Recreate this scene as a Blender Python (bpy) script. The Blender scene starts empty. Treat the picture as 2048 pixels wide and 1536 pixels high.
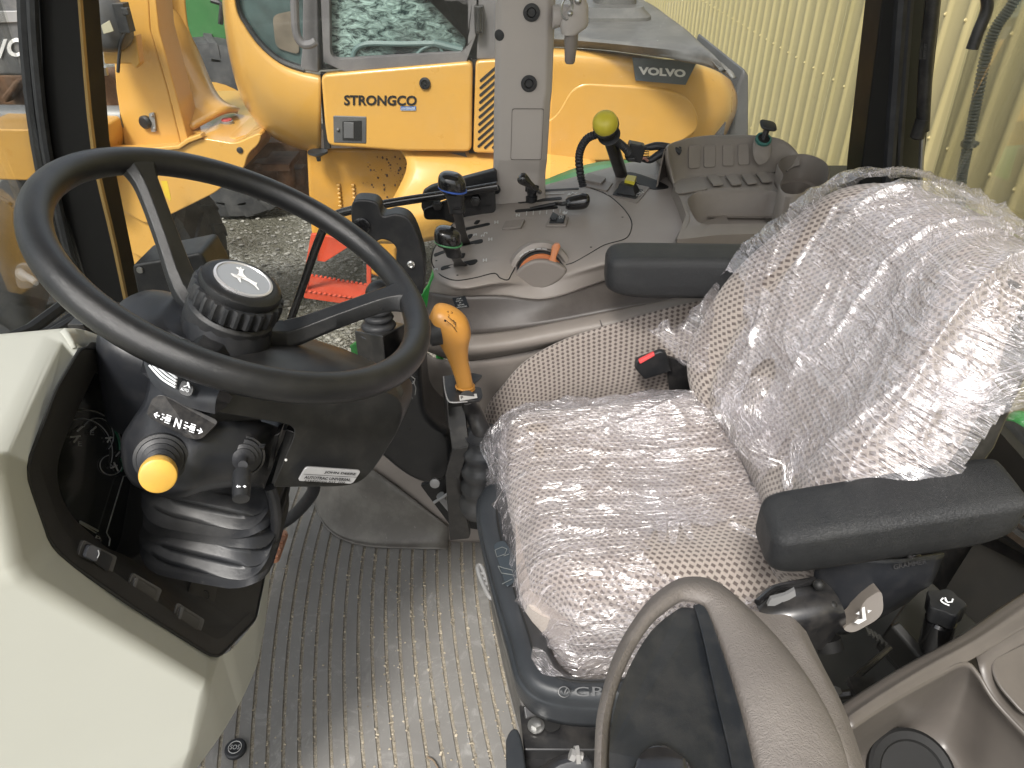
import bpy, math, random
from math import sin, cos, pi, radians
from mathutils import Vector, Matrix, noise
random.seed(7)
V = Vector
scn = bpy.context.scene
COL = scn.collection
# ------------------------------------------------------------ camera
F = 1480.0; TH = radians(34); CAM = V((0, 0, 1.2))
cam = bpy.data.objects.new('camera', bpy.data.cameras.new('camera')); COL.objects.link(cam)
cam.location = CAM; cam.rotation_euler = (radians(90)-TH, 0, 0)
cam.data.sensor_width = 36; cam.data.lens = 36*F/2048
cam.data.clip_start = .02; cam.data.clip_end = 500
scn.camera = cam
# ------------------------------------------------------------ world and sun
SUN_EL, SUN_AZ = radians(53), radians(200)
w = bpy.data.worlds.new('World'); scn.world = w; w.use_nodes = True
wn = w.node_tree.nodes; wl = w.node_tree.links
bg = wn['Background']; sky = wn.new('ShaderNodeTexSky'); sky.sky_type = 'NISHITA'
sky.sun_disc = False; sky.sun_elevation = SUN_EL; sky.sun_rotation = SUN_AZ
sky.dust_density = 3.5; sky.air_density = 1.3; sky.ozone_density = .6
hs = wn.new('ShaderNodeHueSaturation'); hs.inputs['Saturation'].default_value = .35
wl.new(sky.outputs[0], hs.inputs['Color']); wl.new(hs.outputs[0], bg.inputs[0]); bg.inputs[1].default_value = .15
sd = bpy.data.lights.new('sun', 'SUN'); sd.energy = 2.4; sd.angle = radians(12); sd.color = (1, .96, .9)
so = bpy.data.objects.new('sun', sd); COL.objects.link(so)
sdir = V((sin(SUN_AZ)*cos(SUN_EL), cos(SUN_AZ)*cos(SUN_EL), sin(SUN_EL)))
so.rotation_euler = sdir.to_track_quat('Z', 'Y').to_euler(); so.location = (0, 0, 8)
scn.view_settings.view_transform = 'Standard'; scn.view_settings.look = 'None'
scn.view_settings.exposure = 0.8; scn.view_settings.gamma = 1
scn.cycles.transparent_max_bounces = 24
scn.cycles.max_bounces = 8
# ------------------------------------------------------------ placing helpers
CT, ST = cos(TH), sin(TH)
def ray(u, v):
    a = (u-1024)/F; b = (v-768)/F
    return V((a, CT-b*ST, -ST-b*CT))
def T(u, v, t): return CAM+ray(u, v)*t
def Y(u, v, y): d = ray(u, v); return CAM+d*(y/d.y)
def Z(u, v, z): d = ray(u, v); return CAM+d*((z-CAM.z)/d.z)
def X(u, v, x): d = ray(u, v); return CAM+d*(x/d.x)
def Ys(pts, y): return [Y(p[0], p[1], p[2] if len(p) > 2 else y) for p in pts]
def Zs(pts, z): return [Z(p[0], p[1], p[2] if len(p) > 2 else z) for p in pts]
def Ts(pts, t=None): return [T(p[0], p[1], p[2] if len(p) > 2 else t) for p in pts]
def lerp(a, b, f): return a+(b-a)*f
def cr(pts, n=6, closed=False):
    """Catmull-Rom through pts"""
    out = []; m = len(pts); segs = m if closed else m-1
    for i in range(segs):
        if closed: p0, p1, p2, p3 = pts[i-1], pts[i], pts[(i+1) % m], pts[(i+2) % m]
        else:
            p1, p2 = pts[i], pts[i+1]
            p0 = pts[i-1] if i > 0 else p1*2-p2
            p3 = pts[i+2] if i+2 < m else p2*2-p1
        for k in range(n):
            t = k/n
            out.append(((p1*2)+(p2-p0)*t+(p0*2-p1*5+p2*4-p3)*t*t+(p1*3-p0-p2*3+p3)*t**3)*.5)
    if not closed: out.append(pts[-1].copy())
    return out
def fil(pts, r, n=4):
    """round the corners of a closed 3D polygon"""
    out = []; m = len(pts)
    for i in range(m):
        p, a, b = pts[i], pts[i-1], pts[(i+1) % m]
        rr = r[i] if isinstance(r, (list, tuple)) else r
        da, db = (a-p), (b-p)
        ra = min(rr, da.length*.48); rb = min(rr, db.length*.48)
        if rr <= 0: out.append(p.copy()); continue
        A = p+da.normalized()*ra; B = p+db.normalized()*rb
        for k in range(n+1):
            t = k/n; out.append(A*(1-t)**2+p*2*t*(1-t)+B*t*t)
    return out
def newell(pts):
    n = V((0, 0, 0)); m = len(pts)
    for i in range(m):
        a, b = pts[i], pts[(i+1) % m]
        n += V(((a.y-b.y)*(a.z+b.z), (a.z-b.z)*(a.x+b.x), (a.x-b.x)*(a.y+b.y)))
    return n.normalized()
# ------------------------------------------------------------ shapes: each returns (verts, faces, uvs or None)
def prism(pts, d):
    d = V(d) if not isinstance(d, (int, float)) else newell(pts)*d
    n = len(pts); vs = [p.copy() for p in pts]+[p+d for p in pts]
    fs = [tuple(range(n)), tuple(range(2*n-1, n-1, -1))]
    fs += [(i, i+n, (i+1) % n+n, (i+1) % n) for i in range(n)]
    return vs, fs, None
def sheet(pts): return [p.copy() for p in pts], [tuple(range(len(pts)))], None
def box(c, s, rot=None):
    c = V(c); h = V(s)*.5; R = rot or Matrix.Identity(3)
    vs = [c+R @ V((sx*h.x, sy*h.y, sz*h.z)) for sx in (-1, 1) for sy in (-1, 1) for sz in (-1, 1)]
    return vs, [(0, 1, 3, 2), (4, 6, 7, 5), (0, 4, 5, 1), (2, 3, 7, 6), (0, 2, 6, 4), (1, 5, 7, 3)], None
def quads(nr, nc, closed=False):
    f = []
    for i in range(nr-1):
        for j in range(nc if closed else nc-1):
            a, b = i*nc+j, i*nc+(j+1) % nc
            f.append((a, b, b+nc, a+nc))
    return f
def patch(rows, na=6, nb=6):
    R = [cr(r, na) for r in rows]
    cols = [cr([r[j] for r in R], nb) for j in range(len(R[0]))]
    nr = len(cols[0]); nc = len(cols)
    vs = [cols[j][i] for i in range(nr) for j in range(nc)]
    uv = [None]*len(vs); sv = [0.0]*nc
    for i in range(nr):
        su = 0.0
        for j in range(nc):
            if j: su += (vs[i*nc+j]-vs[i*nc+j-1]).length
            if i: sv[j] += (vs[i*nc+j]-vs[(i-1)*nc+j]).length
            uv[i*nc+j] = (su, sv[j])
    return vs, quads(nr, nc), uv
def frame(t):
    t = t.normalized(); a = V((0, 0, 1)) if abs(t.z) < .9 else V((1, 0, 0))
    x = a.cross(t).normalized(); return x, t.cross(x)
def loft(secs, caps=True, smooth=0):
    if smooth:
        m = len(secs[0]); cols = [cr([s[j] for s in secs], smooth) for j in range(m)]
        secs = [[cols[j][i] for j in range(m)] for i in range(len(cols[0]))]
    m = len(secs[0]); vs = [p for s in secs for p in s]; fs = quads(len(secs), m, True)
    if caps:
        fs.append(tuple(range(m-1, -1, -1))); fs.append(tuple(range((len(secs)-1)*m, len(secs)*m)))
    return vs, fs, None
def sec(c, xd, yd, rx, ry, p=2.0, n=24):
    o = []
    for k in range(n):
        a = 2*pi*k/n; ca, sa = cos(a), sin(a)
        o.append(c+xd*(rx*math.copysign(abs(ca)**(2/p), ca))+yd*(ry*math.copysign(abs(sa)**(2/p), sa)))
    return o
def tube(pts, r, seg=12, sm=0, closed=False, caps=True):
    if sm:
        if isinstance(r, (list, tuple)):
            q = cr([V((p.x, p.y, p.z)) for p in pts], sm, closed)
            rs = [max(1e-4, x.x) for x in cr([V((x, 0, 0)) for x in r], sm, closed)]
        else: q = cr(pts, sm, closed); rs = [r]*len(q)
    else: q = pts; rs = list(r) if isinstance(r, (list, tuple)) else [r]*len(pts)
    n = len(q); secs = []; px = None
    for i in range(n):
        a = q[i-1] if (i or closed) else q[i]; b = q[(i+1) % n] if (i < n-1 or closed) else q[i]
        t = (b-a).normalized()
        if px is None: px, _ = frame(t)
        px = (px-t*px.dot(t)).normalized(); py = t.cross(px)
        secs.append(sec(q[i], px, py, rs[i], rs[i], 2, seg))
    if closed: secs.append(secs[0]); vs = [p for s in secs for p in s]; return vs, quads(n+1, seg, True), None
    return loft(secs, caps)
def lathe(prof, o, ax, seg=32, xd=None):
    ax = V(ax).normalized(); x, y = frame(ax)
    if xd: x = xd; y = ax.cross(x)
    secs = [sec(o+ax*h, x, y, max(r, 1e-4), max(r, 1e-4), 2, seg) for r, h in prof]
    return loft(secs)
def ball(c, r, sx=1, sy=1, sz=1, n=20):
    secs = []
    for i in range(n//2+1):
        a = pi*i/(n//2); rr = max(sin(a), .001)*r
        secs.append([V((c.x+cos(2*pi*k/n)*rr*sx, c.y+sin(2*pi*k/n)*rr*sy, c.z-cos(a)*r*sz)) for k in range(n)])
    return loft(secs)
def resamp(loop, n):
    m = len(loop); L = [0]
    for i in range(m): L.append(L[-1]+(loop[(i+1) % m]-loop[i]).length)
    out = []; k = 0
    for i in range(n):
        d = L[-1]*i/n
        while L[k+1] < d: k += 1
        f = (d-L[k])/max(1e-9, L[k+1]-L[k]); out.append(loop[k].lerp(loop[(k+1) % m], f))
    return out
def rings(*loops, bottom=False):
    """bands between loops of equal count"""
    m = len(loops[0]); vs = [p for s in loops for p in s]; fs = quads(len(loops), m, True)
    if bottom: fs.append(tuple(range((len(loops)-1)*m, len(loops)*m)))
    return vs, fs, None
def alignloop(inner, outer):
    """resample outer so each point faces the matching inner point (by nearest start)"""
    o = resamp(outer, len(inner)); best = min(range(len(o)), key=lambda k: (o[k]-inner[0]).length)
    return o[best:]+o[:best]
_tc = {}
def textgeo(body, p0, px, py, lift=.0006, bold=0.0, back=False):
    """text whose baseline runs p0->px and whose capital height is p0->py"""
    key = (body, bold)
    if key not in _tc:
        cu = bpy.data.curves.new('t', 'FONT'); cu.body = body; cu.size = 1; cu.offset = bold; cu.resolution_u = 3
        o = bpy.data.objects.new('t', cu); COL.objects.link(o)
        dg = bpy.context.evaluated_depsgraph_get(); me = o.evaluated_get(dg).to_mesh()
        vs = [v.co.copy() for v in me.vertices]; fs = [tuple(p.vertices) for p in me.polygons]
        o.evaluated_get(dg).to_mesh_clear(); bpy.data.objects.remove(o); bpy.data.curves.remove(cu)
        _tc[key] = (vs, fs)
    vs, fs = _tc[key]
    x0 = min(v.x for v in vs); x1 = max(v.x for v in vs); y0 = min(v.y for v in vs); y1 = max(v.y for v in vs)
    ex, ey = px-p0, py-p0; n = ex.cross(ey).normalized()
    return [p0+ex*((v.x-x0)/(x1-x0))+ey*((v.y-y0)/(y1-y0))+n*lift for v in vs], list(fs), None
def fr(p0, px, py):
    ex, ey = px-p0, py-p0; n = ex.cross(ey).normalized()
    return lambda a, b, h=0.0: p0+ex*a+ey*b+n*h
def fpoly(f, pts, h): return sheet([f(a, b, h) for a, b in pts])
# ------------------------------------------------------------ objects
def wpos(o):
    l = V((0, 0, 0))
    while o is not None: l += o.location; o = o.parent
    return l
def tag(o, label=None, cat=None, group=None, kind=None):
    if label: o['label'] = label
    if cat: o['category'] = cat
    if group: o['group'] = group
    if kind: o['kind'] = kind
    return o
def thing(name, label, cat, loc=(0, 0, 0), group=None):
    o = bpy.data.objects.new(name, None); COL.objects.link(o); o.location = loc; o.empty_display_size = .05
    return tag(o, label, cat, group)
def ob(name, parent, mat, *geos, bev=0, seg=3, ang=35, solid=0, sub=0, label=None, cat=None, group=None, kind=None, flat=False):
    vs, fs, uvs = [], [], []; hasuv = any(g[2] for g in geos)
    for g in geos:
        b = len(vs); vs += [tuple(p) for p in g[0]]; fs += [tuple(i+b for i in f) for f in g[1]]
        uvs += g[2] if g[2] else [(p[0], p[1]) for p in g[0]]
    me = bpy.data.meshes.new(name); me.from_pydata(vs, [], fs); me.validate(); me.update()
    import bmesh
    bm = bmesh.new(); bm.from_mesh(me)
    bmesh.ops.recalc_face_normals(bm, faces=bm.faces); bm.to_mesh(me); bm.free()
    if hasuv:
        ul = me.uv_layers.new(name='UVMap')
        for lp in me.loops: ul.data[lp.index].uv = uvs[lp.vertex_index]
    me.materials.append(mat)
    o = bpy.data.objects.new(name, me); COL.objects.link(o)
    if not flat:
        me.shade_smooth(); me.set_sharp_from_angle(angle=radians(ang))
    if solid:
        m = o.modifiers.new('s', 'SOLIDIFY'); m.thickness = abs(solid); m.offset = -1 if solid > 0 else 1
    if bev:
        m = o.modifiers.new('b', 'BEVEL'); m.width = bev; m.segments = seg; m.limit_method = 'ANGLE'
        m.angle_limit = radians(ang); m.harden_normals = True
    if sub:
        m = o.modifiers.new('u', 'SUBSURF'); m.levels = sub; m.render_levels = sub
    if parent is not None:
        o.parent = parent; o.location = -wpos(parent)
    return tag(o, label, cat, group, kind)
def copy_tree(o, parent=None):
    c = o.copy(); COL.objects.link(c); c.parent = parent
    for ch in [k for k in o.children]: copy_tree(ch, c)
    return c
# ------------------------------------------------------------ materials
def srgb(r, g, b):
    f = lambda c: (c/255/12.92) if c/255 <= .04045 else ((c/255+.055)/1.055)**2.4
    return (f(r), f(g), f(b))
class NT:
    def __init__(s, name):
        s.m = bpy.data.materials.new(name); s.m.use_nodes = True; s.t = s.m.node_tree
        s.bs = s.t.nodes['Principled BSDF']; s.out = s.t.nodes['Material Output']
    def n(s, typ, **kw):
        x = s.t.nodes.new('ShaderNode'+typ)
        for k, v in kw.items():
            if k.startswith('i_'):
                key = k[2:].replace('_', ' '); x.inputs[key].default_value = v
            else: setattr(x, k, v)
        return x
    def l(s, a, b): s.t.links.new(a, b)
    def math(s, op, a, b=None, c=None, clamp=False):
        x = s.t.nodes.new('ShaderNodeMath'); x.operation = op; x.use_clamp = clamp
        for i, q in enumerate((a, b, c)):
            if q is None: continue
            if isinstance(q, (int, float)): x.inputs[i].default_value = q
            else: s.l(q, x.inputs[i])
        return x.outputs[0]
    def ramp(s, src, stops):
        x = s.t.nodes.new('ShaderNodeValToRGB'); e = x.color_ramp.elements
        while len(e) < len(stops): e.new(.5)
        for i, (p, c) in enumerate(stops):
            e[i].position = p; e[i].color = tuple(c)+(1,) if not isinstance(c, (int, float)) else (c, c, c, 1)
        s.l(src, x.inputs[0]); return x.outputs[0]
    def noise(s, scale, detail=4, rough=.55, vec=None, stretch=None, dist=0):
        x = s.n('TexNoise'); x.inputs['Scale'].default_value = scale; x.inputs['Detail'].default_value = detail
        x.inputs['Roughness'].default_value = rough; x.inputs['Distortion'].default_value = dist
        v = vec or s.coord()
        if stretch:
            mp = s.n('Mapping'); mp.inputs['Scale'].default_value = stretch[0:3]
            if len(stretch) > 3: mp.inputs['Rotation'].default_value = stretch[3]
            s.l(v, mp.inputs[0]); v = mp.outputs[0]
        s.l(v, x.inputs['Vector']); return x.outputs['Fac']
    def coord(s, k='Object'):
        if not hasattr(s, '_tc'): s._tc = s.n('TexCoord')
        return s._tc.outputs[k]
    def mix(s, f, a, b):
        x = s.n('Mix', data_type='RGBA')
        for i, q in ((0, f), (6, a), (7, b)):
            if isinstance(q, (int, float)): x.inputs[i].default_value = q
            elif isinstance(q, (tuple, list)): x.inputs[i].default_value = tuple(q)+((1,) if len(q) == 3 else ())
            else: s.l(q, x.inputs[i])
        return x.outputs[2]
    def bump(s, h, strength=.3, dist=.001, prev=None):
        x = s.n('Bump'); x.inputs['Strength'].default_value = strength; x.inputs['Distance'].default_value = dist
        s.l(h, x.inputs['Height'])
        if prev: s.l(prev, x.inputs['Normal'])
        return x.outputs[0]
_mc = {}
def M(name, col, rough=.5, metal=0, var=.12, vs=6, bump=0, bs=300, bt='noise', coat=0, spec=.5, dust=0, dcol=(.35, .32, .28), ds=12, dist=.001, rvar=.1, ior=1.45):
    if name in _mc: return _mc[name]
    k = NT(name); b = k.bs
    n1 = k.noise(vs, 5)
    c = k.mix(k.ramp(n1, [(.3, 0), (.7, 1)]), tuple(x*(1-var) for x in col), tuple(min(1, x*(1+var)) for x in col))
    if dust:
        n2 = k.noise(ds, 8, .7); n3 = k.noise(ds*14, 3, .7)
        f = k.math('MULTIPLY', k.ramp(n2, [(.45, 0), (.75, 1)]), dust)
        f = k.math('ADD', f, k.math('MULTIPLY', k.ramp(n3, [(.66, 0), (.74, 1)]), dust*.8), clamp=True)
        c = k.mix(f, c, dcol)
    k.l(c, b.inputs['Base Color'])
    r = k.math('ADD', k.math('MULTIPLY', k.noise(vs*3, 5), rvar*2), rough-rvar, clamp=True)
    k.l(r, b.inputs['Roughness'])
    b.inputs['Metallic'].default_value = metal; b.inputs['Coat Weight'].default_value = coat
    b.inputs['Coat Roughness'].default_value = .08; b.inputs['Specular IOR Level'].default_value = spec
    if bump:
        if bt == 'noise': h = k.noise(bs, 3)
        else:
            x = k.n('TexVoronoi', feature='F1' if bt == 'pebble' else 'SMOOTH_F1'); x.inputs['Scale'].default_value = bs
            nn = k.n('TexNoise'); nn.inputs['Scale'].default_value = bs*.5; k.l(k.coord(), nn.inputs['Vector'])
            mv = k.n('Mix', data_type='VECTOR'); mv.inputs[0].default_value = .02
            k.l(k.coord(), mv.inputs[4]); k.l(nn.outputs['Color'], mv.inputs[5]); k.l(mv.outputs[1], x.inputs['Vector'])
            h = x.outputs['Distance']
        k.l(k.bump(h, bump, dist), b.inputs['Normal'])
    _mc[name] = k.m; return k.m
# ============================================================ shared materials
YEL = M('loader_yellow', (.55, .305, .07), .30, var=.06, vs=1.6, coat=.4, dust=.22, dcol=(.42, .30, .14), ds=3, bump=.05, bs=9, dist=.003, rvar=.08)
YEL2 = M('worn_yellow', (.52, .26, .035), .5, var=.15, vs=3, coat=.1, dust=.45, dcol=(.30, .20, .09), ds=4)
LGREY = M('loader_dark_grey', (.075, .076, .080), .55, var=.15, vs=3, dust=.4, dcol=(.16, .155, .145), ds=5, bump=.15, bs=180)
LFRAME = M('loader_frame_grey', (.115, .11, .115), .55, var=.1, vs=3, dust=.4, dcol=(.22, .21, .20), ds=6)
BLK = M('black_plastic', (.013, .014, .016), .42, var=.2, bump=.18, bs=900, bt='pebble', dust=.07, ds=25)
BLKM = M('black_metal', (.012, .012, .013), .33, var=.2, dust=.1, ds=30, coat=.15)
RUB = M('black_rubber', (.018, .019, .022), .5, var=.25, vs=20, dust=.22, dcol=(.10, .10, .10), ds=18, bump=.2, bs=500)
TYRE = M('tyre_rubber', (.032, .033, .036), .7, var=.25, vs=4, dust=.5, dcol=(.16, .155, .15), ds=6, bump=.4, bs=90, dist=.004)
STEEL = M('steel', (.45, .45, .44), .3, metal=.9, var=.1, dust=.2, ds=30)
GREY = M('grey_metal', (.27, .27, .27), .45, metal=.3, dust=.3, ds=20)
WHITE = M('white_print', (.75, .75, .75), .6, var=.03)
GRN = M('green_paint', (.035, .16, .045), .35, var=.15, vs=4, coat=.3, dust=.35, dcol=(.16, .22, .14), ds=14)
REDP = M('red_paint', (.50, .060, .025), .5, var=.15, dust=.3, dcol=(.35, .16, .11), ds=9)
BROWN = M('rusty_brown', (.11, .058, .03), .8, var=.4, vs=18, dust=.4, dcol=(.2, .14, .09), bump=.5, bs=60, dist=.004)
# ============================================================ ground
k = NT('gravel'); g1 = k.noise(.9, 6, .6); g2 = k.noise(9, 6, .6)
vo = k.n('TexVoronoi'); vo.inputs['Scale'].default_value = 34; k.l(k.coord(), vo.inputs['Vector'])
vo2 = k.n('TexVoronoi'); vo2.inputs['Scale'].default_value = 85; k.l(k.coord(), vo2.inputs['Vector'])
sp = k.n('SeparateColor'); k.l(vo.outputs['Color'], sp.inputs[0])
sp2 = k.n('SeparateColor'); k.l(vo2.outputs['Color'], sp2.inputs[0])
c1 = k.ramp(sp.outputs[0], [(0, (.12, .112, .09)), (.5, (.21, .20, .165)), (.82, (.34, .33, .29)), (1, (.60, .59, .56))])
c2 = k.ramp(sp2.outputs[1], [(0, (.10, .094, .07)), (.55, (.20, .19, .155)), (1, (.46, .45, .42))])
c = k.mix(k.ramp(g2, [(.42, 0), (.6, 1)]), c1, c2)
c = k.mix(k.math('MULTIPLY', k.ramp(g1, [(.42, 1), (.62, 0)]), .72), c, (.070, .064, .040))
k.l(c, k.bs.inputs['Base Color']); k.bs.inputs['Roughness'].default_value = .9
hh = k.math('ADD', k.math('MULTIPLY', vo.outputs['Distance'], -1), k.math('MULTIPLY', vo2.outputs['Distance'], -.6))
k.l(k.bump(hh, .9, .03), k.bs.inputs['Normal'])
nx = 60; vs = []; 
for j in range(nx+1):
    for i in range(nx+1):
        x = ((i/nx)*2-1); y = ((j/nx)*2-1); x = 60*x*abs(x)**1.2; y = 5+60*y*abs(y)**1.2
        vs.append(V((x, y, -1.27+.05*noise.noise(V((x*.6, y*.6, 0))))))
ob('ground', None, k.m, (vs, quads(nx+1, nx+1), None), kind='structure')
# loose stones lying on it
def stone(c, r, rnd):
    vs = []
    for i, (a, b) in enumerate([(0, -1)]+[(k*pi/2.5, -.4) for k in range(5)]+[(k*pi/2.5+.6, .4) for k in range(5)]+[(0, 1)]):
        rr = math.sqrt(max(0, 1-b*b)); q = r*rnd.uniform(.7, 1.15)
        vs.append(c+V((cos(a)*rr*q*1.2, sin(a)*rr*q, b*q*.65)))
    fs = [(0, 1+(k+1) % 5, 1+k) for k in range(5)]+[(11, 6+k, 6+(k+1) % 5) for k in range(5)]
    for k in range(5): fs += [(1+k, 1+(k+1) % 5, 6+k), (1+(k+1) % 5, 6+(k+1) % 5, 6+k)]
    return vs, fs, None
rnd = random.Random(3)
STN = M('loose_stone', (.27, .26, .235), .85, var=.6, vs=11)
def many(n, fn):
    A, B = [], []
    for _ in range(n):
        g = fn(); b = len(A); A += g[0]; B += [tuple(i+b for i in f) for f in g[1]]
    return A, B, None
def gs():
    y = rnd.uniform(2.6, 9); x = rnd.uniform(-3.4, 1.2)
    return stone(V((x, y, -1.26+.05*noise.noise(V((x*.6, y*.6, 0))))), rnd.choice([.008, .011, .014, .02]), rnd)
ob('gravel_stones', None, STN, many(3800, gs), kind='stuff', label='loose pale gravel stones scattered on the yard', cat='gravel', flat=True)
# ============================================================ corrugated wall behind the machines
WX = 2.6
k = NT('corrugated_yellow'); n1 = k.noise(1.2, 5); n2 = k.noise(1.5, 4, stretch=(1, 6, .5))
c = k.mix(n1, srgb(188, 176, 130), srgb(176, 162, 116)); c = k.mix(k.math('MULTIPLY', k.ramp(n2, [(.5, 0), (.8, 1)]), .4), c, srgb(150, 140, 88))
k.l(c, k.bs.inputs['Base Color']); k.bs.inputs['Roughness'].default_value = .45
wt = thing('shed_wall', 'pale yellow corrugated metal shed wall standing behind the machines', 'wall', (WX, 4, -1.3))
prof = []; yy = -4.0; P_ = .235
while yy < 16:
    for a, h in ((0, 0), (.15, 0), (.165, .004), (.178, .013), (.19, .016), (.203, .016), (.215, .013), (.228, .003)):
        prof.append((yy+a, h))
    yy += P_
zs = (-1.3, 4.5); vs = [V((WX-h, y, z)) for z in zs for y, h in prof]
ob('cladding', wt, k.m, (vs, quads(2, len(prof)), None), ang=75)
scr = []; yy = -4+.1965
R45 = Matrix.Identity(3)
while yy < 14:
    for z in (-.98, -.10, .56, 1.6):
        scr.append(lathe([(.012, 0), (.012, .004), (.007, .005), (.006, .010)], V((WX-.016, yy, z)), (-1, 0, 0), 8))
    yy += P_
ob('roofing_screw', wt, k.m, *scr, kind='stuff')
lp = []
for yy in (1.9, 6.4, 10.9):
    lp.append(box((WX-.0, yy, 1.6), (.006, .004, 5.7)))
ob('sheet_lap', wt, M('lap_shadow', (.35, .33, .2), .6), *lp)
# ============================================================ wheel loader
L = thing('wheel_loader', 'big yellow wheel loader with grey cab frame parked right outside the far window', 'wheel loader', (.3, 4.6, -1.25))
B_ = .02
# main rear body behind the door
ob('rear_body', L, YEL2, prism(Ys([(612, 298), (1010, 298), (1100, 330), (1010, 400), (890, 410), (838, 478), (793, 500), (793, 540), (770, 560), (735, 548), (735, 498), (640, 482), (622, 470), (616, 380)], 3.86), (0, .9, 0)), bev=.02)
gs_ = []
for (u0, v0, v1) in ((677, 370, 420), (706, 370, 420), (738, 495, 520)):
    for q in range(7):
        v = lerp(v0, v1, q/6); p = Y(u0+q*.8, v, 3.85); gs_.append(box(p, (.016, .02, .012)))
ob('grip_tooth', L, YEL, *gs_, bev=.003, kind='stuff')
# mud spatter on the body
random.seed(11); mud = []
for _ in range(110):
    u = random.gauss(805, 40); v = random.gauss(345, 28)
    if 660 < u < 900 and 312 < v < 430:
        r = random.uniform(.0015, .006); mud.append(ball(Y(u, v, 3.858), r, 1, .3, random.uniform(.7, 1.6), 8))
ob('mud_spatter', L, BROWN, *mud, kind='stuff')
# mudguard steps with anti-slip strips (sloping towards the viewer)
fd = [[Y(800, 300, 3.72), Y(900, 302, 3.74), Y(1000, 304, 3.76), Y(1105, 312, 3.78), Y(1180, 320, 3.8)],
      [Y(815, 345, 3.62), Y(920, 348, 3.60), Y(1000, 350, 3.6), Y(1110, 352, 3.6), Y(1200, 350, 3.62)],
      [Y(770, 440, 3.52), Y(860, 420, 3.45), Y(980, 395, 3.42), Y(1110, 395, 3.42), Y(1210, 380, 3.45)],
      [Y(745, 480, 3.56), Y(838, 478, 3.5), Y(960, 450, 3.48), Y(1110, 450, 3.48), Y(1220, 430, 3.5)]]
ob('rear_mudguard', L, YEL, patch(fd, 5, 5), solid=.03)
for (a, b, c_, d) in (((872, 306), (930, 306), (952, 352), (900, 352)), ((950, 328), (986, 326), (986, 352), (962, 354))):
    ob('anti_slip_strip', L, LGREY, prism([Y(a[0], a[1], 3.69), Y(b[0], b[1], 3.69), Y(c_[0], c_[1], 3.575), Y(d[0], d[1], 3.575)], (0, -.006, .004)))
# cab corner: one swelling yellow shell
o1 = [(440, -90), (447, 30), (461, 120), (486, 200), (528, 258), (578, 288), (641, 307)]
o4 = [(468, -90), (473, 10), (493, 55), (523, 95), (561, 126), (600, 142), (641, 151)]
def mixr(f, y): return [Y(lerp(a[0], b[0], f), lerp(a[1], b[1], f), y) for a, b in zip(o1, o4)]
sh = patch([mixr(-.02, 4.1), mixr(0, 3.9), mixr(.12, 3.76), mixr(.45, 3.66), mixr(.88, 3.64), mixr(1, 3.67), mixr(1, 3.75)], 8, 5)
ob('cab_corner_shell', L, YEL, sh, solid=.02, ang=50)
ob('rubber_buffer', L, RUB, lathe([(.05, 0), (.05, .01), (.03, .02), (.012, .03), (.01, .05)], Y(635, 302, 3.75), (0, 0, -1), 20))
# cab glass and frame
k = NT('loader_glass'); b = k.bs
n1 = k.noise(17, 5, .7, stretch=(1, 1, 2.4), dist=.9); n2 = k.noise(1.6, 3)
cc = k.mix(k.ramp(n1, [(.40, 0), (.66, 1)]), (.015, .03, .03), (.36, .50, .46))  # broken bright reflections painted into the pane's colour
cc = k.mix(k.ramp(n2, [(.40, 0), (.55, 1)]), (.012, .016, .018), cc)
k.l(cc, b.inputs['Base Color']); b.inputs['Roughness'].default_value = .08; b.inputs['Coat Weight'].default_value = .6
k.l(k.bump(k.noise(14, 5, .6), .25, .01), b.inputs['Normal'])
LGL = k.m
CABG = M('loader_corner_glass', (.06, .095, .095), .08, var=.5, vs=5, coat=.6)
ob('corner_window', L, CABG, prism(Ys([(466, -90), (471, 8), (492, 52), (524, 92), (562, 122), (608, 138), (608, -90)], 3.69), (0, .02, 0)))
ob('window_seal', L, BLK, tube(cr(Ys([(467, -90), (472, 8), (493, 52), (525, 93), (563, 123), (610, 140)], 3.675), 6), .018, 8))
ob('driver_seat_back', L, M('brown_seat', (.12, .10, .075), .7, var=.4, vs=9), prism(fil(Ys([(545, 30), (590, 20), (600, 110), (552, 95)], 3.685), .03), (0, -.004, 0)))
ob('cab_post', L, LFRAME, prism(Ys([(607, -90), (634, -90), (637, 146), (600, 140), (604, 100)], 3.66), (0, .1, 0)), bev=.008)
ob('grab_handle', L, LFRAME, tube(Ys([(587, -90), (590, 30), (594, 70), (606, 88), (622, 88), (632, 82)], 3.56), .018, 10, 4))
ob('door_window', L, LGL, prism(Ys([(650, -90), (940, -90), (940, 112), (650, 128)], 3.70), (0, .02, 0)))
fo = Ys([(638, -90), (955, -90), (950, 121), (648, 146)], 3.64); fi = Ys([(657, -84), (937, -84), (936, 104), (660, 120)], 3.64)
a_ = fil(fi, [.0, .0, .05, .05], 6); b_ = alignloop(a_, fil(fo, .001, 2))
dn = V((0, .05, 0)); ob('door_frame', L, LFRAME, rings([p+dn for p in b_], b_, a_, [p+dn for p in a_]), bev=.003)
ob('rear_cab_panel', L, LFRAME, prism(Ys([(958, -90), (1005, -90), (1005, 120), (953, 120)], 3.655), (0, .1, 0)), bev=.01)
ob('cab_hinge', L, BLKM, box(Y(958, 38, 3.63), (.04, .05, .11)), tube(Ys([(958, 14), (958, 62)], 3.61), .014), bev=.003)
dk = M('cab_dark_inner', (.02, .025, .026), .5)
ob('cab_interior', L, dk, prism(Ys([(470, -90), (1000, -90), (1000, 120), (640, 140), (560, 118), (500, 60)], 3.73), (0, 1.2, 0)))
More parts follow.
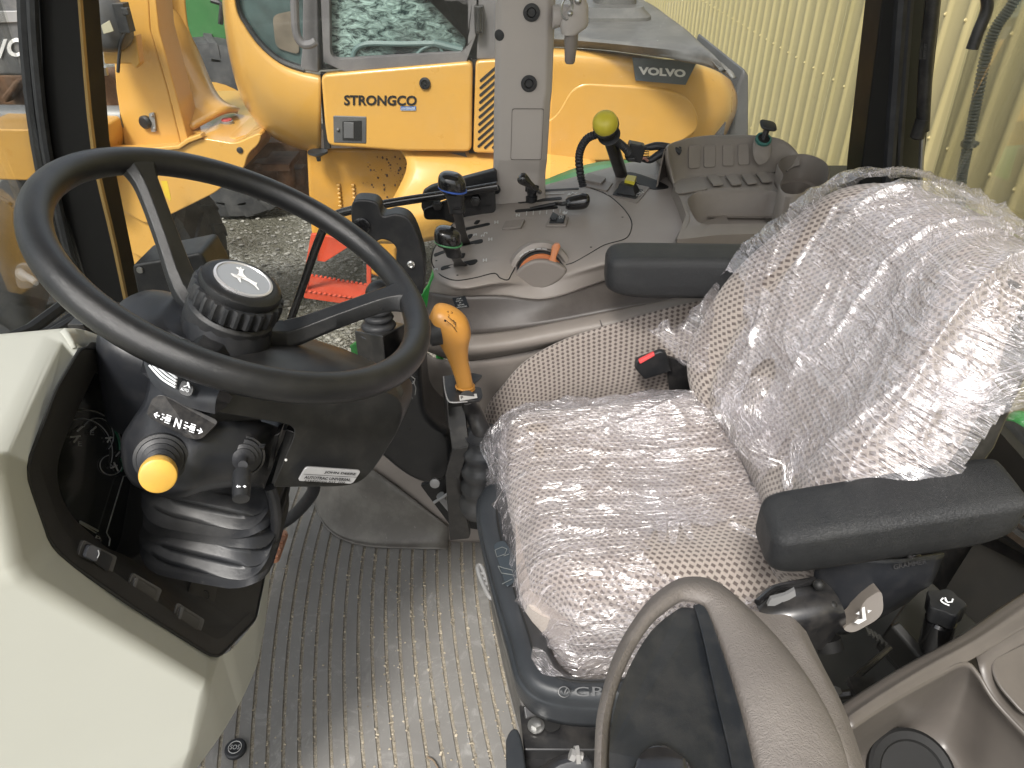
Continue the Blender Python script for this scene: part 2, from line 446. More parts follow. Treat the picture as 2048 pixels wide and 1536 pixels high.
# things seen through the door window: wheel rim and rail, modelled in front of the pane
ob('cab_rail', L, M('rail_teal', (.09, .14, .135), .4), tube(Ys([(705, 115), (712, 98), (735, 88), (800, 88), (870, 87)], 3.69), .012, 8, 4), tube(Ys([(830, 112), (850, 95), (875, 90), (885, 104)], 3.69), .008, 8, 4), tube(Ys([(868, 86), (925, 100)], 3.69), .016, 8))
# door
dp = fil(Ys([(641, 149), (945, 123), (943, 304), (800, 303), (655, 292), (649, 250)], 3.62), .03, 4)
ob('door', L, YEL, prism(dp, (0, .07, 0)), bev=.016, seg=4)
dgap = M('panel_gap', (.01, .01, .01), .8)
ob('door_gap', L, dgap, prism(Ys([(640, 146), (654, 146), (660, 298), (648, 298)], 3.68), (0, .03, 0)))
ob('door_gap', L, dgap, prism(Ys([(940, 118), (955, 118), (955, 306), (938, 306)], 3.68), (0, .03, 0)))
ob('door_lock', L, BLK, lathe([(.026, 0), (.026, .012), (.017, .014), (.015, .006), (.007, .006), (.006, .012)], Y(850, 166, 3.622), (0, -1, 0), 24))
f = fr(Y(667, 286, 3.617), Y(733, 288, 3.617), Y(666, 231, 3.617))
hr = ob('door_handle', L, LGREY, prism([f(0, 0), f(1, 0), f(1, 1), f(0, 1)], (0, .02, 0)), bev=.006)
ob('handle_cup', hr, dgap, prism([f(.28, .12, .003), f(.85, .12, .003), f(.85, .85, .003), f(.28, .8, .003)], (0, .004, 0)))
ob('handle_flap', hr, M('flap', (.10, .10, .105), .5), prism([f(.32, .2, .006), f(.62, .2, .006), f(.62, .78, .006), f(.32, .78, .006)], (0, .004, 0)), ball(f(.15, .5, .003), .008), bev=.003)
BP = M('black_print', (.012, .012, .013), .5)
ob('door_lettering', L, BP, textgeo('STRONGCO', Y(688, 210.5, 3.617), Y(833, 211.5, 3.617), Y(688, 190, 3.617), bold=.032))
f = fr(Y(801, 221, 3.616), Y(832, 221, 3.616), Y(801, 212.5, 3.616))
st = ob('blue_sticker', L, M('blue_sticker', (.05, .13, .33), .5), fpoly(f, [(0, 0), (1, 0), (1, 1), (0, 1)], .0005))
ob('sticker_print', st, WHITE, textgeo('LLOYDMINSTER', f(.06, .32), f(.94, .32), f(.06, .75), .0012), fpoly(f, [(.0, .08), (1, .08), (1, .16), (0, .16)], .001))
# louvred panel
ob('louvre_panel', L, YEL, prism(fil(Ys([(951, 122), (1050, 116), (1050, 309), (946, 306)], 3.63), .02), (0, .06, 0)), bev=.012)
sl = []
for q in range(16):
    va = 163+14.6*q
    A = Y(960-q*.5, va, 3.627); Bq = Y(960-q*.5+52, va-46, 3.627)
    if va > 297:
        sft = (va-297)/46; A = Y(960-q*.5+52*sft, 297, 3.627)
    d = (Bq-A).normalized()
    if (Bq-A).length < .02 or va > 335: continue
    s = V((0, 0, 1)).cross(V((0, 1, 0))).normalized(); pn = V((0, 1, 0)).cross(d)
    sl.append(prism(fil([A-pn*.006, Bq-pn*.006, Bq+pn*.006, A+pn*.006], .005, 2), (0, .004, 0)))
ob('louvre_slot', L, dgap, *sl)
# engine hood
def hoodrow(y0, pts): return [Y(u, v, y0+dy) for u, v, dy in pts]
top = [(1030, 96), (1110, 95), (1200, 100), (1290, 111), (1380, 125), (1430, 140), (1462, 160)]
bot = [(1030, 335), (1110, 335), (1200, 340), (1290, 335), (1380, 320), (1432, 290), (1452, 270)]
dyc = [0, 0, 0, .01, .06, .25, .55]
prm = [(0, .10), (.03, .03), (.10, 0), (.30, 0), (.6, 0), (1, .02)]
bulge = [0, 0, 0, 0, 4, 20, 18]
rows = []
for fv, dy in prm:
    rows.append([Y(lerp(a[0], b[0], fv)+bu*sin(pi*min(1, fv*1.1)), lerp(a[1], b[1], fv), 3.74+dy+d) for a, b, d, bu in zip(top, bot, dyc, bulge)])
ob('engine_hood', L, YEL, patch(rows, 6, 5), solid=.02)
pp = fil(Ys([(1030, 250), (1104, 244), (1149, 164), (1290, 172), (1362, 184), (1392, 215), (1402, 262), (1300, 320), (1030, 330)], 3.735), .08, 6)
ob('hood_panel', L, YEL, prism(pp, (0, .03, 0)), bev=.02, seg=4)
ob('hood_vent', L, LGREY, prism(Ys([(1428, 275), (1452, 245), (1446, 275)], 3.9), (0, .02, 0)))
f = fr(Y(1270, 160, 3.738), Y(1369, 169, 3.738), Y(1270, 116, 3.738))
bd = ob('grey_badge', L, M('badge_grey', (.085, .10, .115), .45), prism(Ys([(1265, 115), (1394, 124), (1371, 170), (1271, 161)], 3.733), (0, .01, 0)))
ob('badge_lettering', bd, WHITE, textgeo('VOLVO', Y(1277, 149, 3.729), Y(1371, 155, 3.729), Y(1277, 133, 3.729), bold=.05))
# hood top in dark grey
tr = [[Z(1030, 96, .56), Z(1110, 94, .56), Z(1200, 99, .56), Z(1290, 110, .56), Z(1380, 124, .555), Z(1430, 138, .55), Z(1466, 158, .53)],
      [Z(1030, 60, .62), Z(1110, 62, .62), Z(1200, 70, .62), Z(1290, 78, .62), Z(1370, 90, .61), Z(1425, 110, .60), Z(1450, 138, .56)],
      [Z(1030, -5, .64), Z(1110, 0, .64), Z(1200, 8, .64), Z(1290, 16, .64), Z(1360, 52, .63), Z(1405, 90, .61), Z(1437, 130, .56)],
      [Z(1030, -60, .60), Z(1110, -60, .60), Z(1200, -30, .62), Z(1290, 2, .62), Z(1345, 40, .61), Z(1395, 82, .58), Z(1430, 125, .52)]]
HG = M('hood_grey', (.08, .079, .077), .5, var=.1, dust=.4, dcol=(.24, .23, .21), ds=5, bump=.1, bs=120)
ob('hood_top', L, HG, patch(tr, 5, 5), solid=.02)
cx = Z(1232, 50, .62)
ob('air_intake_box', L, HG, loft([sec(cx+V((0, .25, h)), V((1, 0, 0)), V((0, 1, 0)), rx, ry, 5, 28) for h, rx, ry in ((-.05, .20, .26), (.03, .19, .25), (.055, .16, .22), (.07, .15, .20))]), loft([sec(cx+V((.02, .3, h)), V((1, 0, 0)), V((0, 1, 0)), .1*s_, .12*s_, 4, 28) for h, s_ in ((.05, 1.1), (.3, 1))]))
ob('counterweight', L, LGREY, prism(Ys([(1474, 172), (1488, 136), (1498, 152), (1498, 290), (1452, 290), (1462, 250), (1466, 225)], 4.35), (0, 1.2, 0)), bev=.02)
# rear wheel
def wheel(name, c, R, w, n=22):
    tl = []
    pr = [(R*.55, -w/2), (R*.8, -w/2), (R*.94, -w*.46), (R*.97, -w*.3), (R*.97, w*.3), (R*.94, w*.46), (R*.8, w/2), (R*.55, w/2)]
    wh = ob(name, L, TYRE, lathe(pr, c, (0, 1, 0), 48))
    lg = []
    for q in range(n):
        for sd_ in (-1, 1):
            a = 2*pi*(q+.25*sd_)/n; rad = V((cos(a), 0, sin(a))); tg = V((-sin(a), 0, cos(a)))
            secs = []
            for fy, off, rr in ((.02, .10, 1.0), (.3, .02, 1.0), (.47, -.08, .95), (.5, -.1, .83)):
                cc_ = c+V((0, sd_*w*fy, 0))+rad*(R*rr)+tg*(R*off*.9)
                secs.append([cc_-tg*R*.055-rad*.05, cc_-tg*R*.045+rad*.0, cc_+tg*R*.045, cc_+tg*R*.055-rad*.05])
            lg.append(loft(secs))
    ob('tyre_lug', wh, TYRE, *lg, bev=.008, seg=2, kind='stuff')
    ob('rim', wh, YEL, lathe([(R*.57, -w*.515), (R*.52, -w*.3), (R*.3, -w*.25), (R*.28, -w*.32), (.02, -w*.33)], c, (0, 1, 0), 36))
wheel('rear_wheel', V((1.02, 4.05, -.60)), .66, .45)
wheel('front_wheel', V((-2.42, 4.2, -.62)), .64, .5)
# ladder
lad = []
yl = 3.72
lad.append(prism(Ys([(622, 468), (640, 468), (612, 590), (600, 590)], yl), (0, .02, 0)))
lad.append(prism(Ys([(638, 470), (716, 482), (650, 524), (634, 522)], yl+.02), (0, .02, 0)))
lad.append(prism(Ys([(733, 500), (742, 500), (742, 590), (733, 590)], yl), (0, .02, 0)))
s0, s1, s2, s3 = Y(606, 582, yl-.02), Y(745, 602, yl-.02), Y(744, 572, yl+.2), Y(620, 551, yl+.2)
lad.append(prism([s0, s1, s2, s3], (0, 0, -.012)))
lad.append(prism([s0, s1, s1-V((0, 0, .045)), s0-V((0, 0, .045))], (0, .006, 0)))
ob('access_step', L, REDP, *lad, bev=.003)
ser = []
for q in range(14):
    for (a, b_2) in ((s0, s1), (s3, s2)):
        p = a.lerp(b_2, (q+.5)/14); ser.append(ball(p+V((0, 0, .004)), .010, 1, 1, .8, 8))
ob('step_tooth', L, REDP, *ser, kind='stuff')
# front frame: mast plate, wing, deck
ob('lift_mast', L, YEL, prism(fil(Ys([(212, -90), (292, -90), (301, 60), (336, 180), (363, 292), (250, 304), (232, 180)], 3.95), .012, 2), (0, .12, 0)), bev=.014)
ob('mast_edge', L, YEL, prism(Ys([(292, -90), (302, -90), (318, 60), (350, 180), (376, 280), (363, 292), (336, 180), (301, 60)], 3.93), (0, .2, 0)), bev=.006)
wg = [[Y(300, -90, 4.3), Y(312, 20, 4.3), Y(318, 60, 4.3), Y(338, 160, 4.25), Y(360, 225, 4.15), Y(384, 262, 4.0)],
      [Y(322, -90, 4.35), Y(332, 10, 4.36), Y(340, 30, 4.36), Y(372, 120, 4.32), Y(410, 195, 4.22), Y(445, 230, 4.12)],
      [Y(345, -90, 4.4), Y(352, 10, 4.4), Y(362, 50, 4.4), Y(392, 130, 4.36), Y(430, 200, 4.3), Y(472, 226, 4.25)],
      [Y(366, -90, 4.42), Y(372, 20, 4.42), Y(385, 90, 4.42), Y(412, 165, 4.4), Y(436, 205, 4.35), Y(474, 228, 4.3)]]
ob('mast_wing', L, YEL, patch(wg, 5, 5), solid=.03)
dz = .115
ob('deck', L, YEL, prism(Zs([(382, 262), (425, 222), (420, 182), (500, 180), (530, 240), (523, 262), (470, 276)], dz), (0, 0, -.03)), bev=.006)
ob('deck_cap', L, M('cap_red', (.45, .07, .07), .5), lathe([(.028, 0), (.028, .03), (.024, .033)], Z(455, 250, dz), (0, 0, 1), 20))
ob('deck_cap_ring', L, GREY, lathe([(.034, 0), (.034, .022), (.03, .024)], Z(455, 250, dz), (0, 0, 1), 20))
fs_ = [[Y(185, 300, 3.82), Y(250, 303, 3.84), Y(340, 302, 3.86), Y(380, 268, 3.88), Y(425, 270, 3.88), Y(468, 280, 3.9), Y(524, 264, 3.92)],
       [Y(188, 330, 3.74), Y(250, 330, 3.74), Y(345, 318, 3.76), Y(385, 290, 3.78), Y(430, 290, 3.8), Y(468, 296, 3.82), Y(515, 285, 3.86)],
       [Y(200, 390, 3.72), Y(260, 395, 3.72), Y(345, 385, 3.72), Y(400, 350, 3.74), Y(445, 335, 3.78), Y(475, 320, 3.82), Y(492, 310, 3.86)],
       [Y(215, 415, 3.78), Y(290, 448, 3.78), Y(345, 425, 3.78), Y(405, 395, 3.8), Y(450, 372, 3.84), Y(482, 350, 3.88), Y(487, 335, 3.92)]]
ob('front_frame_side', L, YEL, prism(fil(Ys([(188, 304), (300, 303), (358, 298), (378, 285), (405, 276), (470, 287), (524, 263), (519, 288), (496, 308), (488, 338), (430, 386), (345, 428), (292, 449), (205, 398)], 3.82), .035, 4), (0, .5, 0)), bev=.028, seg=4)
ob('frame_bolt', L, BLK, lathe([(.016, 0), (.016, .006), (.010, .008)], Y(480, 300, 3.82), (0, -1, 0), 16))
ob('frame_top_rail', L, YEL, prism(Ys([(190, 297), (300, 296), (356, 291), (372, 278), (400, 268), (405, 276), (378, 286), (358, 299), (300, 304), (188, 305)], 3.80), (0, .06, 0)), bev=.006)
ob('lower_fender_plate', L, YEL, prism(fil(Ys([(200, 396), (300, 448), (318, 440), (345, 505), (330, 521), (290, 520), (250, 500), (222, 470)], 3.84), .05), (0, .08, 0)), bev=.01)
ob('warning_sticker', L, M('sticker_yellow', (.6, .42, .03), .5), prism(Ys([(322, 362), (334, 362), (342, 398), (340, 402), (330, 392)], 3.70), (0, .003, 0)))
ob('articulation_joint', L, BROWN, prism(Ys([(480, 285), (640, 285), (640, 420), (560, 420), (480, 360)], 4.5), (0, .3, 0)), box(Y(562, 322, 4.2), (.16, .25, .04)), tube(Ys([(570, 325), (575, 380)], 4.2), .05, 12), box(Y(545, 330, 4.3), (.2, .1, .05)), box(Y(590, 350, 4.3), (.12, .1, .1)), bev=.006)
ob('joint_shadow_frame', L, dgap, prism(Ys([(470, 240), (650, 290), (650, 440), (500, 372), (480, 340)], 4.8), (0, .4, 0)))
ob('front_mudguard', L, YEL, prism(fil(Ys([(-60, 257), (190, 262), (195, 300), (190, 395), (72, 362), (0, 360), (-60, 362)], 3.66), .03), (0, .6, 0)), bev=.03)
ob('hydraulic_ram', L, M('ram_grey', (.16, .165, .17), .35, metal=.2, dust=.3, ds=6), tube(Ys([(-60, 234), (252, 236)], 4.0), .062, 20), tube(Ys([(165, 236), (180, 236)], 4.0), .07, 20))
ob('lower_ram', L, M('ram_yellow_grey', (.18, .14, .07), .5, var=.3), prism(Ys([(180, 262), (250, 262), (250, 305), (180, 300)], 4.1), (0, .1, 0)))
# work lamp
hc = Y(200, 38, 3.72)
lamp = ob('work_lamp', L, LGREY, loft([sec(hc+V((dx, 0, dz_)), V((0, 1, 0)), V((0, 0, 1)), ry, rz, 3, 28) for dx, dz_, ry, rz in ((-.115, .0, .05, .07), (-.10, 0, .085, .105), (-.03, 0, .105, .13), (.05, -.01, .10, .125), (.10, -.02, .06, .09), (.125, -.03, .03, .05))], smooth=3))
ob('lens', lamp, M('lamp_lens', (.35, .33, .24), .15, coat=.7), prism(fil(Ys([(203, 50), (220, 40), (229, 62), (208, 68)], 3.605), .006), (0, -.006, 0)), bev=.002)
ob('lamp_bracket', L, YEL, prism(Ys([(205, 103), (245, 100), (262, 75), (272, 70), (280, 128), (272, 138), (262, 128), (208, 128)], 3.75), (0, .06, 0)), bev=.008)
ob('lamp_cable', L, BLK, tube(Ys([(240, 25), (250, 40), (252, 60), (245, 78), (240, 95), (236, 145)], 3.66), .008, 8, 4), box(Y(248, 35, 3.68), (.05, .06, .12)), box(Y(252, 22, 3.66), (.03, .03, .03)), bev=.003)
hz = []
for q in range(3): hz.append(tube(Ys([(170+q*9, 95), (172+q*6, 120), (176+q*5, 150), (182+q*4, 172), (200, 190-q*6)], 3.98+q*.03), .014, 8, 4))
ob('hydraulic_hoses', L, M('hose_grey', (.17, .17, .165), .55, var=.3), *hz)
for q, (u, v) in enumerate(((180, 148), (196, 152), (206, 142))):
    ob('hose_fitting', L, STEEL, tube(Ys([(u, v-8), (u+3, v+8)], 3.94), .019, 6))
ob('mast_knob', L, BLK, lathe([(.032, 0), (.034, .02), (.026, .03), (.012, .031)], Y(294, 243, 3.95), (-.3, -1, 0), 20))
ob('mast_bracket', L, GREY, prism(fil(Ys([(299, 226), (309, 224), (314, 262), (304, 263)], 3.945), .006), (0, -.01, 0)), ball(Y(304, 231, 3.93), .008), ball(Y(309, 257, 3.93), .008))
ob('muddy_pivot', L, BROWN, loft([sec(Y(212, 185, 4.1)+V((0, d, 0)), V((1, 0, 0)), V((0, 0, 1)), .07, .10, 2.5, 20) for d in (0, .15)]))
# machines further off
G2 = thing('green_machine', 'dark green rounded machine body far behind the loader mast', 'farm machine', (-2.6, 6.5, -1.25))
ob('body', G2, M('far_green', (.03, .13, .035), .5, var=.12, dust=.3, dcol=(.10, .2, .09), ds=7), prism(fil(Ys([(330, -90), (470, -90), (470, 70), (445, 104), (360, 104)], 6.4), .2, 6), (0, 1.5, 0)), bev=.05)
ob('mirror_stay', G2, BLKM, tube(Ys([(422, 0), (438, 5), (444, 8), (441, 48)], 6.2), .02, 8))
L2, L = L, G2
wheel('tyre', V((Y(428, 155, 6.4).x, 6.5, Y(428, 155, 6.4).z-.42)), .75, .55, 20)
L = L2
A2 = thing('loader_arm', 'dark grey lift arm with white letters at the far left edge', 'machine arm', (-2.9, 5, -1.25))
ob('beam', A2, M('arm_grey', (.085, .087, .09), .45, dust=.3, ds=6), prism(Ys([(-60, -90), (45, -60), (60, 45), (60, 152), (-60, 152)], 4.3), (0, .2, 0)), bev=.02)
ob('arm_edge', A2, GREY, prism(Ys([(-60, 22), (60, 22), (60, 44), (-60, 48)], 4.285), (0, .03, 0)), bev=.004)
ob('arm_lettering', A2, WHITE, textgeo('VO', Y(-16, 118, 4.29), Y(52, 112, 4.29), Y(-18, 80, 4.29), bold=.03))
ob('brown_implement', None, BROWN, prism(Ys([(-60, 150), (60, 150), (60, 215), (20, 212), (-60, 222)], 5.2), (0, .5, 0)), prism(Ys([(0, 195), (30, 158), (40, 166), (12, 208)], 5.1), (0, .1, 0)), bev=.02, label='rusty brown implement frame under the dark lift arm', cat='farm implement')
# ============================================================ cab materials
BEI = M('taupe_plastic', (.42, .385, .355), .48, var=.05, vs=5, bump=.12, bs=1400, dust=.05, dcol=(.4, .37, .33), ds=20)
BEI2 = M('taupe_panel', (.215, .19, .17), .5, var=.06, vs=5, bump=.12, bs=1400, dust=.06, dcol=(.4, .37, .33), ds=20)
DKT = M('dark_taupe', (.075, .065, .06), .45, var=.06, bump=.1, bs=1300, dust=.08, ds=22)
PAD = M('padded_taupe', (.14, .125, .114), .6, var=.08, vs=9, bump=.5, bs=330, bt='pebble', dist=.0012, dust=.12, dcol=(.36, .33, .29), ds=9)
CREAM = M('cream_cowl', (.515, .525, .475), .42, var=.03, vs=3, bump=.06, bs=1500, dust=.03, dcol=(.4, .38, .33), ds=14)
BLKG = M('grained_black', (.009, .0095, .0105), .29, var=.15, bump=.3, bs=800, bt='pebble', dist=.0005, dust=.03, ds=25, rvar=.04)
ARM = M('armrest_black', (.011, .012, .0135), .5, var=.12, bump=.6, bs=520, bt='pebble', dist=.0008, dust=.1, dcol=(.12, .12, .11), ds=14)
GLOSS = M('gloss_black', (.010, .010, .011), .16, var=.1, coat=.3, dust=.04, ds=30)
ORG = M('orange_plastic', (.52, .17, .06), .4, var=.05, bump=.05, bs=900)
MUS = M('mustard_plastic', (.50, .235, .045), .4, var=.05, vs=12, bump=.08, bs=1100, dust=.08, dcol=(.2, .12, .05), ds=25)
YKN = M('yellow_knob', (.62, .36, .06), .42, var=.12, vs=30, dust=.25, dcol=(.35, .20, .07), ds=45)
YBALL = M('yellow_ball', (.55, .47, .04), .4, var=.04, bump=.06, bs=900)
REDB = M('red_button', (.55, .05, .05), .4)
LPRT = M('light_print', (.55, .55, .54), .6, var=.03)
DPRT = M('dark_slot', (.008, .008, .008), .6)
# glass pane material: faint dusty film over clear glass
k = NT('cab_glass'); tr_ = k.n('BsdfTransparent'); tr_.inputs[0].default_value = (.955, .965, .95, 1)
gl = k.n('BsdfGlossy'); gl.inputs['Roughness'].default_value = .02
df = k.n('BsdfDiffuse'); df.inputs[0].default_value = (.55, .54, .5, 1)
lw = k.n('Fresnel'); lw.inputs['IOR'].default_value = 1.45
ms = k.n('MixShader'); k.l(k.math('MULTIPLY', lw.outputs[0], .45), ms.inputs[0]); k.l(tr_.outputs[0], ms.inputs[1]); k.l(gl.outputs[0], ms.inputs[2])
spk = k.ramp(k.noise(160, 3, .7), [(.68, 0), (.74, 1)])
fa = k.math('ADD', k.math('MULTIPLY', spk, .25), k.math('MULTIPLY', k.ramp(k.noise(3, 6, .7), [(.35, 0), (.8, 1)]), .07))
ms2 = k.n('MixShader'); k.l(fa, ms2.inputs[0]); k.l(ms.outputs[0], ms2.inputs[1]); k.l(df.outputs[0], ms2.inputs[2])
k.l(ms2.outputs[0], k.out.inputs['Surface']); GLASS = k.m
# seat fabric: woven beige with staggered brown dots (uv in metres)
k = NT('dotted_fabric'); uvn = k.n('UVMap'); sx = k.n('SeparateXYZ')
nz = k.n('TexNoise'); nz.inputs['Scale'].default_value = 60; k.l(uvn.outputs[0], nz.inputs['Vector'])
mv = k.n('Mix', data_type='VECTOR'); mv.inputs[0].default_value = .0012; k.l(uvn.outputs[0], mv.inputs[4]); k.l(nz.outputs['Color'], mv.inputs[5])
k.l(mv.outputs[1], sx.inputs[0])
PX, PY = .0100, .0074
row = k.math('FLOOR', k.math('DIVIDE', sx.outputs[1], PY))
xo = k.math('MULTIPLY', k.math('MODULO', row, 2), .5)
fx = k.math('SUBTRACT', k.math('FRACT', k.math('ADD', k.math('DIVIDE', sx.outputs[0], PX), xo)), .5)
fy = k.math('SUBTRACT', k.math('FRACT', k.math('DIVIDE', sx.outputs[1], PY)), .5)
# a slanted pair of small lozenges
a1 = k.math('ADD', k.math('ABSOLUTE', k.math('ADD', fx, k.math('MULTIPLY', fy, .25))), k.math('MULTIPLY', k.math('ABSOLUTE', fy), .8))
dot = k.ramp(a1, [(.31, 1), (.41, 0)])
weave = k.math('MULTIPLY', k.math('SINE', k.math('MULTIPLY', sx.outputs[0], 3400)), k.math('SINE', k.math('MULTIPLY', sx.outputs[1], 3400)))
base = k.mix(k.math('ADD', k.math('MULTIPLY', weave, .3), .5), (.27, .235, .21), (.40, .355, .32))
base = k.mix(k.ramp(k.noise(400, 2), [(.4, 0), (.6, .35)]), base, (.25, .21, .185))
dc = k.mix(k.noise(300, 2), (.085, .066, .06), (.14, .115, .105))
k.l(k.mix(dot, base, dc), k.bs.inputs['Base Color']); k.bs.inputs['Roughness'].default_value = .85
k.bs.inputs['Sheen Weight'].default_value = .25; k.bs.inputs['Specular IOR Level'].default_value = .2
hgt = k.math('ADD', k.math('MULTIPLY', dot, -1.0), k.math('MULTIPLY', weave, .3)); k.l(k.bump(hgt, .6, .0012), k.bs.inputs['Normal'])
FAB = k.m
# ============================================================ floor with grooved rubber mat
def gx(x, y): return x+.075*(max(0, 1.2-y)/.52)**1.7
k = NT('floor_rubber'); uvn = k.n('UVMap'); sx = k.n('SeparateXYZ'); k.l(uvn.outputs[0], sx.inputs[0])
sw = k.noise(14, 9, .72, dist=2.5); sw2 = k.noise(5, 7, .65); fin = k.noise(230, 4, .7)
c = k.mix(k.ramp(sw2, [(.3, 0), (.7, 1)]), (.155, .149, .141), (.205, .199, .188))
c = k.mix(k.math('MULTIPLY', k.ramp(sw, [(.53, 0), (.70, 1)]), k.math('MULTIPLY', k.ramp(sw2, [(.36, 0), (.56, 1)]), .75)), c, (.33, .325, .31))
c = k.mix(k.math('MULTIPLY', k.ramp(k.noise(34, 8, .8, dist=3), [(.60, 0), (.66, 1)]), .4), c, (.36, .35, .32))
grm = k.math('MULTIPLY', sx.outputs[1], k.ramp(k.noise(38, 5, .7), [(.30, .35), (.62, 1)]))
dirtc = k.ramp(fin, [(.3, (.12, .095, .065)), (.5, (.26, .225, .17)), (.7, (.42, .39, .32))])
c = k.mix(grm, c, dirtc)
c = k.mix(k.math('MULTIPLY', k.ramp(fin, [(.62, 0), (.72, 1)]), k.math('MULTIPLY', k.ramp(sw2, [(.45, 0), (.6, 1)]), .5)), c, (.33, .30, .25))
k.l(c, k.bs.inputs['Base Color']); k.l(k.math('ADD', k.math('MULTIPLY', sw, .4), .35), k.bs.inputs['Roughness'])
k.l(k.bump(k.math('ADD', k.noise(700, 2), k.math('MULTIPLY', fin, grm)), .35, .0012), k.bs.inputs['Normal'])
FLOOR = k.m
xs = []; x = -.99; GP = .0265
while x < .62:
    if x < -.04:
        xs += [(x, 0, 0), (x+.0014, -.0028, 1), (x+.0058, -.0028, 1), (x+.0072, 0, 0), (x+.016, 0, 0)]
    else: xs.append((x, 0, 0))
    x += GP
ysl = [.10+i*(1.50-.10)/40 for i in range(41)]
vs, uv = [], []
for y in ysl:
    for xx, dz_, g in xs:
        d = 1.0 if y < 1.42 else 0
        vs.append(V((gx(xx, y), y, dz_*d))); uv.append((xx, g*d))
ob('floor', None, FLOOR, (vs, quads(len(ysl), len(xs)), uv), kind='structure', ang=20)
cabf = V((0, .75, -.04))
ob('floor_pan', None, BLKM, box((-.2, .79, -.09), (1.75, 1.42, .1)), bev=.01, label='black steel floor pan under the grooved mat', cat='floor pan')
rnd = random.Random(5)
PEB = M('mat_grit', (.33, .29, .22), .9, var=.6, vs=60)
def gg():
    kx = rnd.randrange(6, 37); y = rnd.uniform(.55, 1.12)**1
    x = -.99+kx*GP+rnd.uniform(0, .0065) if rnd.random() < .85 else rnd.uniform(-.8, .1)
    if rnd.random() < .3: x = -.99+rnd.randrange(26, 37)*GP+rnd.uniform(-.002, .008)
    return stone(V((gx(x, y), y, .0005)), rnd.choice([.0009, .0012, .0016, .0022]), rnd)
ob('floor_grit', None, PEB, many(1700, gg), kind='stuff', label='sand grains caught in the grooves of the floor mat', cat='grit', flat=True)
tw = [V((.02+i*.012, .70-.012*i+.004*sin(i*2), .004+.002*sin(i))) for i in range(6)]
ob('dry_twig', None, M('twig', (.16, .12, .08), .9), tube([p+V((-.16, -.03, 0)) for p in tw], [.0018, .0015, .0015, .0012, .001, .0005], 6, 4), tube([p*.5+tw[2]*.5+V((-.16, -.045, 0)) for p in tw[1:5]], .0007, 5), label='thin dry twig lying in the mat grooves near the bottom edge', cat='twig')
# round drain plug near bottom left
fp = Z(472, 1500, 0); fpo = thing('floor_plug', 'round black rubber plug pressed into the mat beside the cream cowl', 'floor plug', fp)
ob('plug_cap', fpo, RUB, lathe([(.0175, 0), (.0175, .006), (.0155, .008), (.011, .0085), (.010, .006)], fp, (0, 0, 1), 28))
f = fr(fp+V((-.008, -.004, .0075)), fp+V((.008, -.004, .0075)), fp+V((-.008, .004, .0075)))
ob('plug_mark', fpo, LPRT, textgeo('SOS', f(0, 0), f(1, 0), f(0, 1), .0016), tube([fp+V((cos(a)*.0105, sin(a)*.0105, .0088)) for a in [i*pi/10 for i in range(20)]], .0006, 5, closed=True))
# ============================================================ cab frame: pillars, rails
CF = thing('cab_frame', 'black and taupe tractor cab pillars framing the side and rear windows', 'cab frame', (-.2, 1.5, 0))
def strip(pa, pb, w0, y, dep, mat, name, bev=.003):
    """vertical-ish bar whose left edge runs pa..pb and right edge is w0 px right (list of (wtop,wbot))"""
    return ob(name, CF, mat, prism([Y(pa[0], pa[1], y), Y(pa[0]+w0[0], pa[1], y), Y(pb[0]+w0[1], pb[1], y), Y(pb[0], pb[1], y)], (0, dep, 0)), bev=bev)
PIL = M('pillar_black', (.008, .008, .008), .6, spec=.25)
fp_ = ob('front_pillar', CF, PIL, prism(Ys([(68, -150), (157, -150), (162, 0), (188, 300), (231, 500), (288, 760), (190, 760), (92, 300)], 1.46), (0, .07, 0)), bev=.004)
ob('pillar_seal', fp_, RUB, tube(cr(Ys([(44, -150), (52, 100), (84, 350), (150, 620), (175, 720)], 1.45), 4), .011, 8), tube(cr(Ys([(62, -150), (70, 100), (102, 350), (166, 620), (190, 720)], 1.445), 4), .010, 8))
ob('pillar_flange', fp_, BLKM, prism(cr(Ys([(26, -150), (45, 150), (72, 350), (118, 560), (150, 700)], 1.49), 4)+list(reversed(cr(Ys([(96, -150), (105, 60), (120, 250), (165, 500), (220, 720)], 1.47), 4))), (0, .03, 0)), bev=.002)
ob('edge_reflection', fp_, M('reflected_gold', (.30, .20, .075), .35, metal=.3), prism(cr(Ys([(146, -150), (155, 0), (182, 300), (226, 500), (280, 760)], 1.447), 4)+list(reversed(cr(Ys([(150, -150), (160, 0), (188, 300), (232, 500), (285, 760)], 1.447), 4))), (0, .01, 0)))  # gold reflection along the pillar edge, put into this strip's colour
# middle pillar: taupe, with a kink at two thirds
def bsec(v, l, c1, c2, r, y):
    return [Y(l, v, y+.09), Y(l, v, y+.012), Y((l+c1)/2, v, y+.002), Y(c1, v, y), Y((c1+c2)/2, v, y-.002), Y(c2, v, y), Y(r, v, y+.012), Y(r, v, y+.09)]
bp = loft([bsec(-160, 994, 1018, 1100, 1118, 1.50), bsec(0, 992, 1014, 1096, 1111, 1.50), bsec(180, 989, 1010, 1092, 1104, 1.50), bsec(205, 988, 1010, 1088, 1101, 1.50), bsec(320, 987, 1008, 1082, 1094, 1.50), bsec(345, 986, 1006, 1078, 1091, 1.51), bsec(415, 985, 1012, 1074, 1090, 1.52)], smooth=0)
mp = ob('middle_pillar', CF, BEI, bp, bev=.004, seg=3, ang=12)
for u, v in ((1063, 25), (1058, 167)):
    ob('pillar_plug', mp, BLK, lathe([(.0155, 0), (.0155, .0025), (.009, .003), (.006, -.001), (.004, -.001)], Y(u, v, 1.498), (0, -1, 0), 24))
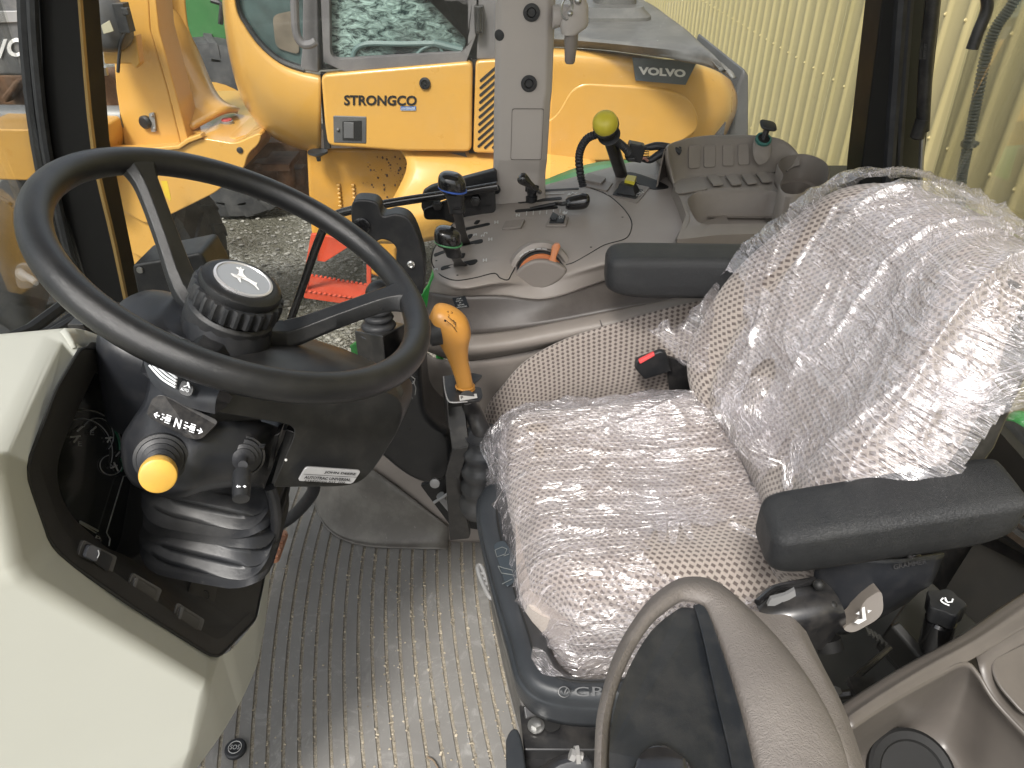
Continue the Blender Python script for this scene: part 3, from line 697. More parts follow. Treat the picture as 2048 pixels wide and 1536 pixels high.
for u, v in ((1000, 70), (993, 378)):
    ob('pillar_screw', mp, BLK, lathe([(.010, 0), (.010, .003), (.004, .004)], Y(u, v, 1.507), (-.55, -1, 0), 20))
a_ = fil(Ys([(1024, 217), (1088, 217), (1083, 320), (1021, 320)], 1.4965), .004, 2)
c_ = sum(a_, V((0, 0, 0)))/len(a_)
ob('pillar_cover_line', mp, DKT, rings(a_, [c_+(p-c_)*.975 for p in a_]))
# coat-hook style bracket on the middle pillar
hk = thing('pillar_bracket', 'taupe swivel bracket with tapered peg clamped to the middle pillar', 'bracket', Y(1140, 60, 1.48))
ob('clamp', hk, BEI, loft([sec(Y(u, v, 1.49), V((0, 1, 0)), V((0, 0, 1)), .022, r, 3, 16) for u, v, r in ((1105, 34, .020), (1125, 30, .018), (1138, 26, .014))]), bev=.002)
ob('arm', hk, BEI, loft([sec(Y(u, v, 1.47), V((1, 0, 0)), V((0, 1, 0)), r, .018, 3, 20) for u, v, r in ((1156, -6, .012), (1158, 10, .016), (1152, 28, .022), (1148, 50, .025), (1142, 62, .018), (1138, 68, .014))], smooth=3))
ob('peg', hk, BEI2, lathe([(.0125, 0), (.0125, .012), (.011, .03), (.0095, .048), (.007, .052)], Y(1143, 66, 1.47), (-.02, 0, -1), 20))
ob('clamp_ring', hk, STEEL, tube([Y(1134, 18, 1.455)+V((cos(a)*.010, 0, sin(a)*.017)) for a in [i*pi/8 for i in range(16)]], .002, 6, closed=True), ball(Y(1156, 2, 1.45), .006), ball(Y(1140, 27, 1.45), .005))
# rear pillar
rp = ob('rear_pillar', CF, PIL, prism(Ys([(1772, -150), (1765, 0), (1722, 345), (1718, 420), (1800, 420), (1795, 0), (1800, -150)], 1.52), (0, .08, 0)), bev=.004)
ob('rear_pillar_trim', rp, M('olive_black', (.022, .022, .015), .3), prism(Ys([(1822, -150), (1817, 0), (1790, 420), (1838, 420), (1884, 0), (1890, -150)], 1.56), (0, .06, 0)), bev=.003)
ob('rear_pillar_seal', rp, RUB, tube(Ys([(1805, -150), (1802, 0), (1772, 420)], 1.52), .012, 8), tube(Ys([(1820, -150), (1817, 0), (1788, 420)], 1.53), .010, 8))
gs1 = thing('gas_strut', 'black gas strut standing in front of the rear pillar', 'gas strut', Y(1855, 200, 1.48))
ob('cylinder', gs1, BLKM, tube(Ys([(1872, -150), (1866, 0), (1852, 120), (1845, 262)], 1.48), [.0125, .0125, .0125, .0125], 16), lathe([(.0135, 0), (.0135, .035), (.010, .038)], Y(1846, 238, 1.48), (-.02, 0, -1), 16))
ob('strut_rod', gs1, STEEL, tube(Ys([(1845, 262), (1838, 420)], 1.48), .005, 10))
f = fr(Y(1851, 118, 1.465), Y(1854, 78, 1.465), Y(1843, 118, 1.465))
ob('strut_print', gs1, M('strut_print', (.06, .06, .06), .6), textgeo('BANSBACH 0 417', f(0, 1.1), f(1, 1.1), f(0, 1.7), .0008), textgeo('EASYLIFT', f(0, 0), f(.8, 0), f(0, .7), .0008))
ob('grab_hook', None, BLKM, tube(Ys([(1966, -60), (1974, 0), (1972, 25), (1957, 62), (1944, 98)], 1.2), [.0085]*4+[.0088], 14, 5), label='bent black metal grab tube end hanging at the top right', cat='grab tube')
# ribbed conduit hanging outside the rear side window
cp = cr(Ys([(2060, -50), (2022, 12), (1990, 60), (1970, 120), (1956, 190), (1944, 250), (1932, 310), (1923, 360), (1920, 420)], 1.8), 26)
rr_ = [.0125 if (i % 3) else .0095 for i in range(len(cp))]
ob('ribbed_conduit', None, M('conduit_grey', (.13, .14, .125), .45, dust=.2, dcol=(.3, .3, .25)), tube(cp, rr_, 12), lathe([(.018, -.005), (.018, .005)], Y(1938, 288, 1.8), (-.1, 0, 1), 16), box(Y(1948, 287, 1.8), (.02, .01, .008)), label='grey ribbed cable conduit hanging in front of the corrugated wall', cat='conduit')
# side windows, windscreen and rear window panes
ob('side_window', None, GLASS, prism(Ys([(165, -150), (992, -150), (992, 420), (860, 560), (700, 760), (560, 990), (450, 1000), (288, 760), (188, 300)], 1.53), (0, .004, 0)), label='large dusty glass of the far cab door seen behind the steering wheel', cat='window')
ob('rear_side_window', None, GLASS, prism(Ys([(1112, -150), (1765, -150), (1722, 380), (1100, 380)], 1.62), (0, .004, 0)), label='clear side glass between the taupe and the black rear pillar', cat='window')
ws = [V((-.93, 1.45, .35)), V((-.93, .15, .35)), V((-.86, .15, 1.75)), V((-.86, 1.45, 1.75))]
ob('windscreen', None, GLASS, prism(ws, (.004, 0, 0)), label='front windscreen glass left of the black front pillar', cat='window')
rw = [V((.88, 1.5, .25)), V((.88, .1, .25)), V((.82, .1, 1.7)), V((.82, 1.5, 1.7))]
ob('rear_window', None, GLASS, prism(rw, (.004, 0, 0)), label='rear window glass behind the seat backrest', cat='window')
# far door handrail with hinge plate
HR = thing('door_handrail', 'bent glossy black handrail running from the hinge plate across the far door glass', 'handrail', Y(900, 400, 1.44))
rail = cr(Ys([(995, 372), (900, 388), (800, 403), (700, 421), (664, 433)], 1.44), 4)+cr(Ys([(656, 440), (648, 455), (630, 500), (608, 565), (578, 650), (560, 700)], 1.44), 4)
ob('rail_bar', HR, GLOSS, tube(rail, .0088, 16))
hp = ob('hinge_plate', HR, GLOSS, prism(fil(Ys([(846, 418), (990, 366), (992, 425), (905, 448), (888, 440), (848, 440)], 1.475), .01), (0, .008, 0)), bev=.002)
for u, v in ((875, 410), (951, 402), (905, 425), (925, 397)):
    r = .0085 if v in (410, 402) else .005
    ob('plate_bolt', hp, BLKM, lathe([(r*1.3, 0), (r*1.3, .003), (r, .004), (r, .010), (r*.6, .011)], Y(u, v, 1.468), (0, -1, 0), 6))
ob('door_mount', HR, BLK, prism(fil(Ys([(845, 385), (862, 374), (992, 340), (995, 372), (880, 402), (850, 430), (842, 415)], 1.50), .006), (0, .02, 0)), bev=.004)
# corner cover behind the steering column, lower windscreen seals
cc_ = thing('corner_cover', 'flat black plastic cover with one screw low in the far front corner', 'corner cover', Y(330, 590, 1.36))
ob('cover', cc_, BLK, prism(fil(Ys([(263, 530), (345, 516), (400, 505), (430, 560), (430, 660), (290, 660)], 1.34), .01), (0, .10, 0)), bev=.006)
ob('cover_screw', cc_, STEEL, lathe([(.007, 0), (.006, .003), (.002, .0035)], Y(280, 540, 1.338), (0, -1, 0), 14))
ob('windscreen_sill', CF, RUB, tube([X(-30, 700, -.9), X(60, 660, -.88), X(140, 600, -.86), V((-.84, 1.45, .42))], .012, 8), tube([X(40, 690, -.86), X(120, 650, -.84), X(170, 610, -.82)], .008, 8), tube([X(100, 670, -.80), X(150, 640, -.78), X(180, 650, -.74), X(260, 740, -.7)], .010, 8), prism([V((-.90, .2, .35)), V((-.90, 1.45, .38)), V((-.84, 1.45, .34)), V((-.84, .2, .32))], .02))
ob('door_sill', CF, BLKM, prism([V((-.9, 1.475, -.02)), V((.9, 1.475, -.02)), V((.9, 1.475, .03)), V((-.9, 1.475, .03))], (0, .05, 0)), bev=.004)
ob('sill_strip', CF, STEEL, prism([V((-.8, 1.452, .002)), V((-.4, 1.452, .002)), V((-.4, 1.468, .006)), V((-.8, 1.468, .006))], (0, 0, .004)))
# parts of this tractor outside the glass: front mudguard and tyre, rear fender
fm = thing('tractor_front_axle', 'dark tractor front tyre with black mudguard and bolted bracket outside the windscreen', 'axle', (-1.7, 1.9, -1.25))
def twheel(par, c, R, w, n=20):
    pr = [(R*.5, -w/2), (R*.8, -w/2), (R*.93, -w*.45), (R*.965, -w*.3), (R*.965, w*.3), (R*.93, w*.45), (R*.8, w/2), (R*.5, w/2)]
    t_ = ob('tyre_body', par, TYRE, lathe(pr, c, (0, 1, 0), 56))
    lg = []
    for q in range(n):
        for sd_ in (-1, 1):
            a = 2*pi*(q+.25*sd_)/n; rad = V((cos(a), 0, sin(a))); tg = V((-sin(a), 0, cos(a)))
            secs = []
            for fy, off, rr in ((.02, .10, 1.0), (.3, .02, 1.0), (.47, -.08, .95), (.5, -.1, .83)):
                q_ = c+V((0, sd_*w*fy, 0))+rad*(R*rr)+tg*(R*off*.9)
                secs.append([q_-tg*R*.045-rad*.05, q_-tg*R*.035, q_+tg*R*.035, q_+tg*R*.045-rad*.05])
            lg.append(loft(secs))
    ob('lug', t_, TYRE, *lg, bev=.006, seg=2, kind='stuff')
twheel(fm, V((-1.62, 1.95, -.55)), .68, .42)
mg = [[Y(u, v, y) for u, v, y in r] for r in (
    [(-80, 372, 2.1), (20, 410, 2.1), (70, 480, 2.1), (110, 560, 2.1)],
    [(-90, 430, 1.9), (0, 450, 1.9), (50, 520, 1.9), (90, 620, 1.9)],
    [(-100, 520, 1.8), (-20, 520, 1.8), (40, 570, 1.8), (80, 660, 1.8)],
    [(-100, 640, 1.75), (-20, 640, 1.75), (30, 670, 1.75), (70, 720, 1.75)])]
ob('mudguard', fm, BLK, patch(mg, 5, 5), solid=.01)
bk = ob('bracket', fm, LGREY, prism(fil(Ys([(28, 540), (36, 528), (60, 530), (72, 548), (76, 575), (34, 580)], 1.62), .02), (0, .012, 0)), bev=.002)
ob('bracket_bolt', bk, GREY, tube([Y(44, 548, 1.60), Y(66, 560, 1.50), Y(72, 566, 1.48)], [.009, .008, .006], 12), lathe([(.016, 0), (.016, .004), (.009, .005)], Y(45, 549, 1.605), (-.2, -1, 0), 16))
GRT = M('tractor_green', (.05, .42, .09), .4, var=.06, coat=.15, dust=.15, dcol=(.25, .32, .2), ds=12)
rf = [[Y(905, 640, 1.75), Y(880, 505, 1.9), Y(1000, 400, 1.95), Y(1100, 355, 2.0), Y(1190, 325, 2.0), Y(1290, 320, 2.0), Y(1400, 330, 2.0), Y(1560, 400, 2.0)],
      [Y(890, 700, 1.7), Y(870, 570, 1.78), Y(1000, 440, 1.8), Y(1100, 400, 1.8), Y(1190, 370, 1.8), Y(1300, 360, 1.8), Y(1400, 380, 1.8), Y(1560, 440, 1.8)],
      [Y(880, 800, 1.66), Y(880, 660, 1.68), Y(1000, 560, 1.68), Y(1100, 500, 1.68), Y(1190, 460, 1.68), Y(1300, 450, 1.68), Y(1400, 470, 1.68), Y(1560, 540, 1.68)]]
fe = thing('green_fender', 'bright green rear mudguard curving outside the far console', 'mudguard', (0, 1.8, .4))
ob('fender_shell', fe, GRT, patch(rf, 5, 5), solid=.012)
ob('fender_front_edge', fe, GRT, patch([[Y(700, 690, 1.7), Y(705, 705, 1.7), Y(730, 740, 1.7)], [Y(840, 590, 1.75), Y(850, 600, 1.75), Y(850, 700, 1.7)], [Y(872, 505, 1.85), Y(880, 520, 1.85), Y(880, 640, 1.75)]], 4, 4), solid=.01)
# green implement and hose beyond the rear window
gi = thing('green_hitch_guard', 'dirty green guard with black hose outside the rear window at the right edge', 'guard', (1.1, .9, -.2))
ob('guard_panel', gi, GRN, patch([[X(1930, 845, 1.3), X(2010, 850, 1.3), X(2120, 830, 1.3)], [X(1935, 905, 1.15), X(2010, 895, 1.15), X(2120, 880, 1.15)], [X(1930, 1010, 1.1), X(2020, 1010, 1.1), X(2120, 1000, 1.1)], [X(1930, 1180, 1.08), X(2050, 1180, 1.08), X(2160, 1180, 1.08)]], 5, 5), solid=.02)
ob('guard_hose', gi, RUB, tube([X(u, v, 1.08) for u, v in ((1975, 862), (2000, 862), (2020, 860), (2060, 900), (2110, 960))], [.012, .012, .02, .024, .024], 14, 6))
ob('guard_cap', gi, GRT, ball(X(2040, 848, 1.12), .03))
ob('rear_window_seal', CF, BLKM, tube([X(1900, 960, .78), X(2000, 1020, .78), X(2140, 1130, .78)], .014, 8), tube([X(1880, 990, .76), X(2000, 1050, .76), X(2140, 1150, .76)], .012, 8), prism([X(1850, 1000, .77), X(2140, 1160, .77), X(2140, 1300, .77), X(1840, 1200, .77)], .02))

# ============================================================ unseen roof lining, added for its shade, near edge set back for the light
rl = thing('cab_roof', 'taupe roof lining above the cab pillars', 'roof', (0, .8, 1.75))
ob('headliner', rl, M('headliner', (.45, .43, .40), .8), prism([V((-.95, .28, 1.80)), V((.92, .28, 1.80)), V((.92, 1.62, 1.80)), V((-.95, 1.62, 1.80))], V((0, 0, .08))), bev=.02)
# ============================================================ steering wheel
WC = V((-.290, .752, .853)); WN = V((sin(.50), .0166, cos(.50))).normalized()
WE1 = V((0, 1, 0)).cross(WN).normalized(); WE2 = WN.cross(WE1)   # e1 ~ +x, e2 ~ +y (away)
def W(r, a, h=0): return WC+WE1*(r*cos(a))+WE2*(r*sin(a))+WN*h
def wang(u, v):
    d = ray(u, v); t = (WC-CAM).dot(WN)/d.dot(WN); p = CAM+d*t-WC
    return math.atan2(p.dot(WE2), p.dot(WE1)), p.length
SW = thing('steering_wheel', 'black three-spoke steering wheel with leaping deer badge on its hub cap', 'steering wheel', WC)
RR = .2025
rim = tube([W(RR, 2*pi*i/72) for i in range(72)], .0158, 20, closed=True)
ob('wheel_rim', SW, BLKG, rim, ang=80)
HUBH = -.085
def spoke(a, flip=1):
    secs = []
    for r, h, wd, th in ((.030, HUBH-.006, .024, .016), (.07, HUBH-.003, .020, .013), (.12, -.052, .0165, .0115), (.16, -.022, .0165, .011), (.180, -.009, .019, .011), (.195, -.001, .028, .012), (.202, 0, .034, .012)):
        c = W(r, a, h); tg = -WE1*sin(a)+WE2*cos(a); dr = (WE1*cos(a)+WE2*sin(a)); up = (WN-dr*.15).normalized()
        secs.append([c+tg*(wd*x)+up*(th*y) for x, y in ((-1, -.35), (-.55, .95), (.55, .95), (1, .35), (1, -.4), (.6, -1), (-.6, -1), (-1, -.75))])
    return loft(secs, smooth=3)
for px in ((290, 340), (825, 592)):
    ob('spoke', SW, BLKG, spoke(wang(*px)[0]), bev=.0015, seg=2, ang=30)
ob('spoke', SW, BLKG, spoke(wang(*(290, 340))[0]+2*pi/3+.03), bev=.0015, seg=2, ang=30)
HC = W(0, 0, -.052)
hub = ob('hub', SW, BLK, lathe([(.030, -.085), (.040, -.082), (.041, -.055), (.047, -.052), (.049, -.035), (.049, -.012), (.045, -.008), (.030, -.010)], HC, WN, 48), bev=.001)
cap = [(.036, -.004), (.047, -.004), (.0475, .018), (.046, .024), (.043, .0275), (.038, .029), (.030, .0295)]
# scalloped grip ring
n = 96; secs = []
for r, h in ((.038, -.006), (.046, -.006), (.0495, -.003), (.0495, .012), (.048, .017), (.040, .019)):
    secs.append([-WN*.052+W(r*(1 if h < -.005 or h > .018 else (1.0+(.035 if (i % 4) in (0, 1) else -.03))), 2*pi*i/n, h) for i in range(n)])
kn = ob('hub_cap', SW, BLK, loft(secs), ang=40)
ob('cap_top', kn, BLKG, lathe([(.044, .015), (.0455, .020), (.044, .026), (.039, .0295), (.033, .030), (.031, .0285)], HC, WN, 64))
ob('badge_ring', kn, M('badge_silver', (.62, .62, .64), .3, metal=.6, var=.03), lathe([(.0325, .029), (.0325, .0318), (.0300, .0325), (.0285, .0305)], HC, WN, 64))
ob('badge_face', kn, M('badge_face', (.34, .35, .36), .35, metal=.4, var=.05), lathe([(.0298, .0295), (.0298, .0312)], HC, WN, 48))
def onhub(a, b, h=.0322):  # a along +x image, b up (away)
    return HC+(WE1*a+WE2*b)+WN*h
deer = [(-.70, .42), (-.60, .46), (-.62, .62), (-.50, .50), (-.44, .64), (-.38, .46), (-.34, .38), (-.20, .24), (.05, .16), (.28, .20), (.42, .22), (.50, .30), (.52, .20), (.62, .06), (.86, -.06), (.84, -.12), (.56, -.02), (.40, -.02), (.26, -.02), (.0, -.10), (-.10, -.12), (.06, -.30), (.16, -.40), (.10, -.42), (-.12, -.30), (-.22, -.20), (-.30, -.26), (-.48, -.22), (-.50, -.28), (-.30, -.34), (-.16, -.30), (-.30, -.10), (-.34, .08), (-.44, .22), (-.50, .32), (-.66, .32)]
ca_, sa_ = cos(-.35), sin(-.35)
deer = [(x*ca_-y*sa_, x*sa_+y*ca_) for x, y in deer]
ob('deer_emblem', kn, M('emblem_white', (.8, .8, .8), .4), sheet([onhub(x*.026, y*.026) for x, y in deer]), flat=True)
# ============================================================ steering column: shroud, control box, gaiter
CM = thing('steering_column', 'black tilting steering column with gaiter, levers and control box under the wheel', 'steering column', (-.33, .75, 0))
CB = M('column_black', (.016, .0175, .021), .40, var=.15, vs=10, bump=.12, bs=1100, dust=.05, ds=30)
up_sh = loft([sec(WC+WN*h+WE1*dx, WE1, WE2, rx, ry, 3.2, 32) for h, dx, rx, ry in ((-.095, -.02, .045, .045), (-.11, -.03, .06, .06), (-.13, -.045, .075, .075), (-.18, -.04, .07, .075), (-.24, -.03, .06, .07))], smooth=3)
ob('upper_shroud', CM, CB, up_sh)
# smooth dome ahead of the hub
ob('motor_dome', CM, M('dome_black', (.02, .021, .024), .38, var=.1), loft([sec(T(350, 640, .93)+WN*h, WE1, WE2, r, r*1.1, 2.2, 32) for h, r in ((-.09, .062), (-.03, .060), (.0, .050), (.012, .035), (.016, .01))], smooth=3))
# drive unit box: traced front face, run away from the camera side
bf = fil(Ts([(436, 776, .715), (520, 788, .745), (640, 792, .785), (760, 778, .845), (806, 800, .87), (803, 850, .865), (770, 905, .86), (735, 955, .85), (700, 974, .84), (550, 975, .80), (545, 972, .795), (590, 866, .785), (582, 850, .78), (470, 832, .735), (432, 826, .72)], None), [.01, .01, .01, .02, .03, .03, .02, .03, .025, .004, .004, .012, .014, .01, .006], 5)
bk_d = V((.0, .09, -.03))
DU = M('unit_black', (.0095, .010, .011), .42, var=.1, bump=.2, bs=900, bt='pebble', dist=.0005, dust=.05, ds=25)
ob('drive_unit', CM, DU, prism(bf, bk_d), bev=.012, seg=4, ang=40)
topc = [[T(432, 800, .717), T(560, 800, .765), T(690, 798, .815), T(800, 806, .872)],
        [T(410, 760, .74), T(560, 745, .80), T(700, 740, .86), T(808, 775, .90)],
        [T(400, 720, .80), T(540, 700, .86), T(660, 700, .92), T(760, 730, .96)],
        [T(420, 690, .90), T(520, 672, .94), T(600, 672, .98), T(690, 698, 1.02)]]
ob('drive_unit_lid', CM, DU, patch(topc, 6, 6), solid=.03, bev=.003)
pl0 = fil([T(594, 960, .80), T(700, 966, .83), T(713, 936, .83), T(608, 930, .80)], .004)
nrm = newell(pl0); nrm = nrm if nrm.y < 0 else -nrm
pl_ = [p+nrm*.004 for p in pl0]
f = fr(T(594, 960, .801), T(704, 966, .827), T(603, 931, .797))
pn = f(0, 0, 1)-f(0, 0, 0)
pl = ob('name_plate', CM, M('plate_silver', (.40, .40, .41), .38, metal=.5, var=.04), prism(fil([f(.0, .02), f(1.0, .02), f(1.08, .98), f(.07, 1.0)], .004), pn*.003), bev=.0005)
g = lambda a, b: f(a, b, .0042)
ob('plate_lettering', pl, BP, textgeo('JOHN DEERE', g(.41, .66), g(.985, .64), g(.42, .86), bold=.035), textgeo('AUTOTRAC UNIVERSAL', g(.09, .25), g(.93, .25), g(.095, .45), bold=.03), textgeo('STEERING KIT 200', g(.11, .08), g(.84, .08), g(.115, .19), bold=.02), sheet([g(.06, .53), g(1.03, .53), g(1.03, .555), g(.06, .555)]), flat=True)
# slot bracket seen behind the unit
ob('slotted_bracket', CM, BLKM, prism([T(572, 858, .82), T(590, 865, .82), T(552, 968, .84), T(542, 968, .84)], V((.0, .02, 0))), prism([T(548, 872, .80), T(560, 866, .80), T(545, 930, .82), T(534, 940, .82)], V((0, .02, 0))), bev=.001)
ob('bracket_rivet', CM, LPRT, ball(T(572, 920, .75), .0015, n=8))
# light bar with AUTO tab
sb = [T(297, 728, .735), T(310, 745, .725), T(330, 768, .715), T(352, 786, .71), T(372, 795, .705), T(386, 790, .705), T(391, 775, .708), T(380, 760, .712), T(350, 742, .722)]
crn = CM
lb_low = cr([T(288, 728, .745), T(300, 760, .73), T(325, 785, .72), T(360, 806, .712), T(395, 820, .708), T(430, 828, .705)], 4)
lb_up = cr([T(296, 700, .77), T(320, 728, .745), T(345, 745, .73), T(375, 758, .72), T(410, 768, .712), T(442, 774, .705)], 4)
ob('light_bar_housing', CM, CB, (lambda a: (a[0], a[1], None))(patch([[p for p in lb_low[::4]], [lb_low[i].lerp(lb_up[i], .5)+V((0, -.004, .003)) for i in range(0, len(lb_low), 4)], [p for p in lb_up[::4]]], 5, 4)), solid=.02, bev=.002)
PW = M('print_white', (.80, .82, .84), .5, var=.02)
stp = []
for q in range(5):
    a0 = T(299+q*7, 731-q*.2, .722); am = T(323+q*5.0, 757-q*4.2, .711); a1 = T(351+q*.8, 775-q*6.2, .7035)
    stp.append(tube(cr([a0, am, a1], 5), .0011, 6))
ob('light_stripe', CM, PW, *stp[:1]); [ob('light_stripe', CM, PW, s_) for s_ in stp[1:]]
pad_ = fil([T(356, 786, .702), T(384, 796, .700), T(391, 772, .701), T(366, 756, .704)], .006, 4)
ob('auto_tab', CM, BLK, prism(pad_, V((0, -.002, .001))), bev=.0008)
f = fr(T(361, 780, .6975), T(377, 785, .6965), T(363, 774.5, .6975))
ob('auto_print', CM, PW, textgeo('AUTO', f(0, 0), f(1, 0), f(0, 1), bold=.01), fpoly(f, [(.15, 1.5), (.55, 2.2), (.45, 3.4), (.65, 3.4), (1.05, 1.6), (.85, 1.6), (.60, 2.6), (.68, 2.1), (.35, 1.5)], .0006), flat=True)
# lever housing block (two lobes)
hb = [[T(300, 745, .80), T(340, 770, .76), T(400, 800, .755), T(460, 825, .76), T(540, 848, .80), T(572, 862, .88)],
      [T(288, 800, .76), T(330, 812, .735), T(395, 830, .735), T(460, 842, .745), T(535, 862, .79), T(566, 880, .88)],
      [T(262, 842, .745), T(300, 856, .715), T(370, 870, .712), T(445, 868, .73), T(520, 880, .775), T(556, 900, .87)],
      [T(242, 880, .745), T(290, 905, .705), T(370, 915, .705), T(432, 920, .725), T(508, 925, .765), T(545, 935, .86)],
      [T(246, 935, .75), T(290, 960, .715), T(370, 972, .715), T(425, 960, .735), T(500, 955, .775), T(535, 960, .86)],
      [T(262, 965, .77), T(310, 986, .74), T(365, 990, .74), T(415, 975, .755), T(490, 968, .80), T(530, 975, .87)],
      [T(275, 975, .84), T(320, 992, .80), T(365, 995, .80), T(420, 980, .82), T(490, 975, .86), T(530, 980, .90)]]
ob('lever_housing', CM, CB, patch(hb, 6, 5), solid=.02, ang=60)
# direction decal
f = fr(T(293, 838, .7085), T(400, 872, .7065), T(312, 783, .7355))
dq = [f(.05, .05, .004), f(.92, .02, .004), f(1.08, .30, .004), f(1.02, .50, .004), f(.18, .97, .004), f(.0, .92, .004)]
dq = [T(294, 832, .7105), T(306, 797, .7225), T(325, 789, .7245), T(438, 842, .722), T(432, 852, .7195), T(403, 880, .705), T(380, 878, .703)]
ob('direction_decal', CM, M('decal_black', (.012, .012, .013), .5, dust=.15, ds=50), prism(fil(dq, .006), V((0, -.0015, .0015))), flat=True)
f = fr(T(306, 835, .702), T(404, 871, .698), T(310, 822, .704))
def dpr(*pts): return fpoly(f, pts, .0006)
icons = [dpr((0, .5), (.06, 1.0), (.07, .85), (.04, .58), (.12, .6), (.12, .42), (.04, .42), (.08, .1), (.06, .05)),
         dpr((1, .5), (.94, 1.0), (.93, .85), (.96, .58), (.88, .6), (.88, .42), (.96, .42), (.92, .1), (.94, .05)),
         dpr((.24, .2), (.34, .2), (.34, .85), (.24, .85)), dpr((.74, .2), (.84, .2), (.84, .85), (.74, .85)),
         dpr((.17, .42), (.24, .42), (.24, .62), (.17, .62)), dpr((.62, .42), (.74, .42), (.74, .62), (.62, .62)),
         dpr((.15, .85), (.20, .85), (.20, 1.0), (.15, 1.0)), dpr((.15, .1), (.20, .1), (.20, .25), (.15, .25)),
         dpr((.62, .9), (.68, .9), (.68, 1.05), (.62, 1.05)), dpr((.62, .05), (.68, .05), (.68, .2), (.62, .2)),
         dpr((.24, 1.0), (.34, 1.0), (.34, 1.12), (.24, 1.12)), dpr((.24, -.1), (.34, -.1), (.34, .02), (.24, .02)),
         dpr((.74, 1.0), (.84, 1.0), (.84, 1.12), (.74, 1.12)), dpr((.74, -.1), (.84, -.1), (.84, .02), (.74, .02)),
         textgeo('N', f(.43, -.25), f(.56, -.25), f(.43, 1.1), bold=.02)]
ob('direction_print', CM, PW, *icons, flat=True)
# yellow reverser knob on its rubber cone
kc = T(322, 916, .70); kf = T(316, 952, .648); ax = (kf-kc).normalized()
ob('lever_ring', CM, BLK, lathe([(.024, -.004), (.024, .003), (.021, .004), (.018, -.002)], kc, ax, 32))
rk = ob('reverser_lever', CM, RUB, lathe([(.021, .0), (.0205, .006), (.017, .008), (.0172, .012), (.0135, .015), (.0138, .019), (.0105, .022), (.0105, .045)], kc, ax, 28))
ob('lever_knob', rk, YKN, lathe([(.010, .036), (.0150, .042), (.0158, .048), (.0158, .056), (.0152, .0585), (.0135, .0595)], kc, ax, 36))
# indicator stalk on the right lobe
kc = T(487, 912, .755); kf = T(483, 985, .70); ax = (kf-kc).normalized()
ob('stalk_ring', CM, BLK, lathe([(.021, -.004), (.021, .003), (.019, .004), (.017, -.002)], kc, (T(487, 930, .70)-kc).normalized(), 28), box(T(524, 892, .755), (.006, .005, .002)))
stl = ob('indicator_stalk', CM, RUB, lathe([(.0185, 0), (.018, .004), (.0145, .006), (.0145, .010), (.011, .012), (.011, .015), (.007, .018), (.0045, .022), (.0045, .04)], kc, (T(485, 940, .70)-kc).normalized(), 28))
a_, b_ = T(484, 940, .722), T(482, 998, .70)
ob('stalk_grip', stl, BLK, lathe([(.004, 0), (.0085, .003), (.009, .008), (.0085, (b_-a_).length-.008), (.0078, (b_-a_).length), (.0035, (b_-a_).length+.0005)], a_, b_-a_, 24))
f = fr(T(473, 975, .698), T(496, 976, .698), T(473, 968, .698))
ob('stalk_print', stl, PW, fpoly(f, [(.05, .4), (.2, .9), (.2, .6), (.42, .6), (.42, .25), (.2, .25), (.2, 0)], .0025), fpoly(f, [(.62, .5), (.8, .9), (.95, .5), (.8, .2)], .0025), flat=True)
# gaiter: five rolls
gl_ = []
for q in range(15):
    v0 = 970+q*11.7
    bul = 1.0 if q % 2 else .88
    wx = (262-q*.5, 530-abs(q-6)*1.2)
    lft = T(wx[0], v0+4, .86); rgt = T(wx[1]+5, v0+50+q*1.2, .86)
    c = (lft+rgt)*.5+V((0, .085, .01)); ex = (rgt-lft)*.5
    ey = V((0, .085, .015)); r = []
    for kk in range(40):
        a = 2*pi*kk/40; ca, sa = cos(a), sin(a)
        r.append(c+ex*bul*math.copysign(abs(ca)**.42, ca)+ey*bul*math.copysign(abs(sa)**.42, sa)+V((0, 0, .006*sin(3*a+q*.8))))
    gl_.append(r)
GAI = M('gaiter_rubber', (.019, .0205, .024), .42, var=.2, vs=14, dust=.35, dcol=(.16, .155, .145), ds=10, bump=.15, bs=300)
ob('gaiter', CM, GAI, loft(gl_, smooth=3), ang=80)
ob('column_core', CM, CB, tube([WC-WN*.08, T(400, 900, .84)+V((0, .06, 0)), T(400, 1080, .92)+V((0, .06, 0))], .05, 16))
# cable loop by the column
ob('harness_cable', CM, RUB, tube(Ts([(540, 975, .84), (548, 1000, .85), (552, 1040, .88), (545, 1080, .92), (530, 1100, .95)]), .0065, 10, 4))
# ============================================================ dashboard cowl
DB = thing('dashboard', 'cream dashboard cowl with black instrument panel left of the steering column', 'dashboard', (-.6, .7, 0))
# cream shell: broad flat faces meeting in soft edges, one mesh
cv = dict(L0=(-260, 690, .655), L1=(-260, 930, .535), L2=(-260, 1250, .555), L3=(-260, 1760, .69),
    c0=(116, 657, .800), c1=(-4, 918, .602), c2=(42, 1152, .618), c3=(420, 1374, .800), c4=(392, 1500, .845), c5=(300, 1720, .91), cm=(60, 1780, .79),
    p0=(155, 694, .776), p1=(52, 946, .650), p2=(103, 1093, .672), p3=(426, 1316, .847), p4=(458, 1306, .885), p5=(515, 1238, 1.022), p6=(531, 1150, 1.095), p7=(545, 1000, 1.10),
    s7=(550, 990, 1.13), s6=(543, 1130, 1.145), s5=(532, 1246, 1.13), s3=(515, 1334, 1.08), s2=(484, 1402, 1.02), s1=(442, 1472, .985), s0=(390, 1542, .975), s9=(330, 1660, .97), k0=(168, 660, .845), k1=(172, 696, .835))
ks = list(cv); cvv = [T(*cv[n_]) for n_ in ks]; I_ = lambda *n_: tuple(ks.index(q) for q in n_)
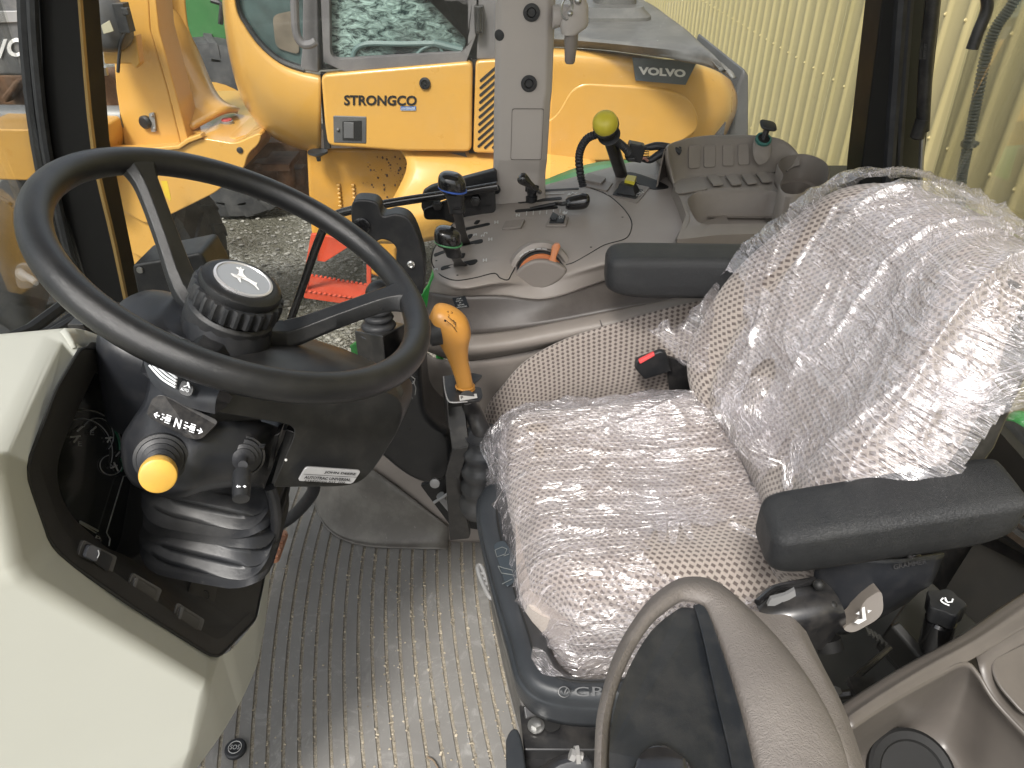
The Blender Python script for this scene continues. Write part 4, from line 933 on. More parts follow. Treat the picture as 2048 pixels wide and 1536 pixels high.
fcs = [I_('L0', 'c0', 'c1', 'L1'), I_('L1', 'c1', 'c2', 'L2'), I_('L2', 'c2', 'c3', 'c4', 'cm', 'L3'), I_('c4', 'c5', 'cm'), I_('c0', 'p0', 'p1', 'c1'), I_('c1', 'p1', 'p2', 'c2'), I_('c2', 'p2', 'p3', 'c3'),
       I_('c3', 'p3', 'p4', 's2', 's1'), I_('p4', 'p5', 's3', 's2'), I_('p5', 's5', 's3'), I_('p5', 'p6', 's6', 's5'), I_('p6', 'p7', 's7', 's6'), I_('c3', 's1', 's0', 'c4'), I_('c4', 's0', 's9', 'c5'), I_('c0', 'k0', 'k1', 'p0')]
bk_ = ['s7', 's6', 's5', 's3', 's2', 's1', 's0', 's9']; n0 = len(cvv)
for n_ in bk_: u, v, t = cv[n_]; cvv.append(T(u-26, v+22, t+.10))
for q in range(len(bk_)-1): fcs.append((ks.index(bk_[q]), n0+q, n0+q+1, ks.index(bk_[q+1])))
m0 = len(cvv)
for n_ in ('L0', 'L1', 'L2', 'L3'): cvv.append(T(*cv[n_])+V((-.26, .10, -.01)))
tb = len(cvv); cvv += [T(150, 705, 1.08), T(-200, 730, 1.05), T(-200, 730, 1.05)+V((-.26, .1, 0))]
for a_, b_ in ((0, 'L0'), (1, 'L1'), (2, 'L2')):
    nx_ = ('L1', 'L2', 'L3')[a_]; fcs.append((m0+a_, ks.index(b_), ks.index(nx_), m0+a_+1))
fcs += [(ks.index('L0'), ks.index('c0'), tb, tb+1), (m0, ks.index('L0'), tb+1, tb+2)]
ob('cowl_side', DB, CREAM, (cvv, fcs, None), bev=.012, seg=5, ang=3)
# far top edge of the cowl and its narrow right flank
rowsB = [[T(128, 656, .80), T(170, 663, .86), T(230, 686, .93), T(272, 712, .98), T(300, 738, 1.0)],
         [T(168, 672, .83), T(205, 683, .875), T(240, 697, .925), T(272, 720, .965), T(296, 744, .985)],
         [T(150, 694, .775), T(200, 699, .86), T(236, 708, .905), T(268, 730, .95), T(290, 752, .975)]]
rowsB = [[T(128, 656, .80), T(168, 660, .86), T(222, 682, .92), T(262, 706, .97), T(292, 732, 1.0)],
         [T(150, 694, .775), T(178, 697, .84), T(220, 706, .90), T(258, 722, .94), T(288, 745, .97)]]
ob('cowl_top_edge', DB, CREAM, patch(rowsB, 5, 3), solid=.02)
# black instrument panel: outline + hooded opening
DP = M('dash_black', (.05, .048, .045), .5, var=.12, bump=.35, bs=900, bt='pebble', dist=.0005, dust=.08, dcol=(.12, .11, .10), ds=16)
out_ = fil(Ts([(163, 696, .775), (215, 700, .86), (262, 722, .92), (300, 750, .95), (330, 830, .98), (400, 980, 1.02), (545, 1020, 1.10), (530, 1150, 1.10), (512, 1238, 1.02), (440, 1312, .85), (425, 1312, .84), (345, 1262, .79), (255, 1205, .735), (150, 1132, .69), (104, 1092, .672), (53, 946, .65), (72, 890, .668), (113, 780, .715)]), .012, 3)
inn_ = fil(Ts([(196, 735, .84), (218, 728, .86), (262, 742, .90), (292, 770, .94), (300, 850, .97), (300, 960, .97), (290, 1080, .94), (282, 1105, .92), (262, 1118, .905), (246, 1108, .86), (214, 1096, .80), (146, 1036, .76), (118, 985, .745), (114, 935, .745), (122, 900, .75), (160, 810, .79)]), .012, 3)
N_ = 96
ri = resamp(inn_, N_); ro = alignloop(ri, resamp(out_, N_*2))
# drive the outer loop by angle around the opening centre so that bands stay untwisted
def alignproj(inner, outer):
    c = sum(inner, V((0, 0, 0)))/len(inner); n = newell(inner); x, y = frame(n)
    ang_ = lambda p: math.atan2((p-c).dot(y), (p-c).dot(x)); o = resamp(outer, 720); oa = [(ang_(p), p) for p in o]
    res = []
    for p in inner:
        a = ang_(p); res.append(min(oa, key=lambda q: abs((q[0]-a+pi) % (2*pi)-pi))[1])
    return res
ro = alignproj(ri, out_)
ro_skirt = [p+V((-.01, .03, -.01)) for p in ro]
cN = sum(ri, V((0, 0, 0)))/N_
dn = (V((-.9, .25, -.35))).normalized()
P0 = [T(114, 935, .765), T(285, 760, .955), T(262, 1112, .925)]
fn = (P0[1]-P0[0]).cross(P0[2]-P0[0]).normalized(); fn = fn if fn.dot(CAM-P0[0]) > 0 else -fn
FP = P0[0]-fn*.030
wall = [p+dn*((FP-p).dot(fn)/dn.dot(fn)) for p in ri]
ob('instrument_panel', DB, DP, rings(ro_skirt, ro, [a.lerp(b, .92)+V((.002, -.002, .003)) for a, b in zip(ro, ri)], ri, wall), bev=.0015, seg=2, ang=30)
ob('panel_groove', DB, DPRT, tube([p+V((.0, -.001, .001)) for p in resamp(out_, 120)], .0018, 6, closed=True))
# cluster dial face and needles
face = [p+fn*.0005 for p in wall]
ob('cluster_face', DB, M('cluster_black', (.03, .033, .034), .14, coat=.5, dust=.05, ds=20), sheet(face), flat=True)
def onface(u, v, h=.002):
    d = ray(u, v); t = (FP+fn*h-CAM).dot(fn)/d.dot(fn); return CAM+d*t
GN = M('dial_grey', (.38, .39, .40), .5); GNE = M('dial_green', (.03, .16, .09), .5)
def arc(cu, cv, ru, rv, a0, a1, n=20): return [onface(cu+ru*cos(a), cv+rv*sin(a)) for a in [lerp(a0, a1, i/n) for i in range(n+1)]]
ob('dial_ring', DB, GREY, tube(arc(172, 900, 72, 80, -2.0, .2), .0009, 6))
ob('dial_ring', DB, GN, tube(arc(163, 905, 62, 68, -2.0, .3), .0006, 6))
ob('dial_ring', DB, GN, tube(arc(195, 872, 32, 36, -2.6, .8), .0006, 6))
ob('dial_ring', DB, GN, tube(arc(222, 930, 22, 20, .2, 4.5), .0006, 6))
ob('dial_green_arc', DB, GNE, tube(arc(172, 900, 68, 76, -.8, .0), .0014, 6), tube(arc(222, 930, 24, 22, -.6, .6), .0012, 6))
for a, b in (((155, 862), (165, 853)), ((182, 862), (192, 854)), ((142, 874), (160, 872)), ((148, 884), (156, 874)), ((212, 876), (226, 875)), ((215, 884), (222, 874)), ((232, 912), (239, 904)), ((228, 925), (236, 942)), ((222, 936), (234, 931))):
    ob('dial_needle', DB, LPRT, tube([onface(*a, .003), onface(*b, .003)], .0010, 6))
for u, v, s_ in ((182, 866, 'E'), (158, 888, 'E'), (222, 932, 'N')):
    f = fr(onface(u-3, v+4, .003), onface(u+5, v+4, .003), onface(u-3, v-5, .003)); ob('dial_print', DB, GN, textgeo(s_, f(0, 0), f(1, 0), f(0, 1)), flat=True)
wl_ = M('window_line', (.5, .52, .5), .3, metal=.4)
ob('display_bezel', DB, wl_, tube([onface(*p, .006) for p in ((259, 950), (247, 953), (240, 975), (213, 1065), (220, 1078), (218, 1092))], .0008, 6), tube([onface(*p, .006) for p in ((160, 1043), (196, 1062))], .0012, 6), tube([onface(*p, .006) for p in ((160, 1046), (192, 1066))], .0008, 6))
f = fr(onface(188, 1078, .006), onface(206, 1088, .006), onface(192, 1070, .006)); ob('display_print', DB, LPRT, textgeo('P', f(0, 0), f(.5, 0), f(0, 1)), flat=True)
# glossy clear lens over the cluster
# rocker switches along the lower strip
SWM = M('switch_black', (.075, .073, .07), .38, var=.1, dust=.1, ds=30)
def panelplane(pts): return fil(Ts(pts), .003, 3)
def sw(o4, lift, mat, name, par, r=.003, inner=None, bev=.0012):
    n_ = newell(Ts(o4)); n_ = n_ if n_.dot(CAM-T(o4[0][0], o4[0][1], o4[0][2])) > 0 else -n_
    return ob(name, par, mat, prism(fil([p+n_*.0005 for p in Ts(o4)], r, 3), n_*lift), bev=bev, seg=2)
def tt(u, v):   # depth of the lower switch strip
    return lerp(.71, .87, min(1, max(0, (u-150)/270)))+.0003*(1120-v)*.0-.004
def q4(*pts, off=0): return [(u, v, tt(u, v)-off) for u, v in pts]
s_ = sw(q4((146, 1118), (160, 1078), (228, 1112), (214, 1160)), .004, SWM, 'rocker_switch', DB)
sw(q4((163, 1108), (171, 1086), (222, 1113), (211, 1145), off=.005), .003, BLK, 'rocker', s_)
sw(q4((162, 1112), (172, 1088), (196, 1096), (186, 1124), off=.009), .004, M('rocker_grey', (.10, .105, .12), .4, var=.05), 'rocker_tip', s_)
f = fr(T(188, 1116, tt(190, 1110)-.012), T(198, 1116, tt(190, 1110)-.012), T(188, 1100, tt(190, 1110)-.012))
ob('rocker_print', s_, PW, tube(cr([f(.2, .1), f(.0, .6), f(.35, 1)], 3), .0005, 5), tube(cr([f(.8, 1), f(1, .5), f(.65, 0)], 3), .0005, 5))
for o4, ln in ((((246, 1186), (262, 1144), (320, 1178), (305, 1222)), ((262, 1182), (268, 1155))), (((338, 1246), (352, 1204), (406, 1238), (392, 1282)), ((354, 1240), (360, 1214)))):
    s_ = sw(q4(*o4), .003, SWM, 'blanking_switch', DB)
    c = (sum(p[0] for p in o4)/4, sum(p[1] for p in o4)/4)
    sw(q4(*[(lerp(c[0], u, .78), lerp(c[1], v, .78)) for u, v in o4], off=.004), .002, DP, 'switch_blank', s_)
    sw(q4((ln[0][0], ln[0][1]), (ln[1][0], ln[1][1]), (ln[1][0]+6, ln[1][1]+1), (ln[0][0]+4, ln[0][1]+1), off=.007), .0015, M('worn_edge', (.10, .10, .10), .4), 'switch_ridge', s_, r=.0005, bev=.0004)
o4 = [(372, 1192, .93), (383, 1152, .95), (434, 1168, .98), (424, 1216, .96)]
s_ = sw(o4, .002, DP, 'knockout_plate', DB)
ob('knockout_ring', s_, BLK, tube([T(410+8*cos(a), 1190+9*sin(a), .955) for a in [i*pi/10 for i in range(20)]], .0008, 6, closed=True))
ob('panel_latch', DB, GREY, prism(Ts([(263, 735, .90), (266, 733, .90), (268, 748, .90), (275, 752, .90), (275, 756, .90), (264, 750, .90)]), V((0, .004, 0))), bev=.0005)
ob('panel_pin', DB, BLK, tube(Ts([(272, 742, .90), (284, 745, .90)]), .004, 10))
# clamp behind the cowl
ob('cowl_clip', DB, BLKM, box(T(166, 662, .93), (.02, .02, .03)), tube(Ts([(155, 665, .92), (162, 655, .92), (170, 655, .92)]), .002, 6), bev=.002)
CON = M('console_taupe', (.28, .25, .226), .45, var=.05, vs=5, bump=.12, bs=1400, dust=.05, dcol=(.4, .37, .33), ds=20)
# ============================================================ far side console
CO = thing('side_console', 'taupe control console along the far side with slotted lever plate and dial', 'console', (.2, 1.35, 0))
far = [(872, 500, .600), (906, 447, .612), (985, 402, .625), (1090, 370, .635), (1180, 345, .645), (1270, 322, .655), (1335, 306, .66)]
r2 = [(864, 520, .600), (905, 492, .615), (990, 458, .632), (1095, 428, .645), (1190, 402, .655), (1280, 375, .663), (1348, 352, .668)]
r3 = [(864, 535, .600), (915, 535, .612), (995, 515, .625), (1085, 498, .630), (1200, 458, .650), (1290, 432, .660), (1372, 412, .665)]
r4 = [(868, 552, .597), (922, 572, .605), (1000, 560, .612), (1080, 552, .60), (1205, 520, .640), (1300, 497, .652), (1392, 478, .66)]
r5 = [(862, 566, .582), (918, 582, .590), (1000, 573, .594), (1085, 574, .585), (1208, 538, .620), (1304, 510, .635), (1398, 490, .642)]
r6 = [(858, 584, .563), (915, 592, .573), (1005, 591, .576), (1095, 597, .568), (1212, 562, .59), (1310, 532, .61), (1405, 508, .62)]
rows = [Zs([(p[0], p[1]) if 0 else p for p in r], .62) for r in (far, r2, r3, r4, r5, r6)]
r7 = Ys([(848, 650, 1.235), (915, 668, 1.20), (1008, 662, 1.185), (1100, 645, 1.18), (1215, 622, 1.175), (1315, 602, 1.17), (1415, 585, 1.16)], 1.2)
skirt0 = [p+V((0, .0, -.10)) for p in rows[0]]
ob('console_body', CO, CON, patch([skirt0]+rows, 6, 6), solid=.003, ang=60)
sdp = patch([rows[-1], [a.lerp(b, .5)+V((0, .004, 0)) for a, b in zip(rows[-1], r7)], r7], 6, 4)
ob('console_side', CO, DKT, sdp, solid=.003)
# surface lookup: intersects the view ray with the console top built from the rows
from mathutils.bvhtree import BVHTree
_pg = patch([skirt0]+rows, 6, 6); _bv = BVHTree.FromPolygons([tuple(p) for p in _pg[0]], _pg[1])
def S(u, v, h=.0): 
    r = _bv.ray_cast(CAM, ray(u, v).normalized())
    if r[0] is None: return Z(u, v, .635)+V((0, 0, h))
    n = r[1] if r[1].z > 0 else -r[1]
    return r[0]+n*h
def SL(pts, h): return [S(u, v, h) for u, v in pts]
# ledge and lower wall
led = [[p.copy() for p in r7], Ys([(846, 672, 1.20), (915, 690, 1.17), (1008, 682, 1.155), (1100, 665, 1.15), (1215, 642, 1.145), (1315, 620, 1.14), (1430, 600, 1.13)], 1.15), Ys([(846, 690, 1.195), (915, 708, 1.165), (1008, 700, 1.15), (1100, 684, 1.145), (1215, 660, 1.14), (1318, 637, 1.135), (1432, 614, 1.125)], 1.15), Ys([(846, 700, 1.21), (915, 722, 1.185), (1008, 712, 1.17), (1100, 694, 1.165), (1215, 669, 1.16), (1318, 645, 1.15), (1432, 622, 1.14)], 1.15)]
ob('console_ledge', CO, BEI2, patch(led, 6, 4), solid=.003, ang=80)
# small joint in the ledge
ob('ledge_joint', CO, DKT, tube(Ys([(1200, 640, 1.14), (1203, 648, 1.135), (1207, 662, 1.135)], 1.1), .0012, 5))
base = [V(p) for p in ((-.52, 1.42, 0), (-.465, 1.31, 0), (-.41, 1.215, 0), (-.32, 1.168, 0), (-.14, 1.158, 0), (.06, 1.15, 0), (.25, 1.14, 0), (.46, 1.12, 0))]
topw = [V(p) for p in ((-.20, 1.46, .52), (-.195, 1.36, .52), (-.19, 1.27, .52))]+[led[3][0], led[3][1], led[3][3], led[3][5], led[3][6]]
def wl(f_, b_):
    return [a.lerp(c, f_)+V((b_*(-.6 if i < 3 else 0), b_*(0 if i < 2 else .5), 0)) for i, (a, c) in enumerate(zip(base, topw))]
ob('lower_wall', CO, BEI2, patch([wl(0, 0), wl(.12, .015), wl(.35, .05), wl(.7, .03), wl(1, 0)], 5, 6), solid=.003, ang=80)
# rubber kick skirt turned up from the floor
sk_h = [.07, .13, .17, .165, .05]
skb = [p+V((0, -.006, 0)) for p in base[:5]]; skt = [wl(h/.5, .05*min(1, h*6))[i]+V((-.002, -.008, 0)) for i, h in enumerate(sk_h)]
ob('kick_skirt', CO, M('skirt_rubber', (.10, .092, .082), .5, var=.15, dust=.5, dcol=(.28, .27, .24), ds=9), patch([[p+V((0, -.02, .002)) for p in skb], [p+V((0, -.004, .010)) for p in skb], [a.lerp(b, .5)+V((0, .002, 0)) for a, b in zip(skb, skt)], skt], 6, 5), solid=.003)
# dotted fabric panel
ft = Ys([(957, 872), (975, 818), (1005, 778), (1052, 728), (1130, 685), (1240, 650), (1340, 622), (1460, 596)], 1.128)
fb = Ys([(975, 905), (1015, 890), (1045, 865), (1080, 845), (1140, 830), (1240, 820), (1350, 800), (1470, 790)], 1.118)
ob('fabric_panel', CO, FAB, patch([[p+V((0, .012, 0)) for p in ft], ft, [a.lerp(b, .33)+V((0, -.010, 0)) for a, b in zip(ft, fb)], [a.lerp(b, .66)+V((0, -.012, 0)) for a, b in zip(ft, fb)], fb], 5, 5), ang=80)
# ---- plate line, lever slots, screws
line = [(1010, 398), (980, 404), (935, 428), (900, 455), (872, 490), (863, 515), (868, 535), (884, 552), (912, 561), (950, 556), (988, 547), (1000, 556), (1015, 560), (1022, 550), (1030, 535)]
ob('plate_seam', CO, DPRT, tube(cr(SL(line, .0004), 5), .0011, 6), tube(cr(SL([(1132, 530), (1150, 524), (1180, 507), (1210, 490), (1250, 478), (1262, 460), (1262, 440), (1245, 415), (1215, 390), (1180, 376)], .0004), 5), .0010, 6))
def slot(a, b, w=.0042, h=.0012, par=CO):
    w *= 1.35
    A, Bq = S(*a, h), S(*b, h); d = (Bq-A).normalized(); s_ = d.cross(V((0, 0, 1))).normalized()
    pts = fil([A+s_*w, A-s_*w, Bq-s_*w, Bq+s_*w], w*.95, 4)
    return prism([S_(p, h) for p in pts], V((0, 0, -.002)))
def S_(p, h):
    r = _bv.ray_cast(p+V((0, 0, .1)), V((0, 0, -1))); return (r[0]+V((0, 0, h))) if r[0] else p
for a, b, w_ in (((926, 460), (980, 448), .0042), ((922, 491), (966, 481), .0045), ((868, 511), (900, 500), .0042), ((882, 538), (955, 522), .0045),
             ((951, 449), (957, 441), .0035), ((937, 478), (942, 469), .0035), ((923, 517), (927, 507), .0035), ((948, 486), (966, 483), .005), ((936, 528), (952, 524), .0055)):
    ob('lever_slot', CO, DPRT, slot(a, b, w_))
for a, b, w_ in (((1082, 382), (1158, 378), .004), ((1036, 405), (1124, 397), .0055), ((1030, 423), (1116, 415), .005)):
    ob('lever_slot', CO, DPRT, slot(a, b, w_))
for u, v in ((877, 491), (873, 522), (915, 551), (1182, 495), (1245, 435), (1217, 385), (978, 425)):
    p = S(u, v, .0007); ob('pin_hole', CO, DPRT, lathe([(.0022, 0), (.0022, .0002)], p, (0, 0, 1), 10))
# printed icons by the slots
for u, v, s_ in ((993, 446, 'H'), (981, 480, 'H'), (970, 522, 'H'), (1036, 432, 'N')):
    f = fr(S(u-4, v+3, .001), S(u+4, v+2.4, .001), S(u-4, v-3, .001)); ob('slot_print', CO, LPRT, textgeo(s_, f(0, 0), f(1, 0), f(0, 1), bold=.04), flat=True)
for u, v in ((950, 471), (965, 473), (971, 468), (887, 494), (872, 540)):
    f = fr(S(u-3, v+2, .001), S(u+4, v+1, .001), S(u-3, v-2, .001)); ob('slot_print', CO, LPRT, fpoly(f, [(0, 0), (.3, 0), (.3, .6), (.7, .6), (.7, 0), (1, 0), (1, 1), (0, 1)], .0003), flat=True)
tk = []
for q in range(6):
    u = 1052+q*13.4; tk.append(sheet([S(u, 432-q*.9, .0014), S(u+1.6, 432-q*.9, .0014), S(u+2.4, 424-q*.9, .0014), S(u+.8, 424-q*.9, .0014)]))
ob('scale_print', CO, LPRT, *tk, sheet([S(u, v, .0014) for u, v in ((1074, 391), (1129, 388), (1129, 386.5), (1074, 388.5))]), flat=True)
f = fr(S(1134, 392, .0014), S(1156, 389, .0014), S(1134, 386, .0014)); ob('scale_print', CO, LPRT, fpoly(f, [(0, 0), (.2, .8), (.35, .2), (.5, 1), (.7, .3), (1, .6), (.8, 0), (.5, .5), (.3, -.1)], .0003), flat=True)
f = fr(S(1124, 431, .0014), S(1136, 429, .0014), S(1124, 424, .0014)); ob('scale_print', CO, LPRT, fpoly(f, [(0, .5), (.4, 0), (.8, 0), (1, .8), (.6, .5), (.4, 1)], .0003), flat=True)
# raised slot area
pa = fil(SL([(1024, 437), (1036, 404), (1050, 384), (1070, 378), (1160, 374), (1172, 378), (1165, 430)], .0), .006)
ob('throttle_plate', CO, CON, prism([p+V((0, 0, -.003)) for p in pa], V((0, 0, .0034))), bev=.001, seg=2)
for q4_, nm, mt in ((((1003, 461), (1011, 446), (1050, 442), (1043, 458)), 'blank_cover', BEI2), (((1090, 455), (1098, 439), (1138, 437), (1132, 455)), 'switch_surround', BEI2)):
    s2 = ob(nm, CO, mt, prism(fil(SL(q4_, .0), .004), V((0, 0, .005))), bev=.0015)
rk_ = ob('console_rocker', CO, BLK, prism([p+V((0, 0, .005)) for p in fil(SL([(1098, 452), (1104, 439), (1131, 438), (1127, 452)], 0), .002)], V((0, 0, .0035))), prism([S(1100, 446, .008), S(1106, 434, .008), S(1116, 441, .009), S(1112, 452, .009)], V((0, 0, .004))), bev=.001)
f = fr(S(1112, 449, .0105), S(1127, 448, .0105), S(1113, 441, .0105)); ob('rocker_print', rk_, LPRT, textgeo('OFF', f(-.5, 0), f(.2, 0), f(-.5, .8)), textgeo('(2)', f(.4, 0), f(1, 0), f(.4, .9)), flat=True)
# ---- dial with orange thumbwheel and half-moon cover
dc_ = S(1078, 525, .0); dax = V((.10, -1, .18)).normalized()
dc_ = S(1080, 552)+V((0, -.004, -.004))
ob('dial_arch', CO, CON, lathe([(.056, -.012), (.060, -.002), (.058, .012), (.050, .016), (.046, .010)], dc_+V((0, .020, .004)), dax, 56))
ob('dial_slot', CO, DPRT, lathe([(.046, -.004), (.046, .012)], dc_+V((0, .010, .004)), dax, 40))
dw = ob('orange_thumbwheel', CO, ORG, lathe([(.041, -.006), (.0435, -.003), (.0435, .006), (.041, .009)], dc_+V((0, .004, .004)), dax, 48))
t0 = T(1105, 524, 0.0) if 0 else dc_+V((.024, .0, .038))
pb, pt = Y(1104, 523, dc_.y-.002), Y(1114, 487, dc_.y+.006)
ob('thumbwheel_tab', dw, M('tab_orange', (.58, .22, .09), .35), loft([sec(lerp(pb, pt, f_), V((1, 0, 0)), V((0, 1, 0)), rx, .004, 3, 16) for f_, rx in ((-.25, .009), (0, .0085), (.25, .0055), (.6, .007), (.85, .0075), (1, .004))], smooth=3))
# cover: half-moon disc facing the seat
cvp = []
for i in range(17):
    a = pi*i/16; cvp.append((1076+60*cos(a)-2*sin(a), 566-52*sin(a)-9*cos(a)))
low = [(1012, 580), (1030, 590), (1060, 592), (1090, 584), (1120, 570)]
cov = [Y(u, v, 1.150) for u, v in cvp]+[Y(u, v, 1.150) for u, v in low[0:0]]
cv2 = [Y(p[0], p[1], 1.15) for p in ((1136, 540), (1128, 522), (1105, 508), (1075, 505), (1048, 515), (1030, 535), (1018, 560), (1014, 580), (1035, 590), (1065, 592), (1100, 577), (1125, 558))]
yoff = dc_.y-.012
cv2 = cr([Y(u, v, yoff) for u, v in ((1134, 542), (1120, 530), (1098, 522), (1070, 521), (1046, 532), (1030, 548), (1020, 568), (1018, 580), (1035, 589), (1062, 590), (1095, 577), (1122, 560))], 4, True)
ob('dial_cover', CO, BEI2, prism(cv2, V((0, .05, -.01))), bev=.007, seg=4)
ob('dial_scale', CO, LPRT, *[tube([dc_+V((0, .012, .004))+V((cos(a)*.0525, -.004, sin(a)*.0525)), dc_+V((0, .012, .004))+V((cos(a+.16)*.0525, -.004, sin(a+.16)*.0525))], .0011, 5) for a in (1.35, 1.55, 1.78, 2.0, 2.2)])
# ---- sticker
_sb = BVHTree.FromPolygons([tuple(p) for p in sdp[0]], sdp[1])
def SB(u, v, h=.001):
    r = _bv.ray_cast(CAM, ray(u, v).normalized())
    if r[0] is None: r = _sb.ray_cast(CAM, ray(u, v).normalized())
    if r[0] is None: return Y(u, v, 1.19)
    n = r[1] if r[1].dot(CAM-r[0]) > 0 else -r[1]; return r[0]+n*h
f = fr(SB(913, 617), SB(939, 613), SB(905, 595))
dl_ = ob('safety_sticker', CO, M('sticker_black', (.015, .018, .022), .4), prism(fil([f(0, 0, .001), f(1, 0, .001), f(1, 1, .001), f(0, 1, .001)], .002), V((0, -.0006, 0))), flat=True)
tx = []
for q, (s_, a, b) in enumerate((('STOP', .32, .68), ('SHIFT TO', .22, .74), ('P', .44, .56), ('BEFORE', .26, .74), ('DISMOUNTING', .12, .9))):
    yb = .80-q*.18; tx.append(textgeo(s_, f(a, yb, .003), f(b, yb, .003), f(a, yb+.10, .003)))
ob('sticker_print', dl_, LPRT, *tx, flat=True)
# ---- levers
def gear_lever(name, label, knob, gripb, base, ring, y, loc):
    t = thing(name, label, 'lever', loc)
    kc_ = Y(knob[0], knob[1], y); gb = Y(gripb[0], gripb[1], y+.005); bs_ = base
    ax_ = (gb-kc_).normalized()
    ob('knob', t, GLOSS, loft([sec(kc_+V((-.002, 0, h)), V((1, 0, -.18)).normalized(), V((0, 1, 0)), rx, ry, 2.4, 28) for h, rx, ry in ((-.020, .019, .015), (-.012, .0228, .020), (-.002, .0232, .021), (.007, .0205, .019), (.013, .013, .012), (.0145, .004, .004))], smooth=3))
    cpt = kc_+V((-.001, 0, -.0135)); ob('colour_ring', t, ring, tube([cpt+V((1, 0, -.18)).normalized()*(.0232*cos(a))+V((0, 1, 0))*(.0205*sin(a)) for a in [i*pi/16 for i in range(32)]], .0016, 8, closed=True))
    ob('grip', t, BLK, loft([sec(lerp(kc_+V((0, 0, -.012)), gb, f_), V((1, 0, 0)), V((0, 1, 0)), rx, rx*.9, 2.6, 24) for f_, rx in ((0, .0215), (.18, .0175), (.45, .0145), (.75, .0135), (.97, .0135), (1, .011))], smooth=3))
    ob('stem', t, BLKM, loft([[lerp(gb, bs_, f_)+V((sx_*w1, sy_*.003, 0)) for sx_, sy_ in ((-1, -1), (1, -1), (1, 1), (-1, 1))] for f_, w1 in ((-.1, .008), (.6, .0085), (1.05, .014))]), bev=.001)
    return t
BLU = M('blue_ring', (.03, .09, .38), .4); GRR = M('green_ring', (.06, .22, .09), .4)
gear_lever('selective_lever', 'tall black lever with blue ring standing in the console slots', (906, 362), (915, 424), S(928, 488), BLU, 1.20, S(928, 488))
gear_lever('selective_lever', 'short black lever with green ring in the front console slot', (897, 470), (909, 512), S(921, 531), GRR, 1.19, S(921, 531))
pt_ = thing('throttle_lever', 'small black lever with tapered knob beside a star knob near the pillar', 'lever', S(1085, 385))
ob('knob', pt_, GLOSS, loft([sec(lerp(Y(1041, 354, 1.40), Y(1066, 374, 1.40), f_), V((.6, 0, .8)), V((0, 1, 0)), r, r, 2, 20) for f_, r in ((-.12, .002), (-.06, .008), (.1, .0115), (.35, .0105), (.7, .0075), (1, .006))], smooth=3))
ob('stem', pt_, BLKM, tube([Y(1064, 372, 1.40), Y(1074, 380, 1.40), S(1082, 386, .0)], [.004, .0035, .005], 10))
sk_ = thing('star_knob', 'small black star knob on the slotted console plate', 'knob', S(1063, 402))
n = 60; o_ = S(1063, 403, 0); secs = []
for r, h in ((.012, 0), (.0125, .012), (.009, .014), (.010, .022), (.0135, .023), (.0142, .034), (.010, .037), (.006, .0375)):
    secs.append([o_+V((r*(1+(.10*cos(6*2*pi*i/n) if r > .0095 and h > .02 else 0))*cos(2*pi*i/n), r*(1+(.10*cos(6*2*pi*i/n) if r > .0095 and h > .02 else 0))*sin(2*pi*i/n), h)) for i in range(n)])
ob('knob_body', sk_, BLK, loft(secs), ang=40)
hl = thing('hand_throttle', 'black lever with fat rounded grip pointing backwards from the numbered slot', 'lever', S(1125, 418))
a_, b_ = Z(1136, 407, .672), Z(1176, 401, .680)
ob('grip', hl, GLOSS, loft([sec(lerp(a_, b_, f_), V((0, .6, .8)).normalized(), V((0, .8, -.6)).normalized(), r, r, 2.2, 24) for f_, r in ((-.12, .009), (0, .0125), (.35, .0145), (.75, .0155), (.95, .0135), (1.06, .008), (1.1, .002))], smooth=3))
ob('stem', hl, BLKM, tube([Z(1136, 406, .668), Z(1124, 408, .664), S(1112, 413, .006), S(1060, 420, .003)], [.005, .0045, .004, .003], 8, 3))
# ---- yellow ball lever, its conduit and wiring
yb = thing('hitch_lever', 'black lever topped by a yellow ball with a corrugated cable', 'lever', S(1243, 348))
bc = Y(1211, 248, 1.47)
up = (bc-S(1243, 350)).normalized()
sx_, sy_ = frame(up)
ob('yellow_ball', yb, YBALL, lathe([(.0245, 0), (.0248, .006), (.0235, .013), (.019, .0205), (.012, .0245), (.004, .0262)], bc-up*.002, up, 36))
ob('ball_collar', yb, BLK, lathe([(.012, -.040), (.015, -.038), (.017, -.020), (.020, -.018), (.024, -.012), (.0258, -.004), (.0258, 0), (.02, .001)], bc-up*.002, up, 36))
ob('lever_flange', yb, BLK, lathe([(.013, -.046), (.022, -.045), (.023, -.042), (.014, -.040)], bc-up*.002, up, 28))
ob('stem', yb, BLKM, loft([sec(lerp(bc-up*.04, S(1243, 350), f_), sx_, sy_, r, r, 3, 20) for f_, r in ((0, .0115), (.1, .0125), (.9, .0125), (1.06, .012))]))
cq = cr(Ys([(1196, 268, 1.48), (1176, 276, 1.49), (1163, 294, 1.50), (1158, 318, 1.51), (1161, 350, 1.52), (1166, 372, 1.52)], 1.5), 13)
ob('cable_conduit', yb, RUB, tube(cq, [.0085 if i % 3 else .0062 for i in range(len(cq))], 12))
cq = cr(Ys([(1226, 280, 1.50), (1238, 286, 1.52), (1250, 296, 1.53), (1258, 306, 1.54)], 1.5), 10)
ob('cable_conduit', yb, RUB, tube(cq, [.0085 if i % 3 else .0062 for i in range(len(cq))], 12))
wc = thing('wire_connector', 'black cable connector block with taped wires behind the yellow ball lever', 'connector', Y(1270, 305, 1.56))
ob('connector_block', wc, BLK, box(Y(1270, 303, 1.56), (.034, .03, .036), Matrix.Rotation(.2, 3, 'Y')), box(Y(1278, 293, 1.555), (.012, .02, .012)), box(Y(1263, 318, 1.545), (.018, .012, .01)), bev=.003)
